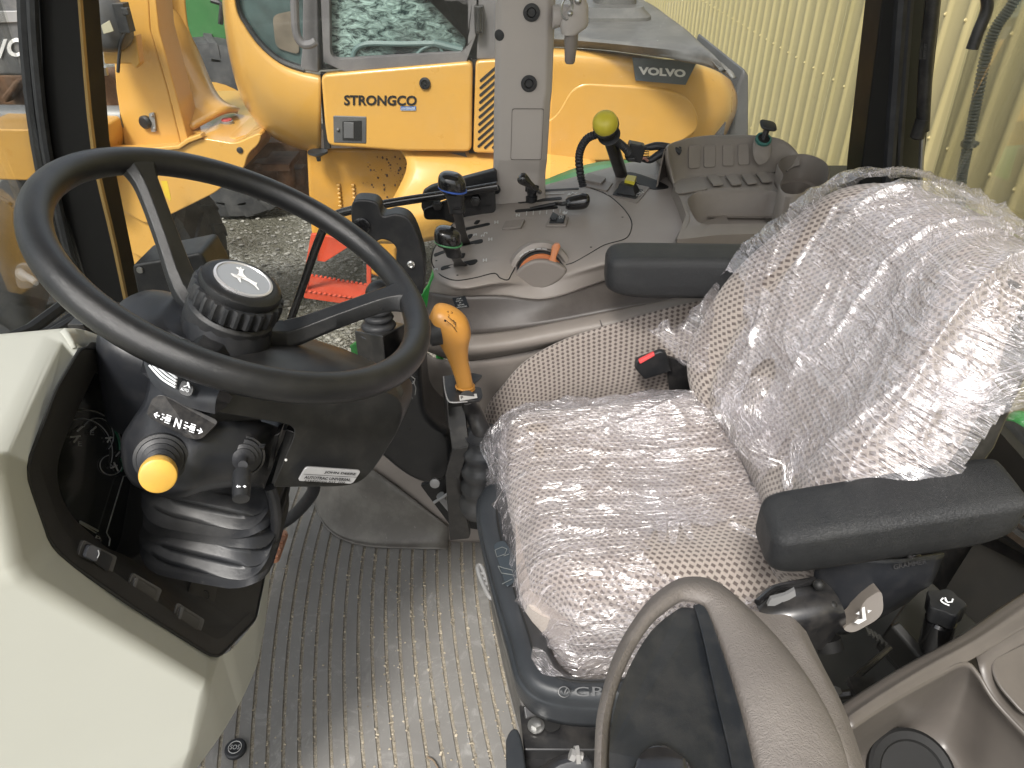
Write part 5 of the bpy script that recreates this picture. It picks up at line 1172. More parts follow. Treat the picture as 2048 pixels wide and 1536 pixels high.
ob('taped_wires', wc, RUB, tube(Ys([(1284, 296), (1300, 294), (1318, 292), (1345, 296), (1360, 300)], 1.57), [.004, .0075, .0085, .008, .007], 10, 4), tube(Ys([(1280, 318), (1300, 320), (1320, 308), (1345, 300), (1360, 305)], 1.56), [.004, .007, .0085, .008, .007], 10, 4))
for q in range(5): ob('thin_wire', wc, BLKM, tube(Ys([(1278, 300+q*4), (1288, 298+q*5), (1298, 300+q*4)], 1.555), .0013, 5, 3))
ob('pink_wire', wc, M('pink_wire', (.35, .17, .13), .5), tube(Ys([(1278, 320), (1288, 316), (1296, 322)], 1.55), .003, 6, 3))
# ---- yellow rocker on the console
yr = ob('pto_switch', CO, BLK, prism(fil(SL([(1224, 392), (1240, 372), (1286, 382), (1272, 400)], 0), .004), V((0, 0, .004))), bev=.001)
ob('switch_cradle', yr, BLK, loft([[S(1232, 390, .004), S(1243, 378, .004), S(1280, 384, .004), S(1270, 396, .004)], [S(1238, 386, .020), S(1244, 380, .020), S(1272, 384, .020), S(1266, 391, .018)]]), bev=.001)
ob('yellow_rocker', yr, YBALL, prism(fil(SL([(1248, 384), (1254, 373), (1272, 376), (1268, 388)], .016), .002), V((0, 0, .010))), bev=.002)
ob('switch_frame', yr, BEI2, prism(fil(SL([(1212, 390), (1236, 362), (1300, 376), (1274, 408)], 0), .006), V((0, 0, .0022))), bev=.001)
f = fr(S(1276, 397, .0035), S(1290, 388, .0035), S(1268, 392, .0035)); ob('switch_print', yr, LPRT, textgeo('ON', f(0, 0), f(.9, 0), f(0, .8)), flat=True)
bb = ob('blank_button', CO, BEI2, prism(fil(SL([(1165, 366), (1176, 352), (1212, 362), (1202, 373)], 0), .004), V((0, 0, .008))), bev=.002)
ob('button_base', bb, BEI2, prism(fil(SL([(1160, 372), (1172, 354), (1226, 368), (1214, 384)], 0), .004), V((0, 0, .003))), bev=.001)
ob('sector_slot', CO, DPRT, prism(cr(SL([(1244, 350), (1262, 345), (1300, 356), (1335, 372), (1330, 378), (1300, 378), (1265, 362)], .001), 4, True), V((0, 0, -.003))), flat=True)
# ============================================================ rear console: bin, tray, cup holder
RC = thing('storage_console', 'taupe rear fender console with cup holder, tray and blank switch covers', 'storage console', (.5, 1.5, .3))
ZS = .690
sout = fil(Zs([(1345, 366), (1383, 352), (1433, 350), (1500, 346), (1552, 341), (1548, 372), (1572, 394), (1628, 384), (1690, 400), (1760, 470), (1640, 470), (1560, 466), (1433, 470), (1353, 480), (1372, 430), (1362, 400)], ZS), .006, 2)
tin = fil(Zs([(1374, 402), (1392, 389), (1440, 386), (1560, 386), (1597, 408), (1622, 436), (1620, 447), (1500, 448), (1400, 450), (1383, 428)], ZS), .02, 4)
cuc = (1604, 358)
# shelf surface as bands: outer boundary -> tray opening
rt = resamp(tin, 72); rs = alignproj(rt, sout)
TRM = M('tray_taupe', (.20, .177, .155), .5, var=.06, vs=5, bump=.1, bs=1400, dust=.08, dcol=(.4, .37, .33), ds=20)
lip = [p.lerp(q, .10)+V((0, 0, .003)) for p, q in zip(rt, rs)]
w1 = [p+V((0, 0, -.004)) for p in rt]; cT = sum(rt, V((0, 0, 0)))/72
w2 = [p+(cT-p)*.06+V((0, 0, -.040)) for p in rt]; w3 = [p+(cT-p)*.16+V((0, 0, -.050)) for p in rt]
ob('shelf', RC, TRM, rings([p+V((0, 0, -.03)) for p in rs], rs, [p.lerp(q, .28) for p, q in zip(rt, rs)], lip, w1, w2, w3, bottom=True), ang=55)
sunk = [p+V((0, 0, .0)) for p in fil(Zs([(1436, 404), (1452, 398), (1560, 400), (1590, 430), (1580, 452), (1460, 455), (1452, 440)], ZS-.049), .03, 5)]
cS = sum(sunk, V((0, 0, 0)))/len(sunk)
ob('tray_step', RC, TRM, rings(*(lambda a: [alignproj([q+V((0, 0, .0)) for q in a], [p+V((0, 0, .006)) for p in w3]), [p+V((0, 0, .006)) for p in a], [p+(cS-p)*.08+V((0, 0, -.012)) for p in a]])(resamp(sunk, 60)), bottom=True), ang=50)
# raised back wall with eight rounded covers
bw_top = [(1336, 300), (1345, 292), (1383, 281), (1433, 276), (1500, 276), (1560, 283), (1592, 306), (1600, 330)]
bw_bot = [(1347, 366), (1360, 360), (1383, 353), (1433, 350), (1500, 347), (1547, 342), (1565, 338), (1575, 340)]
yt = [1.50, 1.55, 1.60, 1.62, 1.62, 1.61, 1.60, 1.58]; ybm = [1.47, 1.50, 1.525, 1.53, 1.535, 1.54, 1.54, 1.53]
wt_ = [Y(u, v, y) for (u, v), y in zip(bw_top, yt)]; wb_ = [Z(u, v, ZS) for u, v in bw_bot]
rim_ = [p+V((0, .012, .002)) for p in wt_]; out2 = [p+V((-.004, .03, -.02)) for p in wt_]; out3 = [p+V((-.01, .05, -.14)) for p in wt_]
bw = ob('back_wall', RC, TRM, patch([out3, out2, rim_, wt_, [a.lerp(b, .5)+V((0, .004, 0)) for a, b in zip(wt_, wb_)], [a.lerp(b, .92) for a, b in zip(wt_, wb_)], [p+V((0, -.006, 0)) for p in wb_]], 5, 4), solid=.003, ang=60)
lw_ = [[Z(1310, 322, .655), Z(1326, 340, .660), Z(1345, 366, .67), Z(1362, 405, .675), Z(1372, 440, .67), Z(1352, 482, .66)], [p.copy() for p in (wt_[0], Y(1338, 320, 1.50), Z(1350, 366, ZS), Z(1368, 402, ZS), Z(1380, 440, ZS), Z(1358, 480, ZS-.002))]]
ob('shoulder', RC, TRM, patch(lw_, 5, 3), solid=.003)
_wp = patch([wt_, [a.lerp(b, .5)+V((0, .004, 0)) for a, b in zip(wt_, wb_)], [a.lerp(b, .92) for a, b in zip(wt_, wb_)]], 5, 4)
_bw = BVHTree.FromPolygons([tuple(p) for p in _wp[0]], _wp[1])
def BW(u, v, h):
    r = _bw.ray_cast(CAM, ray(u, v).normalized())
    if r[0] is None: return Y(u, v, 1.58)
    n = r[1] if r[1].dot(CAM-r[0]) > 0 else -r[1]; return r[0]+n*h
for u0, u1, du in ((1377, 1400, -.5), (1407, 1430, 0), (1445, 1467, 0), (1475, 1497, 1)):
    vt, vb = 292-(u0-1377)*.04, 337-(u0-1377)*.07
    ob('blank_cover', RC, BEI2 if 0 else TRM, prism(fil([BW(u0, vt, .0), BW(u1, vt-1, .0), BW(u1+du, vb-1, .0), BW(u0+du, vb, .0)], .005, 3), V((0, -.0035, .001))), bev=.0012)
for u0, v0 in ((1413, 356), (1450, 355), (1481, 353), (1511, 350)):
    q = [(u0, v0-3), (u0+21, v0-4), (u0+34, v0+15), (u0+14, v0+17)]
    ob('blank_cover', RC, TRM, prism(fil([Z(u, v, ZS+.003) for u, v in q], .004, 3), V((0, 0, .0028))), bev=.001)
ob('label_area', RC, M('tray_smooth', (.185, .165, .145), .38, var=.03), prism(fil(Zs([(1349, 378), (1356, 362), (1405, 354), (1416, 380), (1365, 388), (1352, 388)], ZS+.002), .01), V((0, 0, .002))), flat=True)
# cup holder
cz = ZS+.028; cup = cr(Zs([(1556, 331), (1572, 315), (1610, 310), (1645, 322), (1657, 342), (1648, 372), (1620, 376), (1600, 389), (1570, 388), (1560, 372), (1566, 352)], cz), 5, True)
ccup = sum(cup, V((0, 0, 0)))/len(cup)
cupo = [ccup+(p-ccup)*1.06+V((0, 0, -.002)) for p in cup]
cl2 = [p+V((0, 0, (-.075 if p.y > 1.40 else -.03))) for p in cup]
CUPM = M('cup_dark', (.10, .09, .078), .5, var=.08, dust=.05)
ob('cup_holder', RC, TRM, rings([p+V((0, 0, -.12)) for p in cupo], cupo, [p+V((0, 0, .002)) for p in cup], cup, [ccup+(p-ccup)*.95+V((0, 0, -.05)) for p in cup], [ccup+(p-ccup)*.85+V((0, 0, -.052)) for p in cup], [ccup+(p-ccup)*.82+V((0, 0, -.115)) for p in cup], bottom=True), ang=60)
# power socket with flip cap
sc = Y(1525, 282, 1.60); sax = V((.05, -.55, .83)).normalized()
so_ = ob('socket_pod', RC, TRM, loft([sec(Y(u, v, y), V((1, 0, 0)), V((0, .83, .55)), r, r, 2.2, 24) for u, v, y, r in ((1520, 325, 1.56, .006), (1522, 315, 1.57, .015), (1524, 300, 1.585, .020), (1525, 284, 1.595, .0195))], smooth=3))
ob('socket_ring', so_, M('socket_teal', (.04, .14, .12), .3, var=.1), lathe([(.017, 0), (.017, .008), (.013, .009), (.0125, 0)], sc, sax, 28))
ob('socket_hole', so_, DPRT, lathe([(.0125, 0), (.0125, .0075)], sc, sax, 24))
capc = sc+V((.006, .0, .032)); cxd = V((1, 0, -.18)).normalized()
ob('socket_cap', so_, BLK, loft([sec(capc+V((0, 0, h)), cxd, V((0, .9, .35)).normalized(), rx, ry, 3.2, 24) for h, rx, ry in ((-.003, .017, .013), (0, .0185, .0145), (.003, .0175, .014), (.0045, .014, .010))]), tube([capc, sc+sax*.004], [.007, .006], 10))
# side below the tray
sd_ = [[Z(1353, 478, ZS-.004), Z(1433, 469, ZS-.002), Z(1557, 464, ZS-.002), Z(1700, 460, ZS-.002)], [Z(1353, 500, ZS-.03), Z(1433, 492, ZS-.03), Z(1557, 486, ZS-.03), Z(1700, 480, ZS-.03)], [Y(1340, 560, 1.22), Y(1433, 550, 1.22), Y(1557, 540, 1.22), Y(1700, 530, 1.22)], [Y(1340, 640, 1.17), Y(1433, 630, 1.17), Y(1557, 620, 1.17), Y(1700, 610, 1.17)]]
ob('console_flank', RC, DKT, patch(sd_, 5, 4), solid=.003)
ob('rear_trim', RC, BLK, prism([Z(1640, 330, .66), Z(1740, 330, .66), Z(1800, 480, .66), Z(1660, 480, .66)], V((0, 0, -.03))), bev=.004)
# ============================================================ operator seat
SE = thing('operator_seat', 'high-backed operator seat in beige fabric with brown dots under torn plastic film', 'seat', (.2, .8, 0))
def roll(a, h, r):
    """arc-length coordinate a (0 centre) on a flat top of half-length h with edge radius r -> (position, drop)"""
    s = abs(a); f = h-r
    if s <= f: return a, 0.0
    e = s-f
    if e < r*pi/2: th = e/r; return math.copysign(f+r*sin(th), a), r*(1-cos(th))
    return math.copysign(f+r, a), r+(e-r*pi/2)
# cushion
CF_, CN_, RF_, RN_ = V((-.035, 1.03, .462)), V((.035, .605, .462)), V((.385, 1.04, .505)), V((.405, .60, .505))
def cush(a, b, off=0, rr=.055, ex=0):
    """a: metres front(-)..rear(+), b: metres near(-)..far(+)"""
    HA, HB = .205+off, .215+off
    pa, da = roll(a, HA, rr+off); pb, db = roll(b, HB, rr+off)
    u_, v_ = (pa/(HA)+1)/2, (pb/(HB)+1)/2
    corner = max(0, abs(pa/HA)-.72)*max(0, abs(pb/HB)-.72)*1.6
    u_ = .5+(u_-.5)*(1-corner); v_ = .5+(v_-.5)*(1-corner)
    k_ = HA/.205; u2 = .5+(u_-.5)*k_; v2 = .5+(v_-.5)*(HB/.215)
    p = (CN_.lerp(CF_, v2)).lerp(RN_.lerp(RF_, v2), u2)
    z = -da-db+off+.012*math.exp(-((abs(b)-.15)/.05)**2)*(1-abs(u_-.5))-.016*math.exp(-(b/.13)**2-((a-.05)/.12)**2)
    return p+V((0, 0, z))
def grid(fn, a0, a1, b0, b1, na, nb, keep=None, uvf=None):
    vs = []; uv = []; fs = []
    for i in range(na+1):
        for j in range(nb+1):
            a = lerp(a0, a1, i/na); b = lerp(b0, b1, j/nb); vs.append(fn(a, b)); uv.append((a+1, b+1))
    for i in range(na):
        for j in range(nb):
            if keep is None or keep(lerp(a0, a1, (i+.5)/na), lerp(b0, b1, (j+.5)/nb)):
                k_ = i*(nb+1)+j; fs.append((k_, k_+1, k_+nb+2, k_+nb+1))
    used = sorted({i for f in fs for i in f}); mp_ = {o: n for n, o in enumerate(used)}
    return [vs[i] for i in used], [tuple(mp_[i] for i in f) for f in fs], [uv[i] for i in used]
cu = ob('seat_cushion', SE, FAB, grid(lambda a, b: cush(a, b)+V((0, 0, -.004*math.exp(-((b+.055-.10*(a+.2))/.006)**2)*(a > -.02)-.004*math.exp(-((b-.075)/.006)**2)*(a > -.05))), -.30, .27, -.30, .30, 90, 90), ang=80)
ob('cushion_core', cu, FAB, loft([sec(V((.20, .815, z)), V((1, 0, 0)), V((0, 1, 0)), .195, .205, 6, 32) for z in (.30, .42)]))
# backrest in its own leaning frame
BO = V((.345, .815, .50)); BW_ = V((-.06, 1, -.0)).normalized(); BU = V((.37, -.0, .93)).normalized(); BU = (BU-BW_*BU.dot(BW_)).normalized(); BN = BW_.cross(BU); BN = BN if BN.x < 0 else -BN
BH = .415
def hw(s):  # half width at height s (0..1)
    return .262-.020*s-(.095*max(0, (s-.4)/.6)**2.0)-.035*max(0, .15-s)/.15
def back(a, b, off=0):
    """a: metres across (- near, + far), b: metres up from the base"""
    s = max(0, min(1, b/BH)); h = hw(s)+off
    pa, da = roll(a*(hw(s)/.262), h, .055+off)
    top = BH+off; r = .07+off; dt = 0; pb = b
    if b > top-r:
        e = b-(top-r)
        if e < r*pi/2: th = e/r; pb = top-r+r*sin(th); dt = r*(1-cos(th))
        else: pb = top; dt = r+(e-r*pi/2)
    if b < .05: dt += (.05-b)**2*8
    bol = .030*math.exp(-((abs(pa)-h*.80)/.055)**2)*(1-.5*s)-.012*math.exp(-(pa/.12)**2)
    lum = .022*math.exp(-((b-.16)/.12)**2)
    return BO+BW_*pa+BU*pb+BN*(off+bol+lum-da-dt+.035)
def stitch(a): return .005*math.exp(-((abs(a)-.150)/.0055)**2)
bkr = ob('backrest', SE, FAB, grid(lambda a, b: back(a, b)-BN*stitch(a), -.298, .36, -.03, .58, 100, 100), ang=80)
ob('back_shell', SE, BLKM, loft([[BO+BW_*(x*(hw(s)-.012))+BU*(s*BH+.005)-BN*(d) for x, d in ((-1, -.0), (-1, .05), (-.8, .075), (.8, .075), (1, .05), (1, 0.0))] for s in (-.05, .1, .35, .6, .8, .95)]), bev=.004)
ob('shell_wing', SE, BLKM, prism(fil([T(1962, 830, .86), T(2000, 800, .88), T(1992, 870, .86), T(1975, 905, .84), T(1945, 932, .83), T(1928, 935, .83), T(1940, 905, .83), T(1958, 870, .84)], .004), V((.01, .02, 0))), bev=.003)
# armrests
def armrest(name, A, B, hw_, top, bot, mat, tip=.03):
    d = (B-A).normalized(); yd = V((0, 0, 1)).cross(d).normalized(); L_ = (B-A).length
    secs = []
    for f_, wf, tf, bf_ in ((0, .62, .45, .62), (.012, .78, .68, .70), (.04, .93, .88, .80), (.10, 1, .98, .92), (.22, 1, 1, 1), (.5, 1, 1, 1), (.8, 1, 1, 1), (.93, 1, .98, .85), (.985, .92, .85, .6), (1, .7, .6, .4)):
        c = A+d*(L_*f_); sec_ = []
        for x, z in ((-1, .45), (-.97, .75), (-.86, .94), (-.6, 1), (0, 1.02), (.6, 1), (.86, .94), (.97, .75), (1, .45), (1, -.35), (.97, -.75), (.85, -.95), (.5, -1), (0, -1), (-.5, -1), (-.85, -.95), (-.97, -.75), (-1, -.35)):
            sec_.append(c+yd*(x*hw_*wf)+V((0, 0, (z*top*tf if z > 0 else z*bot*bf_))))
        secs.append(sec_)
    return ob(name, SE, mat, loft(secs, smooth=4), ang=75)
nA, nB = T(1519, 1052, .70), T(2052, 1010, .725)
nA = V((.258, .545, .654)); nB = V((.482, .537, .714))
a1 = armrest('armrest', nA, nB, .036, .018, .040, ARM); a1['label'] = 'near black armrest with scuffed side'
fA, fB = T(1212, 530, 1.17), T(1600, 535, 1.16)
a2 = armrest('armrest', fA, fB, .038, .026, .042, ARM); a2['label'] = 'far black armrest partly covered by film'
# armrest mount and backrest joint below the near armrest
mnt = [[T(1640, 1110, .80), T(1700, 1112, .80), T(1800, 1116, .80), T(1885, 1105, .82)],
       [T(1628, 1150, .82), T(1690, 1160, .81), T(1790, 1165, .81), T(1862, 1160, .83)],
       [T(1655, 1200, .84), T(1700, 1240, .83), T(1765, 1215, .84), T(1835, 1180, .85)],
       [T(1665, 1265, .88), T(1705, 1260, .87), T(1770, 1225, .88), T(1815, 1200, .89)]]
jm = ob('recliner_housing', SE, CB, patch(mnt, 5, 5), solid=.003)
ob('housing_core', SE, BLKM, loft([[p.lerp(c_q, .04)+V((0, .01, -.003)) for p in lp_] for c_q, lp_ in ((T(1760, 1170, .86), [T(1650, 1105, .83), T(1890, 1100, .84), T(1830, 1195, .87), T(1700, 1262, .89)]), (T(1760, 1170, .90), [T(1650, 1105, .92), T(1880, 1100, .92), T(1830, 1195, .95), T(1700, 1262, .96)]))]), bev=.004)
f = fr(T(1782, 1137, .7975), T(1848, 1125, .8055), T(1780, 1127, .797)); f2 = lambda a, b: f(a, b, .004)
ob('maker_lettering', jm, M('emboss', (.035, .035, .038), .35), textgeo('GRAMMER', f2(0, 0), f2(1, 0), f2(0, 1), bold=.02), flat=True)
ob('recliner_boss', jm, BLKM, lathe([(.011, -.003), (.011, .002), (.007, .003), (.006, 0)], T(1822, 1118, .82), (.2, -.8, -.3), 24))
lv = ob('backrest_lever', SE, M('lever_taupe', (.13, .115, .10), .45), prism(fil([T(1764, 1178, .79), T(1768, 1222, .785), T(1755, 1240, .785), T(1705, 1268, .79), T(1682, 1258, .795), T(1712, 1240, .795), T(1728, 1200, .80)], .008), V((.0, .02, -.005))), bev=.003)
f = fr(T(1708, 1248, .778), T(1736, 1240, .778), T(1706, 1225, .778))
ob('lever_print', lv, LPRT, fpoly(f, [(0, .15), (.25, .35), (.6, .25), (.62, 1.2), (.82, 1.25), (.86, .1), (.3, -.1)], .001), fpoly(f, [(.15, .85), (.4, 1.0), (.4, .7)], .001), fpoly(f, [(1.3, .75), (1.0, .9), (1.0, .6)], .001), flat=True)
ah = [[T(1512, 1190, .83), T(1545, 1170, .825), T(1600, 1158, .82), T(1636, 1152, .825)],
      [T(1515, 1215, .79), T(1560, 1200, .785), T(1620, 1185, .785), T(1668, 1182, .79)],
      [T(1560, 1260, .775), T(1600, 1250, .77), T(1650, 1235, .77), T(1690, 1225, .775)],
      [T(1620, 1300, .80), T(1650, 1296, .80), T(1670, 1270, .80), T(1692, 1250, .80)]]
ax_ = ob('armrest_bracket', SE, BLKM, patch(ah, 4, 4), solid=.03, bev=.003)
ob('bracket_teeth', ax_, M('teeth_metal', (.16, .16, .16), .5, metal=.3), prism([T(1535, 1212, .782), T(1542, 1198, .782), T(1572, 1190, .782), T(1590, 1180, .782), T(1592, 1192, .782), T(1578, 1200, .782), T(1578, 1206, .782), T(1564, 1204, .782), T(1556, 1212, .782)], V((0, .004, 0))), flat=True)
ob('bracket_cap', ax_, PIL, lathe([(.014, 0), (.014, .012), (.008, .014)], T(1655, 1278, .81), (.2, -.5, -.6), 20))
ob('bracket_strip', ax_, GLOSS, tube(Ts([(1515, 1205, .785), (1550, 1178, .80), (1600, 1168, .80), (1630, 1160, .80)]), .004, 8, 3))
for u, v in ((1638, 1170), (1664, 1212)):
    ob('bracket_hole', ax_, DPRT, ball(T(u, v, .78), .006))
# seat base frame: black ledge wrapping the cushion front
fr_o = [(958, 1012, .46), (978, 985, .46), (1010, 975, .46)]
ledge_in = Zs([(1040, 985), (1005, 1030), (1010, 1090), (1036, 1180), (1070, 1290), (1100, 1345), (1180, 1365), (1330, 1350)], .40)
ledge_c = Zs([(1000, 970), (968, 1000), (968, 1050), (995, 1150), (1030, 1260), (1055, 1335), (1100, 1380), (1190, 1386), (1330, 1372)], .405)
def zz(pts, z): return Zs(pts, z)
r0 = zz([(1060, 965), (1010, 990), (1003, 1040), (1026, 1140), (1062, 1255), (1085, 1320), (1130, 1352), (1200, 1358), (1340, 1345)], .400)
r1 = zz([(1040, 960), (990, 975), (978, 1030), (1003, 1150), (1040, 1270), (1062, 1338), (1110, 1372), (1200, 1380), (1340, 1366)], .405)
r2_ = zz([(1030, 956), (972, 974), (958, 1030), (986, 1155), (1022, 1275), (1044, 1348), (1095, 1388), (1200, 1400), (1340, 1388)], .398)
r3_ = [p+V((.0, -.002, -.012)) for p in r2_]
r3b = zz([(1030, 962), (966, 985), (952, 1035), (980, 1170), (1012, 1290), (1036, 1370), (1090, 1412), (1200, 1425), (1340, 1412)], .378)
r4_ = [p+V((.004, .002, -.035)) for p in r3b]
SFM = M('seat_frame_black', (.022, .025, .029), .40, var=.12, vs=12, bump=.2, bs=900, bt='pebble', dist=.0005, dust=.10, dcol=(.10, .105, .11), ds=14)
sf = ob('seat_frame', SE, SFM, patch([[p+V((.02, .01, -.02)) for p in r0], r0, r1, r2_, r3_, r3b, r4_], 6, 4), solid=.004, ang=70)
ob('frame_groove', sf, DPRT, tube(cr([a.lerp(b, .35)+V((0, 0, .002)) for a, b in zip(r0, r1)], 5), .0016, 6))
f = fr(Z(1145, 1398, .392)+V((0, -.012, -.014)), Z(1240, 1396, .392)+V((0, -.012, -.014)), Z(1145, 1377, .398)+V((0, -.010, -.006)))
fg = fr(T(1148, 1393, .872), T(1240, 1391, .872), T(1147, 1374, .876))
ob('frame_lettering', sf, M('emboss_frame', (.024, .027, .031), .35), textgeo('GRAMMER', fg(0, 0, .006), fg(2.4, -.1, .006), fg(0, 1, .006)), tube([fg(-.22+.12*cos(a), .5+.55*sin(a), .006) for a in [i*pi/10 for i in range(20)]], .0009, 6, closed=True), *[tube([fg(-.22, .35, .006), fg(-.22+x, .9, .006)], .0008, 5) for x in (-.07, -.03, .0, .03, .07)], flat=True)
pic = fil(Zs([(985, 1090), (1008, 1080), (1030, 1112), (1036, 1160), (1013, 1178), (998, 1130)], .405), .008)
pc = ob('pictogram_pad', sf, M('pad_glossy', (.025, .032, .038), .25), prism(pic, V((0, 0, .002))), bev=.001)
pl3 = M('worn_line', (.11, .12, .12), .4)
def zl(pts, z=.4078, r=.0006): return tube(Zs(pts, z), r, 5)
ob('pictogram', pc, pl3, zl([(990, 1100), (1004, 1094), (1014, 1098), (1010, 1108), (994, 1114), (990, 1100)]), zl([(996, 1132), (1003, 1146), (1028, 1150), (1024, 1140), (1008, 1136), (996, 1132)]), zl([(1004, 1168), (1024, 1158)]), zl([(1007, 1112), (1018, 1108)]), flat=True)
ob('slot_handle', SE, GREY, tube([Z(955, 1136, .30), Z(962, 1132, .30), Z(975, 1160, .30), Z(986, 1190, .30), Z(980, 1195, .30), Z(966, 1168, .30)], .0035, 8, 3, closed=True), *[tube([Z(958+q*6, 1148+q*10, .30), Z(968+q*6, 1146+q*10, .30)], .0028, 6) for q in range(4)])
# suspension box and boot under the frame
ob('suspension_side', SE, M('scuffed_side', (.06, .058, .055), .5, var=.25, dust=.6, dcol=(.22, .21, .19), ds=10), patch([r4_[1:6], [V((p.x+.015, p.y-.0, .18)) for p in r4_[1:6]], [V((p.x+.04, p.y+.02, .0)) for p in r4_[1:6]]], 5, 4), solid=.01)
ob('suspension_core', SE, BLKM, box((.22, .83, .18), (.36, .34, .34)), bev=.02)
bx = [V(p) for p in (Z(1038, 1408, .33), Z(1230, 1392, .33), Z(1230, 1500, .33), Z(1048, 1500, .33))]
ob('base_box', SE, BLKM, prism(bx, V((0, 0, -.05))), prism([Z(1040, 1500, .31), Z(1230, 1478, .31), Z(1230, 1640, .31), Z(1060, 1640, .31)], V((0, 0, -.20))), prism([Z(1045, 1410, .34), Z(1190, 1400, .34), Z(1190, 1420, .33), Z(1050, 1440, .33)], V((0, 0, -.06))), bev=.003)
bl = Z(1072, 1452, .333)
ob('base_bolt', SE, STEEL, lathe([(.010, 0), (.010, .0015), (.0068, .002), (.0068, .007), (.004, .0075)], bl, (0, 0, 1), 6), lathe([(.0105, 0), (.0105, .0018), (.006, .002)], bl, (0, 0, 1), 24))
ob('punched_hole', SE, DPRT, lathe([(.0115, 0), (.0115, .0012)], Z(1103, 1447, .333), (0, 0, 1), 24), lathe([(.003, 0), (.003, .0012)], Z(1125, 1438, .333), (0, 0, 1), 12))
ob('pull_handle', SE, SFM, prism(cr([Z(u, v, .34) for u, v in ((1012, 1500), (1014, 1472), (1026, 1456), (1040, 1466), (1052, 1530), (1060, 1640), (1018, 1640))], 4, True), V((0, 0, -.03))), bev=.006)
ob('loose_bolt', SE, GREY, tube([T(1140, 1508, .70), T(1150, 1512, .70)], .006, 6), lathe([(.009, 0), (.009, .004)], T(1150, 1510, .70), (1, .1, 0), 6), tube([T(1150, 1511, .70), T(1165, 1514, .70)], .0045, 10))
ob('fabric_flap', SE, RUB, patch([[T(1065, 1545, .74), T(1110, 1515, .72), T(1160, 1500, .72)], [T(1070, 1570, .70), T(1120, 1530, .70), T(1180, 1520, .70)], [T(1075, 1620, .70), T(1130, 1600, .70), T(1190, 1560, .70)]], 4, 4), solid=.004)
# seat belt buckle
bu = thing('belt_buckle', 'black seat belt buckle with red release button at the far side of the cushion', 'belt buckle', Y(1300, 725, 1.07))
bq = [Y(1270, 738, 1.06), Y(1272, 722, 1.06), Y(1322, 703, 1.06), Y(1332, 706, 1.06), Y(1345, 742, 1.07), Y(1290, 760, 1.07)]
ob('buckle_body', bu, BLK, prism(fil(bq, .004), (0, .012, 0)), bev=.003)
ob('red_button', bu, REDB, prism([Y(1277, 722, 1.058), Y(1308, 706, 1.058), Y(1310, 712, 1.056), Y(1280, 729, 1.056)], (0, .006, .001)), bev=.0015)
ob('belt_anchor', bu, BLKM, prism([Y(1330, 712, 1.085), Y(1420, 740, 1.085), Y(1440, 800, 1.085), Y(1340, 790, 1.085)], (0, .006, 0)))
# ============================================================ joystick with loop grip on its pedestal
JS = thing('joystick', 'black loop-shaped joystick grip on a pedestal beside the wheel', 'joystick', Y(770, 1000, 1.0))
jy = 1.12
def jl(pts, hw1, hw2, dep, n=20): return loft([sec(Y(u, v, y_), V((1, 0, -a)).normalized(), V((0, 1, 0)), r*1, dp, 2.6, n) for u, v, y_, a, r, dp in pts], smooth=4)
loop = [(704, 408), (716, 400), (745, 402), (758, 412), (766, 432), (790, 428), (812, 434), (826, 450), (838, 480), (848, 520), (849, 560), (842, 592), (818, 572), (800, 545), (792, 520), (793, 500), (782, 486), (762, 480), (745, 492), (735, 500), (722, 490), (706, 460), (702, 430)]
ob('loop_grip', JS, BLK, prism(cr([Y(u, v, jy) for u, v in loop], 4, True), (0, .035, 0)), bev=.011, seg=5, ang=45)
ob('thumb_button', JS, GLOSS, lathe([(.014, 0), (.014, .002), (.011, .003)], Y(724, 452, jy-.001), (-.1, -1, .1), 28))
ob('grip_screw', JS, STEEL, lathe([(.0065, 0), (.0065, .002), (.004, .004), (.002, .0025)], Y(822, 529, jy-.001), (0, -1, .1), 20))
ob('grip_neck', JS, BLK, loft([sec(Y(u, v, 1.14), V((1, 0, 0)), V((0, 1, 0)), r, r, 2.4, 24) for u, v, r in ((835, 560, .012), (815, 592, .022), (780, 600, .026), (760, 610, .024))], smooth=3))
ob('palm_ball', JS, BLK, ball(Y(762, 590, 1.10), .024, 1.1, 1, 1.1, 24))
bt = []
for q, (v, r) in enumerate(((612, .018), (620, .024), (626, .020), (634, .026), (640, .022), (650, .030), (656, .026), (664, .032))):
    bt.append(sec(Y(757, v, 1.10), V((1, 0, 0)), V((0, .93, .0)), r, r, 2, 28))
ob('joystick_boot', JS, RUB, loft(bt, smooth=2), ang=80)
pq = [Y(708, 664, 1.07), Y(762, 690, 1.00), Y(810, 650, 1.10), Y(772, 632, 1.16), Y(735, 636, 1.15)]
pt4 = [Y(708, 662, 1.10), Y(765, 672, 1.04), Y(812, 648, 1.13), Y(758, 635, 1.18)]
ob('joystick_box', JS, BLKM, loft([[p+V((0, 0, -.16)) for p in pt4], pt4]), bev=.003)
ped = [(806, 700, .985), (838, 705, .985), (843, 760, .985), (850, 820, .98), (872, 850, .985), (898, 866, 1.0), (905, 905, 1.0), (902, 950, .99), (870, 968, .985), (838, 966, .98), (800, 945, .985), (764, 915, .985), (742, 895, .985), (770, 820, .985), (790, 760, .985)]
ob('pedestal_cover', JS, BLKG, prism(cr([Y(u, v, y+.03) for u, v, y in ped], 4, True), (0, .10, 0)), bev=.022, seg=5, ang=45)
icn = []
for pts in (((808, 762), (812, 754), (822, 752), (830, 758), (828, 766), (818, 768)), ((826, 762), (832, 776), (830, 790)), ((808, 772), (814, 776), (812, 784)), ((822, 792), (828, 800), (824, 806))):
    icn.append(tube(Ys([(u, v) for u, v in pts], 1.012), .0006, 5))
ob('pedestal_print', JS, M('print_dim', (.22, .22, .22), .6), *icn, flat=True)
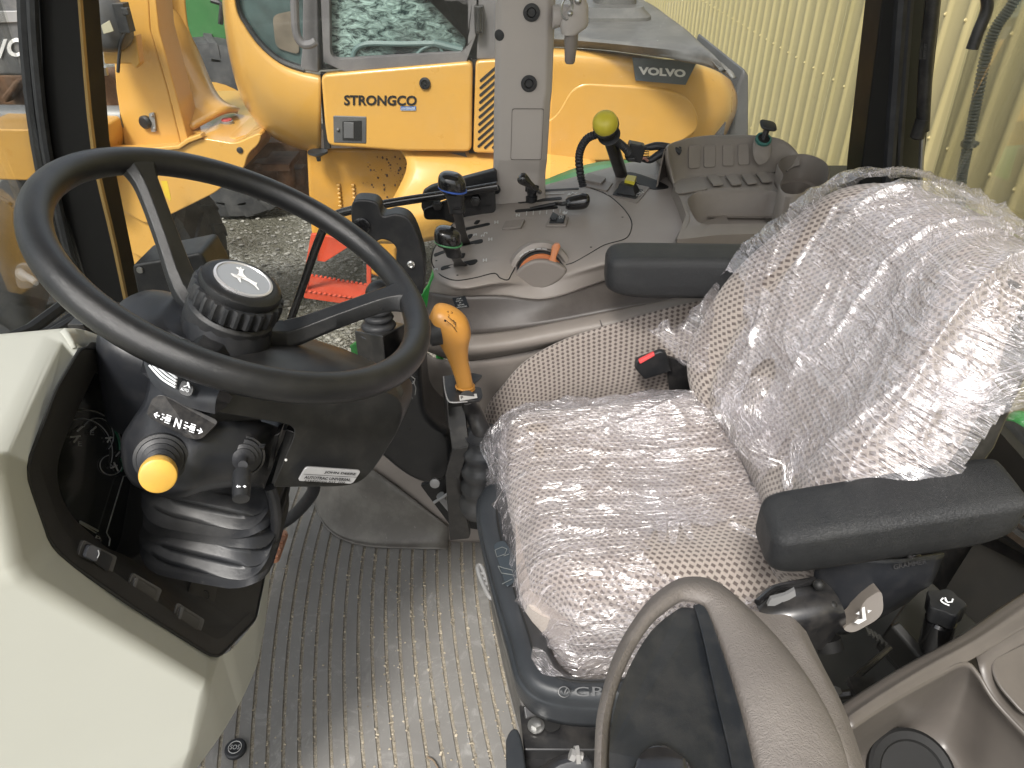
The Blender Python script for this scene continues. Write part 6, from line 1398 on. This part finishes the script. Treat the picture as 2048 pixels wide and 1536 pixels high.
ob('pedestal_bolt', JS, GREY, lathe([(.009, 0), (.009, .005), (.005, .006)], Y(870, 965, 1.0), (0, -1, .3), 20))
# ============================================================ mustard gear lever with its gate plate
GL = thing('gear_lever', 'mustard yellow gear lever with bent pistol head standing in a black gate plate', 'gear lever', Z(932, 795, .5))
gy = .985
hd = [(858, 640, .006), (868, 640, .028), (884, 644, .033), (900, 655, .034), (908, 672, .031), (912, 696, .023), (918, 722, .0175), (926, 752, .0155), (933, 782, .0145), (934, 790, .012)]
prev = None; secs = []
P3 = [Y(u, v, gy) for u, v, r in hd]
for i, (u, v, r) in enumerate(hd):
    t = (P3[min(i+1, len(P3)-1)]-P3[max(i-1, 0)]).normalized(); xd = V((0, 1, 0)).cross(t).normalized()
    if i and xd.dot(prev) < 0: xd = -xd
    prev = xd; secs.append(sec(P3[i], xd, V((0, 1, 0)), r*.86, r*.80, 2.3, 24))
ob('lever_grip', GL, MUS, loft(secs, smooth=4), ang=80)
ob('grip_collar', GL, MUS, *[tube([Y(u, v, gy)+V((cos(a)*.0145, sin(a)*.0125, 0)) for a in [i*pi/12 for i in range(24)]], .0016, 6, closed=True) for u, v in ((930, 772), (931.5, 778))])
ob('grip_button', GL, BLK, lathe([(.022, -.01), (.021, .006), (.015, .009)], Y(866, 664, gy-.012), (-1, -.3, -.1), 28))
yf = gy-.031
def gp(pts, r=.0005): return tube([Y(u, v, yf+dy) for u, v, dy in pts], r, 5)
ob('grip_print', GL, DPRT, gp([(896, 634, .006), (912, 646, .008)]), gp([(891, 640, .002), (904, 650, .002), (914, 664, .006)]), gp([(907, 640, .008), (912, 652, .006), (908, 656, .003)]), *[textgeo(s_, Y(u, v, yf-.001), Y(u+4, v+2, yf-.001), Y(u+1, v-4, yf-.001)) for s_, u, v in (('2', 895, 632), ('3', 901, 626), ('4', 893, 624), ('1', 888, 642), ('N', 906, 648))], flat=True)
gz = .527
gate = fil(Zs([(886, 752), (944, 745), (966, 750), (946, 772), (962, 774), (966, 792), (960, 800), (902, 805), (894, 798)], gz+.0), .005)
gp_ = thing('gate_plate', 'black steel gate plate and strap carrying the mustard lever', 'gate plate', Z(920, 790, 0))
ob('plate', gp_, BLKM, prism(gate, V((0, 0, -.004))), bev=.0008, seg=2)
ob('plate_edge', gp_, GREY, tube(cr(Zs([(887, 753), (890, 780), (896, 800), (906, 805), (935, 803)], gz+.0005), 4), .0012, 6))
ob('plate_slot', gp_, DPRT, prism(fil(Zs([(910, 762), (928, 758), (938, 785), (930, 790), (914, 782)], gz+.001), .004), V((0, 0, .0005))), flat=True)
ob('plate_sticker', gp_, LPRT, prism(Zs([(918, 791), (953, 788), (955, 796), (920, 802)], gz+.001), V((0, 0, .0006))), flat=True)
f = fr(Z(922, 799, gz+.002), Z(932, 798, gz+.002), Z(921, 793, gz+.002)); ob('sticker_letter', gp_, BP, textgeo('P', f(0, 0), f(.5, 0), f(0, 1), bold=.02), flat=True)
ob('plate_flange', gp_, BLKM, prism(Zs([(887, 754), (896, 806), (894, 806), (885, 758)], gz), V((0, 0, -.05))), prism([Z(900, 804, gz-.002), Z(936, 803, gz-.002), Z(932, 812, gz-.03), Z(892, 815, gz-.03)], V((0, .003, 0))))
sA = [(892, 812), (930, 808), (938, 895), (905, 902)]; 
yb_ = .985
q0 = [Y(892, 812, .985), Y(928, 808, .985), Y(938, 893, .96), Y(904, 900, .96)]
q1 = [Y(904, 900, .96), Y(938, 893, .96), Y(918, 960, .97), Y(890, 950, .97)]
q2 = [Y(890, 950, .97), Y(920, 950, .97), Y(924, 1000, 1.0), Y(941, 1070, 1.02), Y(896, 1080, 1.02)]
ob('strap', gp_, BLKM, prism([q0[3], q0[2], q0[1], q0[0]], (0, .012, 0)), prism(list(reversed(q1)), (0, .012, 0)), prism(fil(list(reversed([Y(890, 948, .971), Y(921, 948, .971), Y(926, 1000, 1.0), Y(941, 1068, 1.02), Y(938, 1077, 1.02), Y(900, 1081, 1.02)])), .003), (0, .012, 0)), bev=.0012, seg=2)
ob('shift_stem', GL, BLKM, tube([Z(934, 795, gz), Y(945, 820, .99), Y(965, 868, .98), Y(972, 900, .98)], [.012, .015, .016, .012], 16, 4))
bb_ = []
for q in range(10):
    v = 868+q*17; r = (.024 if q % 2 else .031)+.0012*q*(1 if q < 6 else .6)
    bb_.append(sec(Y(962-q*.8+4, v, .975), V((1, 0, 0)), V((0, 1, 0)), r, r, 2.2, 28))
ob('lever_boot', GL, GAI, loft(bb_, smooth=3), ang=80)
# linkage behind the strap; a black sheet paints in the dark void
lk = thing('linkage', 'dark lever linkage rods half hidden behind the black strap', 'linkage', Y(890, 1000, 1.08))
ob('void_backing', lk, DPRT, prism(Ys([(842, 972), (880, 960), (960, 900), (990, 1000), (960, 1060), (900, 1050)], 1.09), (0, .01, 0)))
ob('linkage_rod', lk, GREY, tube(Ys([(868, 1005), (900, 985)], 1.06), .003, 8), tube(Ys([(920, 905), (955, 880)], 1.06), .003, 8), tube(Ys([(925, 1018), (945, 1000)], 1.05), .004, 8), tube(Ys([(880, 990), (905, 1020)], 1.07), .009, 8))
# ============================================================ brake pedal and steering hose
pd = thing('brake_pedal', 'worn orange-brown ribbed pedal pad beside the gaiter', 'pedal', Z(555, 1085, .08))
pq = fil(Zs([(530, 1050), (576, 1062), (556, 1118), (530, 1122), (500, 1100)], .10), .006)
ob('pedal_pad', pd, M('worn_pedal', (.42, .19, .11), .6, var=.25, vs=40, dust=.4, dcol=(.42, .33, .25), ds=25), prism(pq, V((0, 0, -.01))), *[prism([Z(533, v, .1005), Z(572-(v-1060)*.33, v+8, .1005), Z(571-(v-1060)*.33, v+13, .1005), Z(532, v+6, .1005)], V((0, 0, .003))) for v in (1060, 1074, 1088, 1102)], bev=.001)
ob('pedal_arm', pd, BLKM, tube([Z(540, 1080, .09), T(500, 1040, 1.3)], .010, 10))
ob('column_hose', None, RUB, tube([Z(628, 960, .25), Z(625, 985, .20), Z(600, 1018, .13), Z(572, 1042, .08), Z(540, 1058, .06)], .0125, 16, 5), label='thick black hose running from the control box down to the pedal', cat='hose')
# ============================================================ folded passenger seat near the camera
PS = thing('passenger_seat', 'folded taupe padded passenger seat with black back plate, nearest the camera', 'folding seat', (.2, .4, .3))
oc = [(1186, 1700, .475), (1188, 1490, .515), (1198, 1400, .55), (1232, 1300, .60), (1290, 1210, .655), (1345, 1165, .685), (1390, 1154, .695), (1440, 1166, .69), (1500, 1215, .66), (1580, 1300, .615), (1650, 1400, .57), (1705, 1520, .53), (1740, 1700, .48)]
ic = [(1215, 1700, .47), (1212, 1530, .505), (1222, 1420, .54), (1252, 1330, .58), (1300, 1250, .625), (1350, 1208, .655), (1372, 1200, .662), (1400, 1206, .66), (1412, 1218, .655), (1440, 1290, .62), (1475, 1400, .57), (1505, 1520, .53), (1540, 1700, .48)]
rd = [(1470, 1700, .478), (1475, 1600, .49), (1478, 1500, .52)]
O3 = cr(Ts(oc), 4); I3 = cr(Ts(ic), 4)
nn_ = V((-.10, -.35, .93)).normalized()
rw_ = []
ctr = T(1400, 1450, .56)
n_ = len(O3)
def band(f_, h): return [o.lerp(i, f_)+nn_*h for o, i in zip(O3, I3)]
dwn = V((.02, .06, -.075))
rows_ = [[p+dwn for p in O3], [p+dwn*.35+(p-ctr)*.02 for p in O3], band(.04, -.006), band(.28, .004), band(.6, .008), band(.9, .003), band(1.0, -.004), [p+dwn*.2 for p in I3]]
vs_ = [p for r in rows_ for p in r]
ob('padded_rim', PS, PAD, (vs_, quads(len(rows_), n_), None), ang=80, solid=.003)
plp = I3[:]
mid = [p+(ctr-p)*.03+V((0, 0, -.004)) for p in I3]
PLT = M('plate_black', (.014, .016, .019), .36, var=.25, vs=5, bump=.12, bs=1300, dust=.05, ds=30, rvar=.08)
ob('back_plate', PS, PLT, sheet([p-nn_*.003 for p in mid]), flat=True)
ob('plate_bevel', PS, PLT, prism([p-nn_*.002 for p in cr(Ts([(1398, 1208, .659), (1414, 1222, .653), (1440, 1290, .618), (1475, 1400, .568), (1505, 1520, .528), (1540, 1700, .478)]), 4)]+[p-nn_*.0015 for p in reversed(cr(Ts([(1385, 1212, .658), (1392, 1228, .651), (1408, 1290, .618), (1432, 1400, .568), (1460, 1520, .528), (1490, 1700, .478)]), 4))], nn_*.004), bev=.001, seg=2)
ob('plate_handle', PS, GLOSS, loft([sec(T(u, v, t-.002), V((1, 0, 0)), V((0, 1, 0)), rx, ry, 2.5, 20) for u, v, t, rx, ry in ((1325, 1500, .52, .004, .004), (1322, 1520, .512, .012, .010), (1330, 1560, .50, .022, .016), (1340, 1650, .47, .028, .02))], smooth=3))
ob('rim_seam', PS, M('seam', (.10, .085, .075), .8), tube(cr(Ts([(1500, 1260, .640), (1545, 1330, .603), (1585, 1420, .563), (1615, 1520, .527), (1640, 1640, .49)]), 5), .0012, 6))
# seat cushion of the passenger seat beside it
pc_ = [[T(1500, 1218, .70), T(1535, 1228, .70), T(1580, 1232, .70), T(1612, 1262, .70)],
       [T(1545, 1290, .66), T(1572, 1285, .66), T(1610, 1290, .66), T(1640, 1320, .665)],
       [T(1620, 1400, .60), T(1640, 1390, .605), T(1668, 1395, .61), T(1690, 1420, .62)],
       [T(1690, 1540, .55), T(1705, 1535, .55), T(1722, 1540, .56), T(1735, 1550, .57)],
       [T(1740, 1700, .50), T(1755, 1700, .50), T(1775, 1700, .51), T(1790, 1700, .52)]]
ob('folded_cushion', PS, PAD, patch(pc_, 6, 6), solid=.06, bev=.02, seg=5, ang=50)
# ============================================================ near side storage tray
NT_ = thing('near_storage_tray', 'deep taupe storage bin moulded into the near fender with black cup insert', 'storage bin', (.45, .45, .3))
rim_o = [T(1690, 1432, .64), T(1760, 1385, .66), T(1850, 1330, .685), T(1950, 1275, .71), T(2060, 1200, .74), T(2160, 1140, .76)]
rim_m = [T(1694, 1442, .632), T(1762, 1397, .652), T(1852, 1344, .677), T(1952, 1290, .702), T(2062, 1222, .73), T(2162, 1165, .75)]
rim_i = [T(1702, 1458, .628), T(1770, 1412, .648), T(1858, 1362, .672), T(1956, 1312, .696), T(2064, 1245, .72), T(2165, 1190, .74)]
w_a = [T(1720, 1490, .66), T(1780, 1455, .68), T(1850, 1430, .72), T(1945, 1420, .75), T(2055, 1370, .77), T(2160, 1300, .78)]
w_b = [T(1735, 1530, .70), T(1800, 1495, .74), T(1850, 1470, .78), T(1930, 1510, .80), T(2050, 1500, .80), T(2160, 1450, .80)]
out_d = [p+V((-.01, .012, -.03)) for p in rim_o]; out_e = [p+V((-.01, .014, -.22)) for p in rim_o]
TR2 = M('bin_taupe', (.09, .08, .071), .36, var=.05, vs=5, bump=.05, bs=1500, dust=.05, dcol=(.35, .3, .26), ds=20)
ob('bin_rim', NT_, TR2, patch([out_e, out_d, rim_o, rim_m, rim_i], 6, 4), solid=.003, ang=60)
back_w = [[T(1702, 1458, .628), T(1770, 1412, .648), T(1858, 1362, .672), T(1925, 1328, .688), T(1950, 1345, .69), T(1985, 1400, .68), T(2050, 1470, .66), T(2140, 1560, .63)],
          [T(1708, 1480, .66), T(1778, 1438, .68), T(1860, 1395, .705), T(1918, 1370, .72), T(1948, 1390, .715), T(1985, 1440, .70), T(2045, 1510, .68), T(2130, 1600, .65)],
          [T(1712, 1515, .70), T(1775, 1478, .725), T(1835, 1452, .75), T(1880, 1475, .755), T(1915, 1500, .745), T(1960, 1560, .72), T(2010, 1620, .70), T(2100, 1700, .66)],
          [T(1715, 1560, .70), T(1760, 1530, .715), T(1810, 1500, .735), T(1850, 1520, .74), T(1880, 1560, .73), T(1920, 1620, .71), T(1970, 1680, .69), T(2050, 1760, .65)]]
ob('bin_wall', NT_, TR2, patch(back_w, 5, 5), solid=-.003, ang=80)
ob('bin_floor', NT_, TR2, sheet([T(1690, 1500, .73), T(1850, 1480, .75), T(2000, 1600, .74), T(2000, 1750, .66), T(1700, 1750, .66)]))
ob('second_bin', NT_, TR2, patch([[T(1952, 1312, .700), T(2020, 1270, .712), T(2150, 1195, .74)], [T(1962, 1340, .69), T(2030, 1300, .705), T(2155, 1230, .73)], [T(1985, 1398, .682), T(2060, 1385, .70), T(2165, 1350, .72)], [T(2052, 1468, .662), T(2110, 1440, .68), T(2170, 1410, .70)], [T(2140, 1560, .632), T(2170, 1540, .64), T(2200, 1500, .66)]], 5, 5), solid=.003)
ob('bin_lid', NT_, TR2, prism(fil([T(1975, 1322, .70), T(2100, 1262, .72), T(2200, 1300, .72), T(2180, 1420, .68), T(2050, 1438, .665), T(1990, 1370, .685)], .01), nn_*.004), bev=.003)
ob('cup_insert', NT_, PIL, lathe([(.040, -.006), (.040, .004), (.037, .006), (.030, .005), (.028, .003)], T(1822, 1548, .70), (-.05, -.5, .85), 40))
# ============================================================ dark well behind: floor lining, height knob, side lining
WL = thing('rear_well', 'dark ribbed floor well between seat base and near storage bin', 'floor well', (.5, .55, .0))
WB = M('well_black', (.012, .012, .011), .5, var=.3, dust=.12, dcol=(.06, .05, .04), ds=16)
ob('well_floor', WL, WB, prism([V((.20, .30, .12)), V((.95, .30, .12)), V((.95, 1.12, .12)), V((.20, 1.12, .12))], V((0, 0, -.05))))
ob('well_wall', WL, WB, prism([T(1990, 1020, 1.25), T(2150, 1120, 1.05), T(2150, 1400, 1.0), T(1950, 1350, 1.1), T(1890, 1180, 1.2)], (.01, .01, 0)), prism([V((.86, .2, .1)), V((.86, 1.5, .1)), V((.86, 1.5, .40)), V((.86, .2, .40))], (.02, 0, 0)))
ob('well_step', WL, WB, prism([T(1850, 1150, 1.02), T(1960, 1250, .98), T(1955, 1330, .95), T(1880, 1360, .93), T(1780, 1250, .97)], V((0, .01, -.06))), prism([T(1780, 1250, .96), T(1800, 1240, .96), T(1900, 1350, .91), T(1880, 1365, .91)], V((0, .01, -.05))), bev=.004)
for q in range(13):
    u = 1735+q*8.5; v = 1262+q*5.2
    ob('well_rib', WL, M('rib_black', (.03, .03, .028), .5), box(T(u, v, .98), (.0035, .012, .004)))
ob('well_rail', WL, BLKM, tube([T(1697, 1368, .90), T(1780, 1296, .95)], .004, 8), tube([T(1668, 1392, .88), T(1730, 1385, .88), T(1745, 1365, .88)], .006, 8), box(T(1730, 1380, .87), (.03, .03, .008)))
ob('well_bolt', WL, STEEL, lathe([(.006, 0), (.006, .004)], T(1672, 1385, .86), (0, 0, 1), 6))
kb = thing('height_knob', 'black fluted weight adjuster knob with white symbol on a thick stem', 'knob', T(1865, 1290, .92))
ka = T(1868, 1290, .90); kt_ = T(1892, 1202, .86); kx = (kt_-ka).normalized()
ob('knob_stem', kb, GLOSS, lathe([(.014, -.01), (.017, 0), (.017, .045), (.014, .048), (.013, .058)], ka, kx, 24))
n = 60; hx, hy = frame(kx); secs = []; L0 = (kt_-ka).length
for r, h in ((.013, L0-.026), (.0185, L0-.024), (.0195, L0-.002), (.018, L0), (.010, L0+.0005)):
    secs.append([ka+kx*h+(hx*cos(2*pi*i/n)+hy*sin(2*pi*i/n))*(r*(1+.10*cos(5*2*pi*i/n))) for i in range(n)])
kh = ob('knob_head', kb, BLK, loft(secs), ang=40)
f = fr(T(1880, 1208, .852), T(1906, 1212, .852), T(1881, 1194, .856))
ob('knob_symbol', kh, PW, tube(cr([f(.2, .9), f(.05, .5), f(.3, .2), f(.7, 0)], 3), .0009, 5), tube([f(.35, 1), f(.55, .4), f(.9, .55), f(.95, 1.0)], .0009, 5), tube([f(.35, 1), f(.45, .5)], .0012, 5))
# lining under the near sill, right edge
# ============================================================ torn protective film over the seat
k = NT('plastic_film'); k.t.nodes.remove(k.bs)
uvn = k.n('UVMap')
def st(rot, sx_, sy_, sc_, det=5, dist=.6):
    mp = k.n('Mapping'); mp.inputs['Rotation'].default_value = (0, 0, rot); mp.inputs['Scale'].default_value = (sx_, sy_, 1)
    k.l(uvn.outputs[0], mp.inputs[0]); x = k.n('TexNoise'); x.inputs['Scale'].default_value = sc_; x.inputs['Detail'].default_value = det
    x.inputs['Roughness'].default_value = .6; x.inputs['Distortion'].default_value = dist; k.l(mp.outputs[0], x.inputs['Vector']); return x.outputs['Fac']
patch_h = None
def ridge(n_, w_=.03):   # thin crease lines where the noise crosses 0.5
    d = k.math('ABSOLUTE', k.math('SUBTRACT', n_, .5)); return k.ramp(d, [(0, 1), (w_, 0)])
nA_ = st(.35, 1, 5, 9, 4, .4); nB_ = st(-.6, 1, 3, 16, 5, .8); nC_ = st(1.1, 1, 1.6, 55, 6, 1.2); nD_ = st(0, 1, 1, 3.6, 3)
patch_h = k.ramp(nD_, [(.45, .0), (.60, 1)])
crease = k.math('MAXIMUM', ridge(nA_, .010), k.math('MULTIPLY', ridge(nB_, .010), .7))
fine = ridge(nC_, .05)
nE_ = st(.2, 1, 7, 3.2, 3, .5)
long_ = k.math('ADD', ridge(nE_, .05), k.math('MULTIPLY', ridge(nA_, .05), .8))
h = k.math('ADD', k.math('ADD', k.math('MULTIPLY', nA_, 2.0), k.math('MULTIPLY', nB_, .35)), k.math('ADD', k.math('MULTIPLY', k.math('MULTIPLY', nC_, k.math('ADD', patch_h, .12)), .34), k.math('MULTIPLY', long_, .30)))
bmp = k.bump(h, 1.0, .0045)
tr1 = k.n('BsdfTransparent'); tr1.inputs[0].default_value = (.97, .965, .975, 1)
g1_ = k.n('BsdfGlossy'); g1_.inputs['Roughness'].default_value = .17; g1_.inputs[0].default_value = (1, 1, 1, 1); k.l(bmp, g1_.inputs['Normal'])
d1 = k.n('BsdfDiffuse'); d1.inputs[0].default_value = (.92, .88, .92, 1); k.l(bmp, d1.inputs['Normal'])
t1 = k.n('BsdfTranslucent'); t1.inputs[0].default_value = (.92, .88, .92, 1)
md = k.n('MixShader'); md.inputs[0].default_value = .4; k.l(d1.outputs[0], md.inputs[1]); k.l(t1.outputs[0], md.inputs[2])
# haze amount: patches + creases
patch_ = k.ramp(nD_, [(.42, .0), (.62, 1)])
hz_ = k.math('ADD', k.math('ADD', .07, k.math('MULTIPLY', patch_, .17)), k.math('ADD', k.math('MULTIPLY', crease, .5), k.math('MULTIPLY', k.math('MULTIPLY', fine, patch_), .16)), clamp=True)
m1 = k.n('MixShader'); k.l(hz_, m1.inputs[0]); k.l(tr1.outputs[0], m1.inputs[1]); k.l(md.outputs[0], m1.inputs[2])
fz = k.n('LayerWeight'); fz.inputs['Blend'].default_value = .5; k.l(bmp, fz.inputs['Normal'])
ff = k.math('ADD', k.math('MULTIPLY', k.math('POWER', fz.outputs['Facing'], 3), .55), k.math('ADD', .05, k.math('MULTIPLY', patch_, .16)), clamp=True)
m2 = k.n('MixShader'); k.l(ff, m2.inputs[0]); k.l(m1.outputs[0], m2.inputs[1]); k.l(g1_.outputs[0], m2.inputs[2])
k.l(m2.outputs[0], k.out.inputs['Surface']); FILM = k.m
def wr(a, b, s1=.0075):
    """real folds in the sheet"""
    w1_ = noise.noise(V((a*4, b*4, 1)))*.5
    ang_ = math.atan2(b+.02, a+.55); rad_ = math.hypot(b+.02, a+.55)
    v = V((rad_*2.2, ang_*5+w1_*.6, 3)); n1 = 1-abs(noise.noise(v))*6.5
    vq = V((rad_*1.6+4, ang_*9+w1_, 8)); n5 = 1-abs(noise.noise(vq))*7
    n2 = noise.noise(V((a*22, b*22, 9))); n3 = 1-abs(noise.noise(V((a*7+b*8+w1_, b*7-a*8, 5))))*4.5
    n4 = 1-abs(noise.noise(V((a*24-b*9, b*30+a*9, 15))))*4
    return s1*(max(0, n1)**3*1.15+max(0, n5)**3*.75+.12*n2+max(0, n3)**3*.45+.05*max(0, n4)**2)
def jag(x, s=1): return .016*noise.noise(V((x*22*s, 1.3*s, 0)))+.008*noise.noise(V((x*70, 2.7, s)))
FC = thing('seat_film', 'crumpled clear plastic film with torn holes draped over the seat cushion', 'plastic film', (.2, .8, .48))
def keepc(a, b):
    # torn hole at the near middle/rear and two small rips
    ca = a-.085; cb = b+.165
    if (ca/.125)**2+((cb+.10*ca)/.052)**2 < 1+jag(a+b)*30: return False
    if ((a+.145)/.018)**2+((b-.115)/.011)**2 < 1: return False
    if ((a+.15)/.006)**2+((b-.07)/.02)**2 < 1: return False
    return True
def filmc(a, b):
    off = .007+wr(a, b)
    a_ = a; p = cush(a_, b, .006)
    q = cush(a_+.001, b, .006)-p; r = cush(a_, b+.001, .006)-p; n_ = q.cross(r); n_ = n_.normalized() if n_.length > 1e-9 else V((0, 0, 1))
    fl = max(0, abs(b)-.24)+max(0, -a-.23)
    if n_.dot(p-V((.2, .815, .38))) < 0: n_ = -n_
    p = p+n_*off+V((-.10*max(0, -a-.22), (-.16 if b < 0 else .05)*max(0, abs(b)-.22), 0))
    return p+V((0, 0, 0))+V((0, (-1 if b < 0 else 1)*.012*noise.noise(V((a*14, 7, 0)))*min(1, fl*14), 0))+V((-.014*noise.noise(V((b*13, 3, 0)))*min(1, fl*14), 0, 0))
def kc2(a, b):
    if a < -.335+jag(b) or b < -.37+.05*(a+.3)+jag(a): return False
    if b > .30+jag(a, 2): return False
    if a > .0 and b < -.255-.12*max(0, .12-a)+jag(a, 3): return False
    return keepc(a, b)
ob('film_sheet', FC, FILM, grid(filmc, -.37, .235, -.40, .33, 230, 260, kc2), ang=180)
FB = thing('backrest_film', 'torn clear plastic film wrapped round the seat backrest with loose flaps', 'plastic film', (.4, .8, .8))
def filmb(a, b):
    p = back(a, b, .006)
    q = back(a+.001, b, .006)-p; r = back(a, b+.001, .006)-p; n_ = q.cross(r)
    n_ = n_.normalized() if n_.length > 1e-9 else BN
    if n_.dot(p-(BO+BU*min(max(b, .06), BH-.1)-BN*.06)) < 0: n_ = -n_
    off = .007+wr(b*1.3+a*.5, a-b*.5, .0085)
    fl = max(0, abs(a)-.27)
    off = off*(1-min(1, max(0, -a-.27)*16)) + .009*min(1, max(0, -a-.27)*16)
    return p+n_*off+BW_*(math.copysign(1, a)*fl*.25)+BN*(.02*noise.noise(V((b*12, a*3, 0)))*min(1, fl*10))
def keepb(a, b):
    if b < .045+.05*noise.noise(V((a*9, 4, 0)))+jag(a): return False
    if a > .12 and b < .20-.3*(a-.12)+jag(a)+.03*sin(a*40): return False       # bare far lower corner
    s_ = (b-.25)*.8-(a-.085); l_ = b-.28
    # long open strip running up the far seam
    if abs(a-.150-.02*sin(b*20)) < .015+.006*noise.noise(V((b*30, 0, 0))) and .22 < b < .52: return False
    if ((a-.02)/.028)**2+((b-.125)/.040)**2 < 1+jag(a*b*9)*20: return False
    if a < -.10 and b < .13: return False
    if a < -.312+.008*sin(b*31) and b < .36: return False
    if a < -.20 and b < .165+.25*(a+.20)+jag(a): return True
    return True
ob('film_sheet', FB, FILM, grid(filmb, -.345, .33, .0, .60, 260, 230, keepb), ang=180)
# loose flaps: hanging pieces with their own folds
def flap(name, par, rows, amp=.006, n=6, seed=0):
    vs, fs, uv = patch(rows, 14, 14)
    out = [p+V((noise.noise(p*38+V((seed, 0, 0))), noise.noise(p*38+V((0, seed, 5))), noise.noise(p*38+V((9, 0, seed)))))*amp for p in vs]
    return ob(name, par, FILM, (out, fs, uv), ang=180)
flap('torn_flap', FB, [[T(1290, 655, 1.14), T(1300, 672, 1.14), T(1340, 700, 1.14), T(1395, 748, 1.15)],
     [T(1335, 640, 1.12), T(1345, 662, 1.11), T(1375, 690, 1.12), T(1415, 742, 1.14)],
     [T(1355, 652, 1.15), T(1370, 665, 1.13), T(1400, 690, 1.14), T(1428, 735, 1.15)],
     [T(1395, 610, 1.12), T(1405, 640, 1.12), T(1418, 680, 1.14), T(1440, 730, 1.15)],
     [T(1440, 560, 1.14), T(1430, 620, 1.14), T(1425, 670, 1.15), T(1450, 740, 1.16)]], .009, seed=1)
flap('torn_flap', FB, [[T(1440, 780, 1.02), T(1425, 805, 1.0), T(1430, 835, .98), T(1470, 900, .96), T(1530, 935, .94)],
     [T(1470, 770, 1.02), T(1462, 800, .99), T(1470, 840, .97), T(1500, 890, .94), T(1550, 925, .93)],
     [T(1520, 760, 1.0), T(1520, 800, .98), T(1525, 850, .96), T(1545, 895, .93), T(1575, 920, .92)],
     [T(1570, 760, .98), T(1570, 810, .96), T(1575, 850, .95), T(1590, 890, .92), T(1600, 915, .91)]], .009, seed=4)
flap('torn_flap', FB, [[T(1560, 920, .90), T(1560, 950, .90), T(1570, 985, .89)],
     [T(1610, 860, .89), T(1610, 920, .88), T(1620, 985, .87)],
     [T(1670, 850, .87), T(1680, 920, .86), T(1690, 975, .85)],
     [T(1725, 870, .85), T(1722, 900, .84), T(1715, 950, .84)]], .008, seed=7)
flap('torn_flap', FB, [[T(1800, 860, .735), T(1830, 835, .72), T(1900, 838, .71), T(1990, 830, .70), T(2110, 800, .68)],
     [T(1810, 835, .73), T(1850, 815, .715), T(1920, 800, .70), T(2000, 790, .69), T(2110, 765, .68)],
     [T(1840, 805, .73), T(1880, 780, .715), T(1940, 755, .70), T(2010, 735, .69), T(2110, 710, .68)]], .008, seed=9)
flap('torn_flap', FC, [[T(966, 870, 1.21), T(962, 905, 1.19), T(985, 950, 1.16), T(1000, 985, 1.13)],
     [T(1000, 835, 1.20), T(992, 890, 1.18), T(1005, 940, 1.15), T(1010, 1000, 1.12)],
     [T(1020, 820, 1.20), T(1015, 880, 1.17), T(1015, 940, 1.14), T(1020, 1010, 1.11)]], .006, seed=12)
flap('torn_flap', FC, [[T(1064, 1290, .90), T(1080, 1300, .90), T(1095, 1318, .89), T(1110, 1340, .88)],
     [T(1060, 1315, .88), T(1078, 1345, .875), T(1098, 1352, .87), T(1130, 1350, .865)]], .004, seed=15)
for q, (a, b, t_) in enumerate((((1318, 1015), (1325, 1085), .93), ((1345, 1015), (1345, 1088), .92), ((1360, 1020), (1385, 1080), .91))):
    flap('film_shred', FC, [[T(a[0]-10, a[1], t_+.03), T(a[0]+8, a[1]+2, t_+.03)], [T(lerp(a[0], b[0], .5)-9, (a[1]+b[1])/2, t_), T(lerp(a[0], b[0], .5)+11, (a[1]+b[1])/2, t_)], [T(b[0]-5, b[1], t_), T(b[0]+6, b[1]+1, t_)]], .003, seed=20+q)
flap('film_strip', FC, [[T(1455, 1050, .90), T(1500, 1072, .885), T(1560, 1098, .87)], [T(1465, 1042, .90), T(1510, 1064, .885), T(1560, 1084, .87)]], .0015, seed=30)
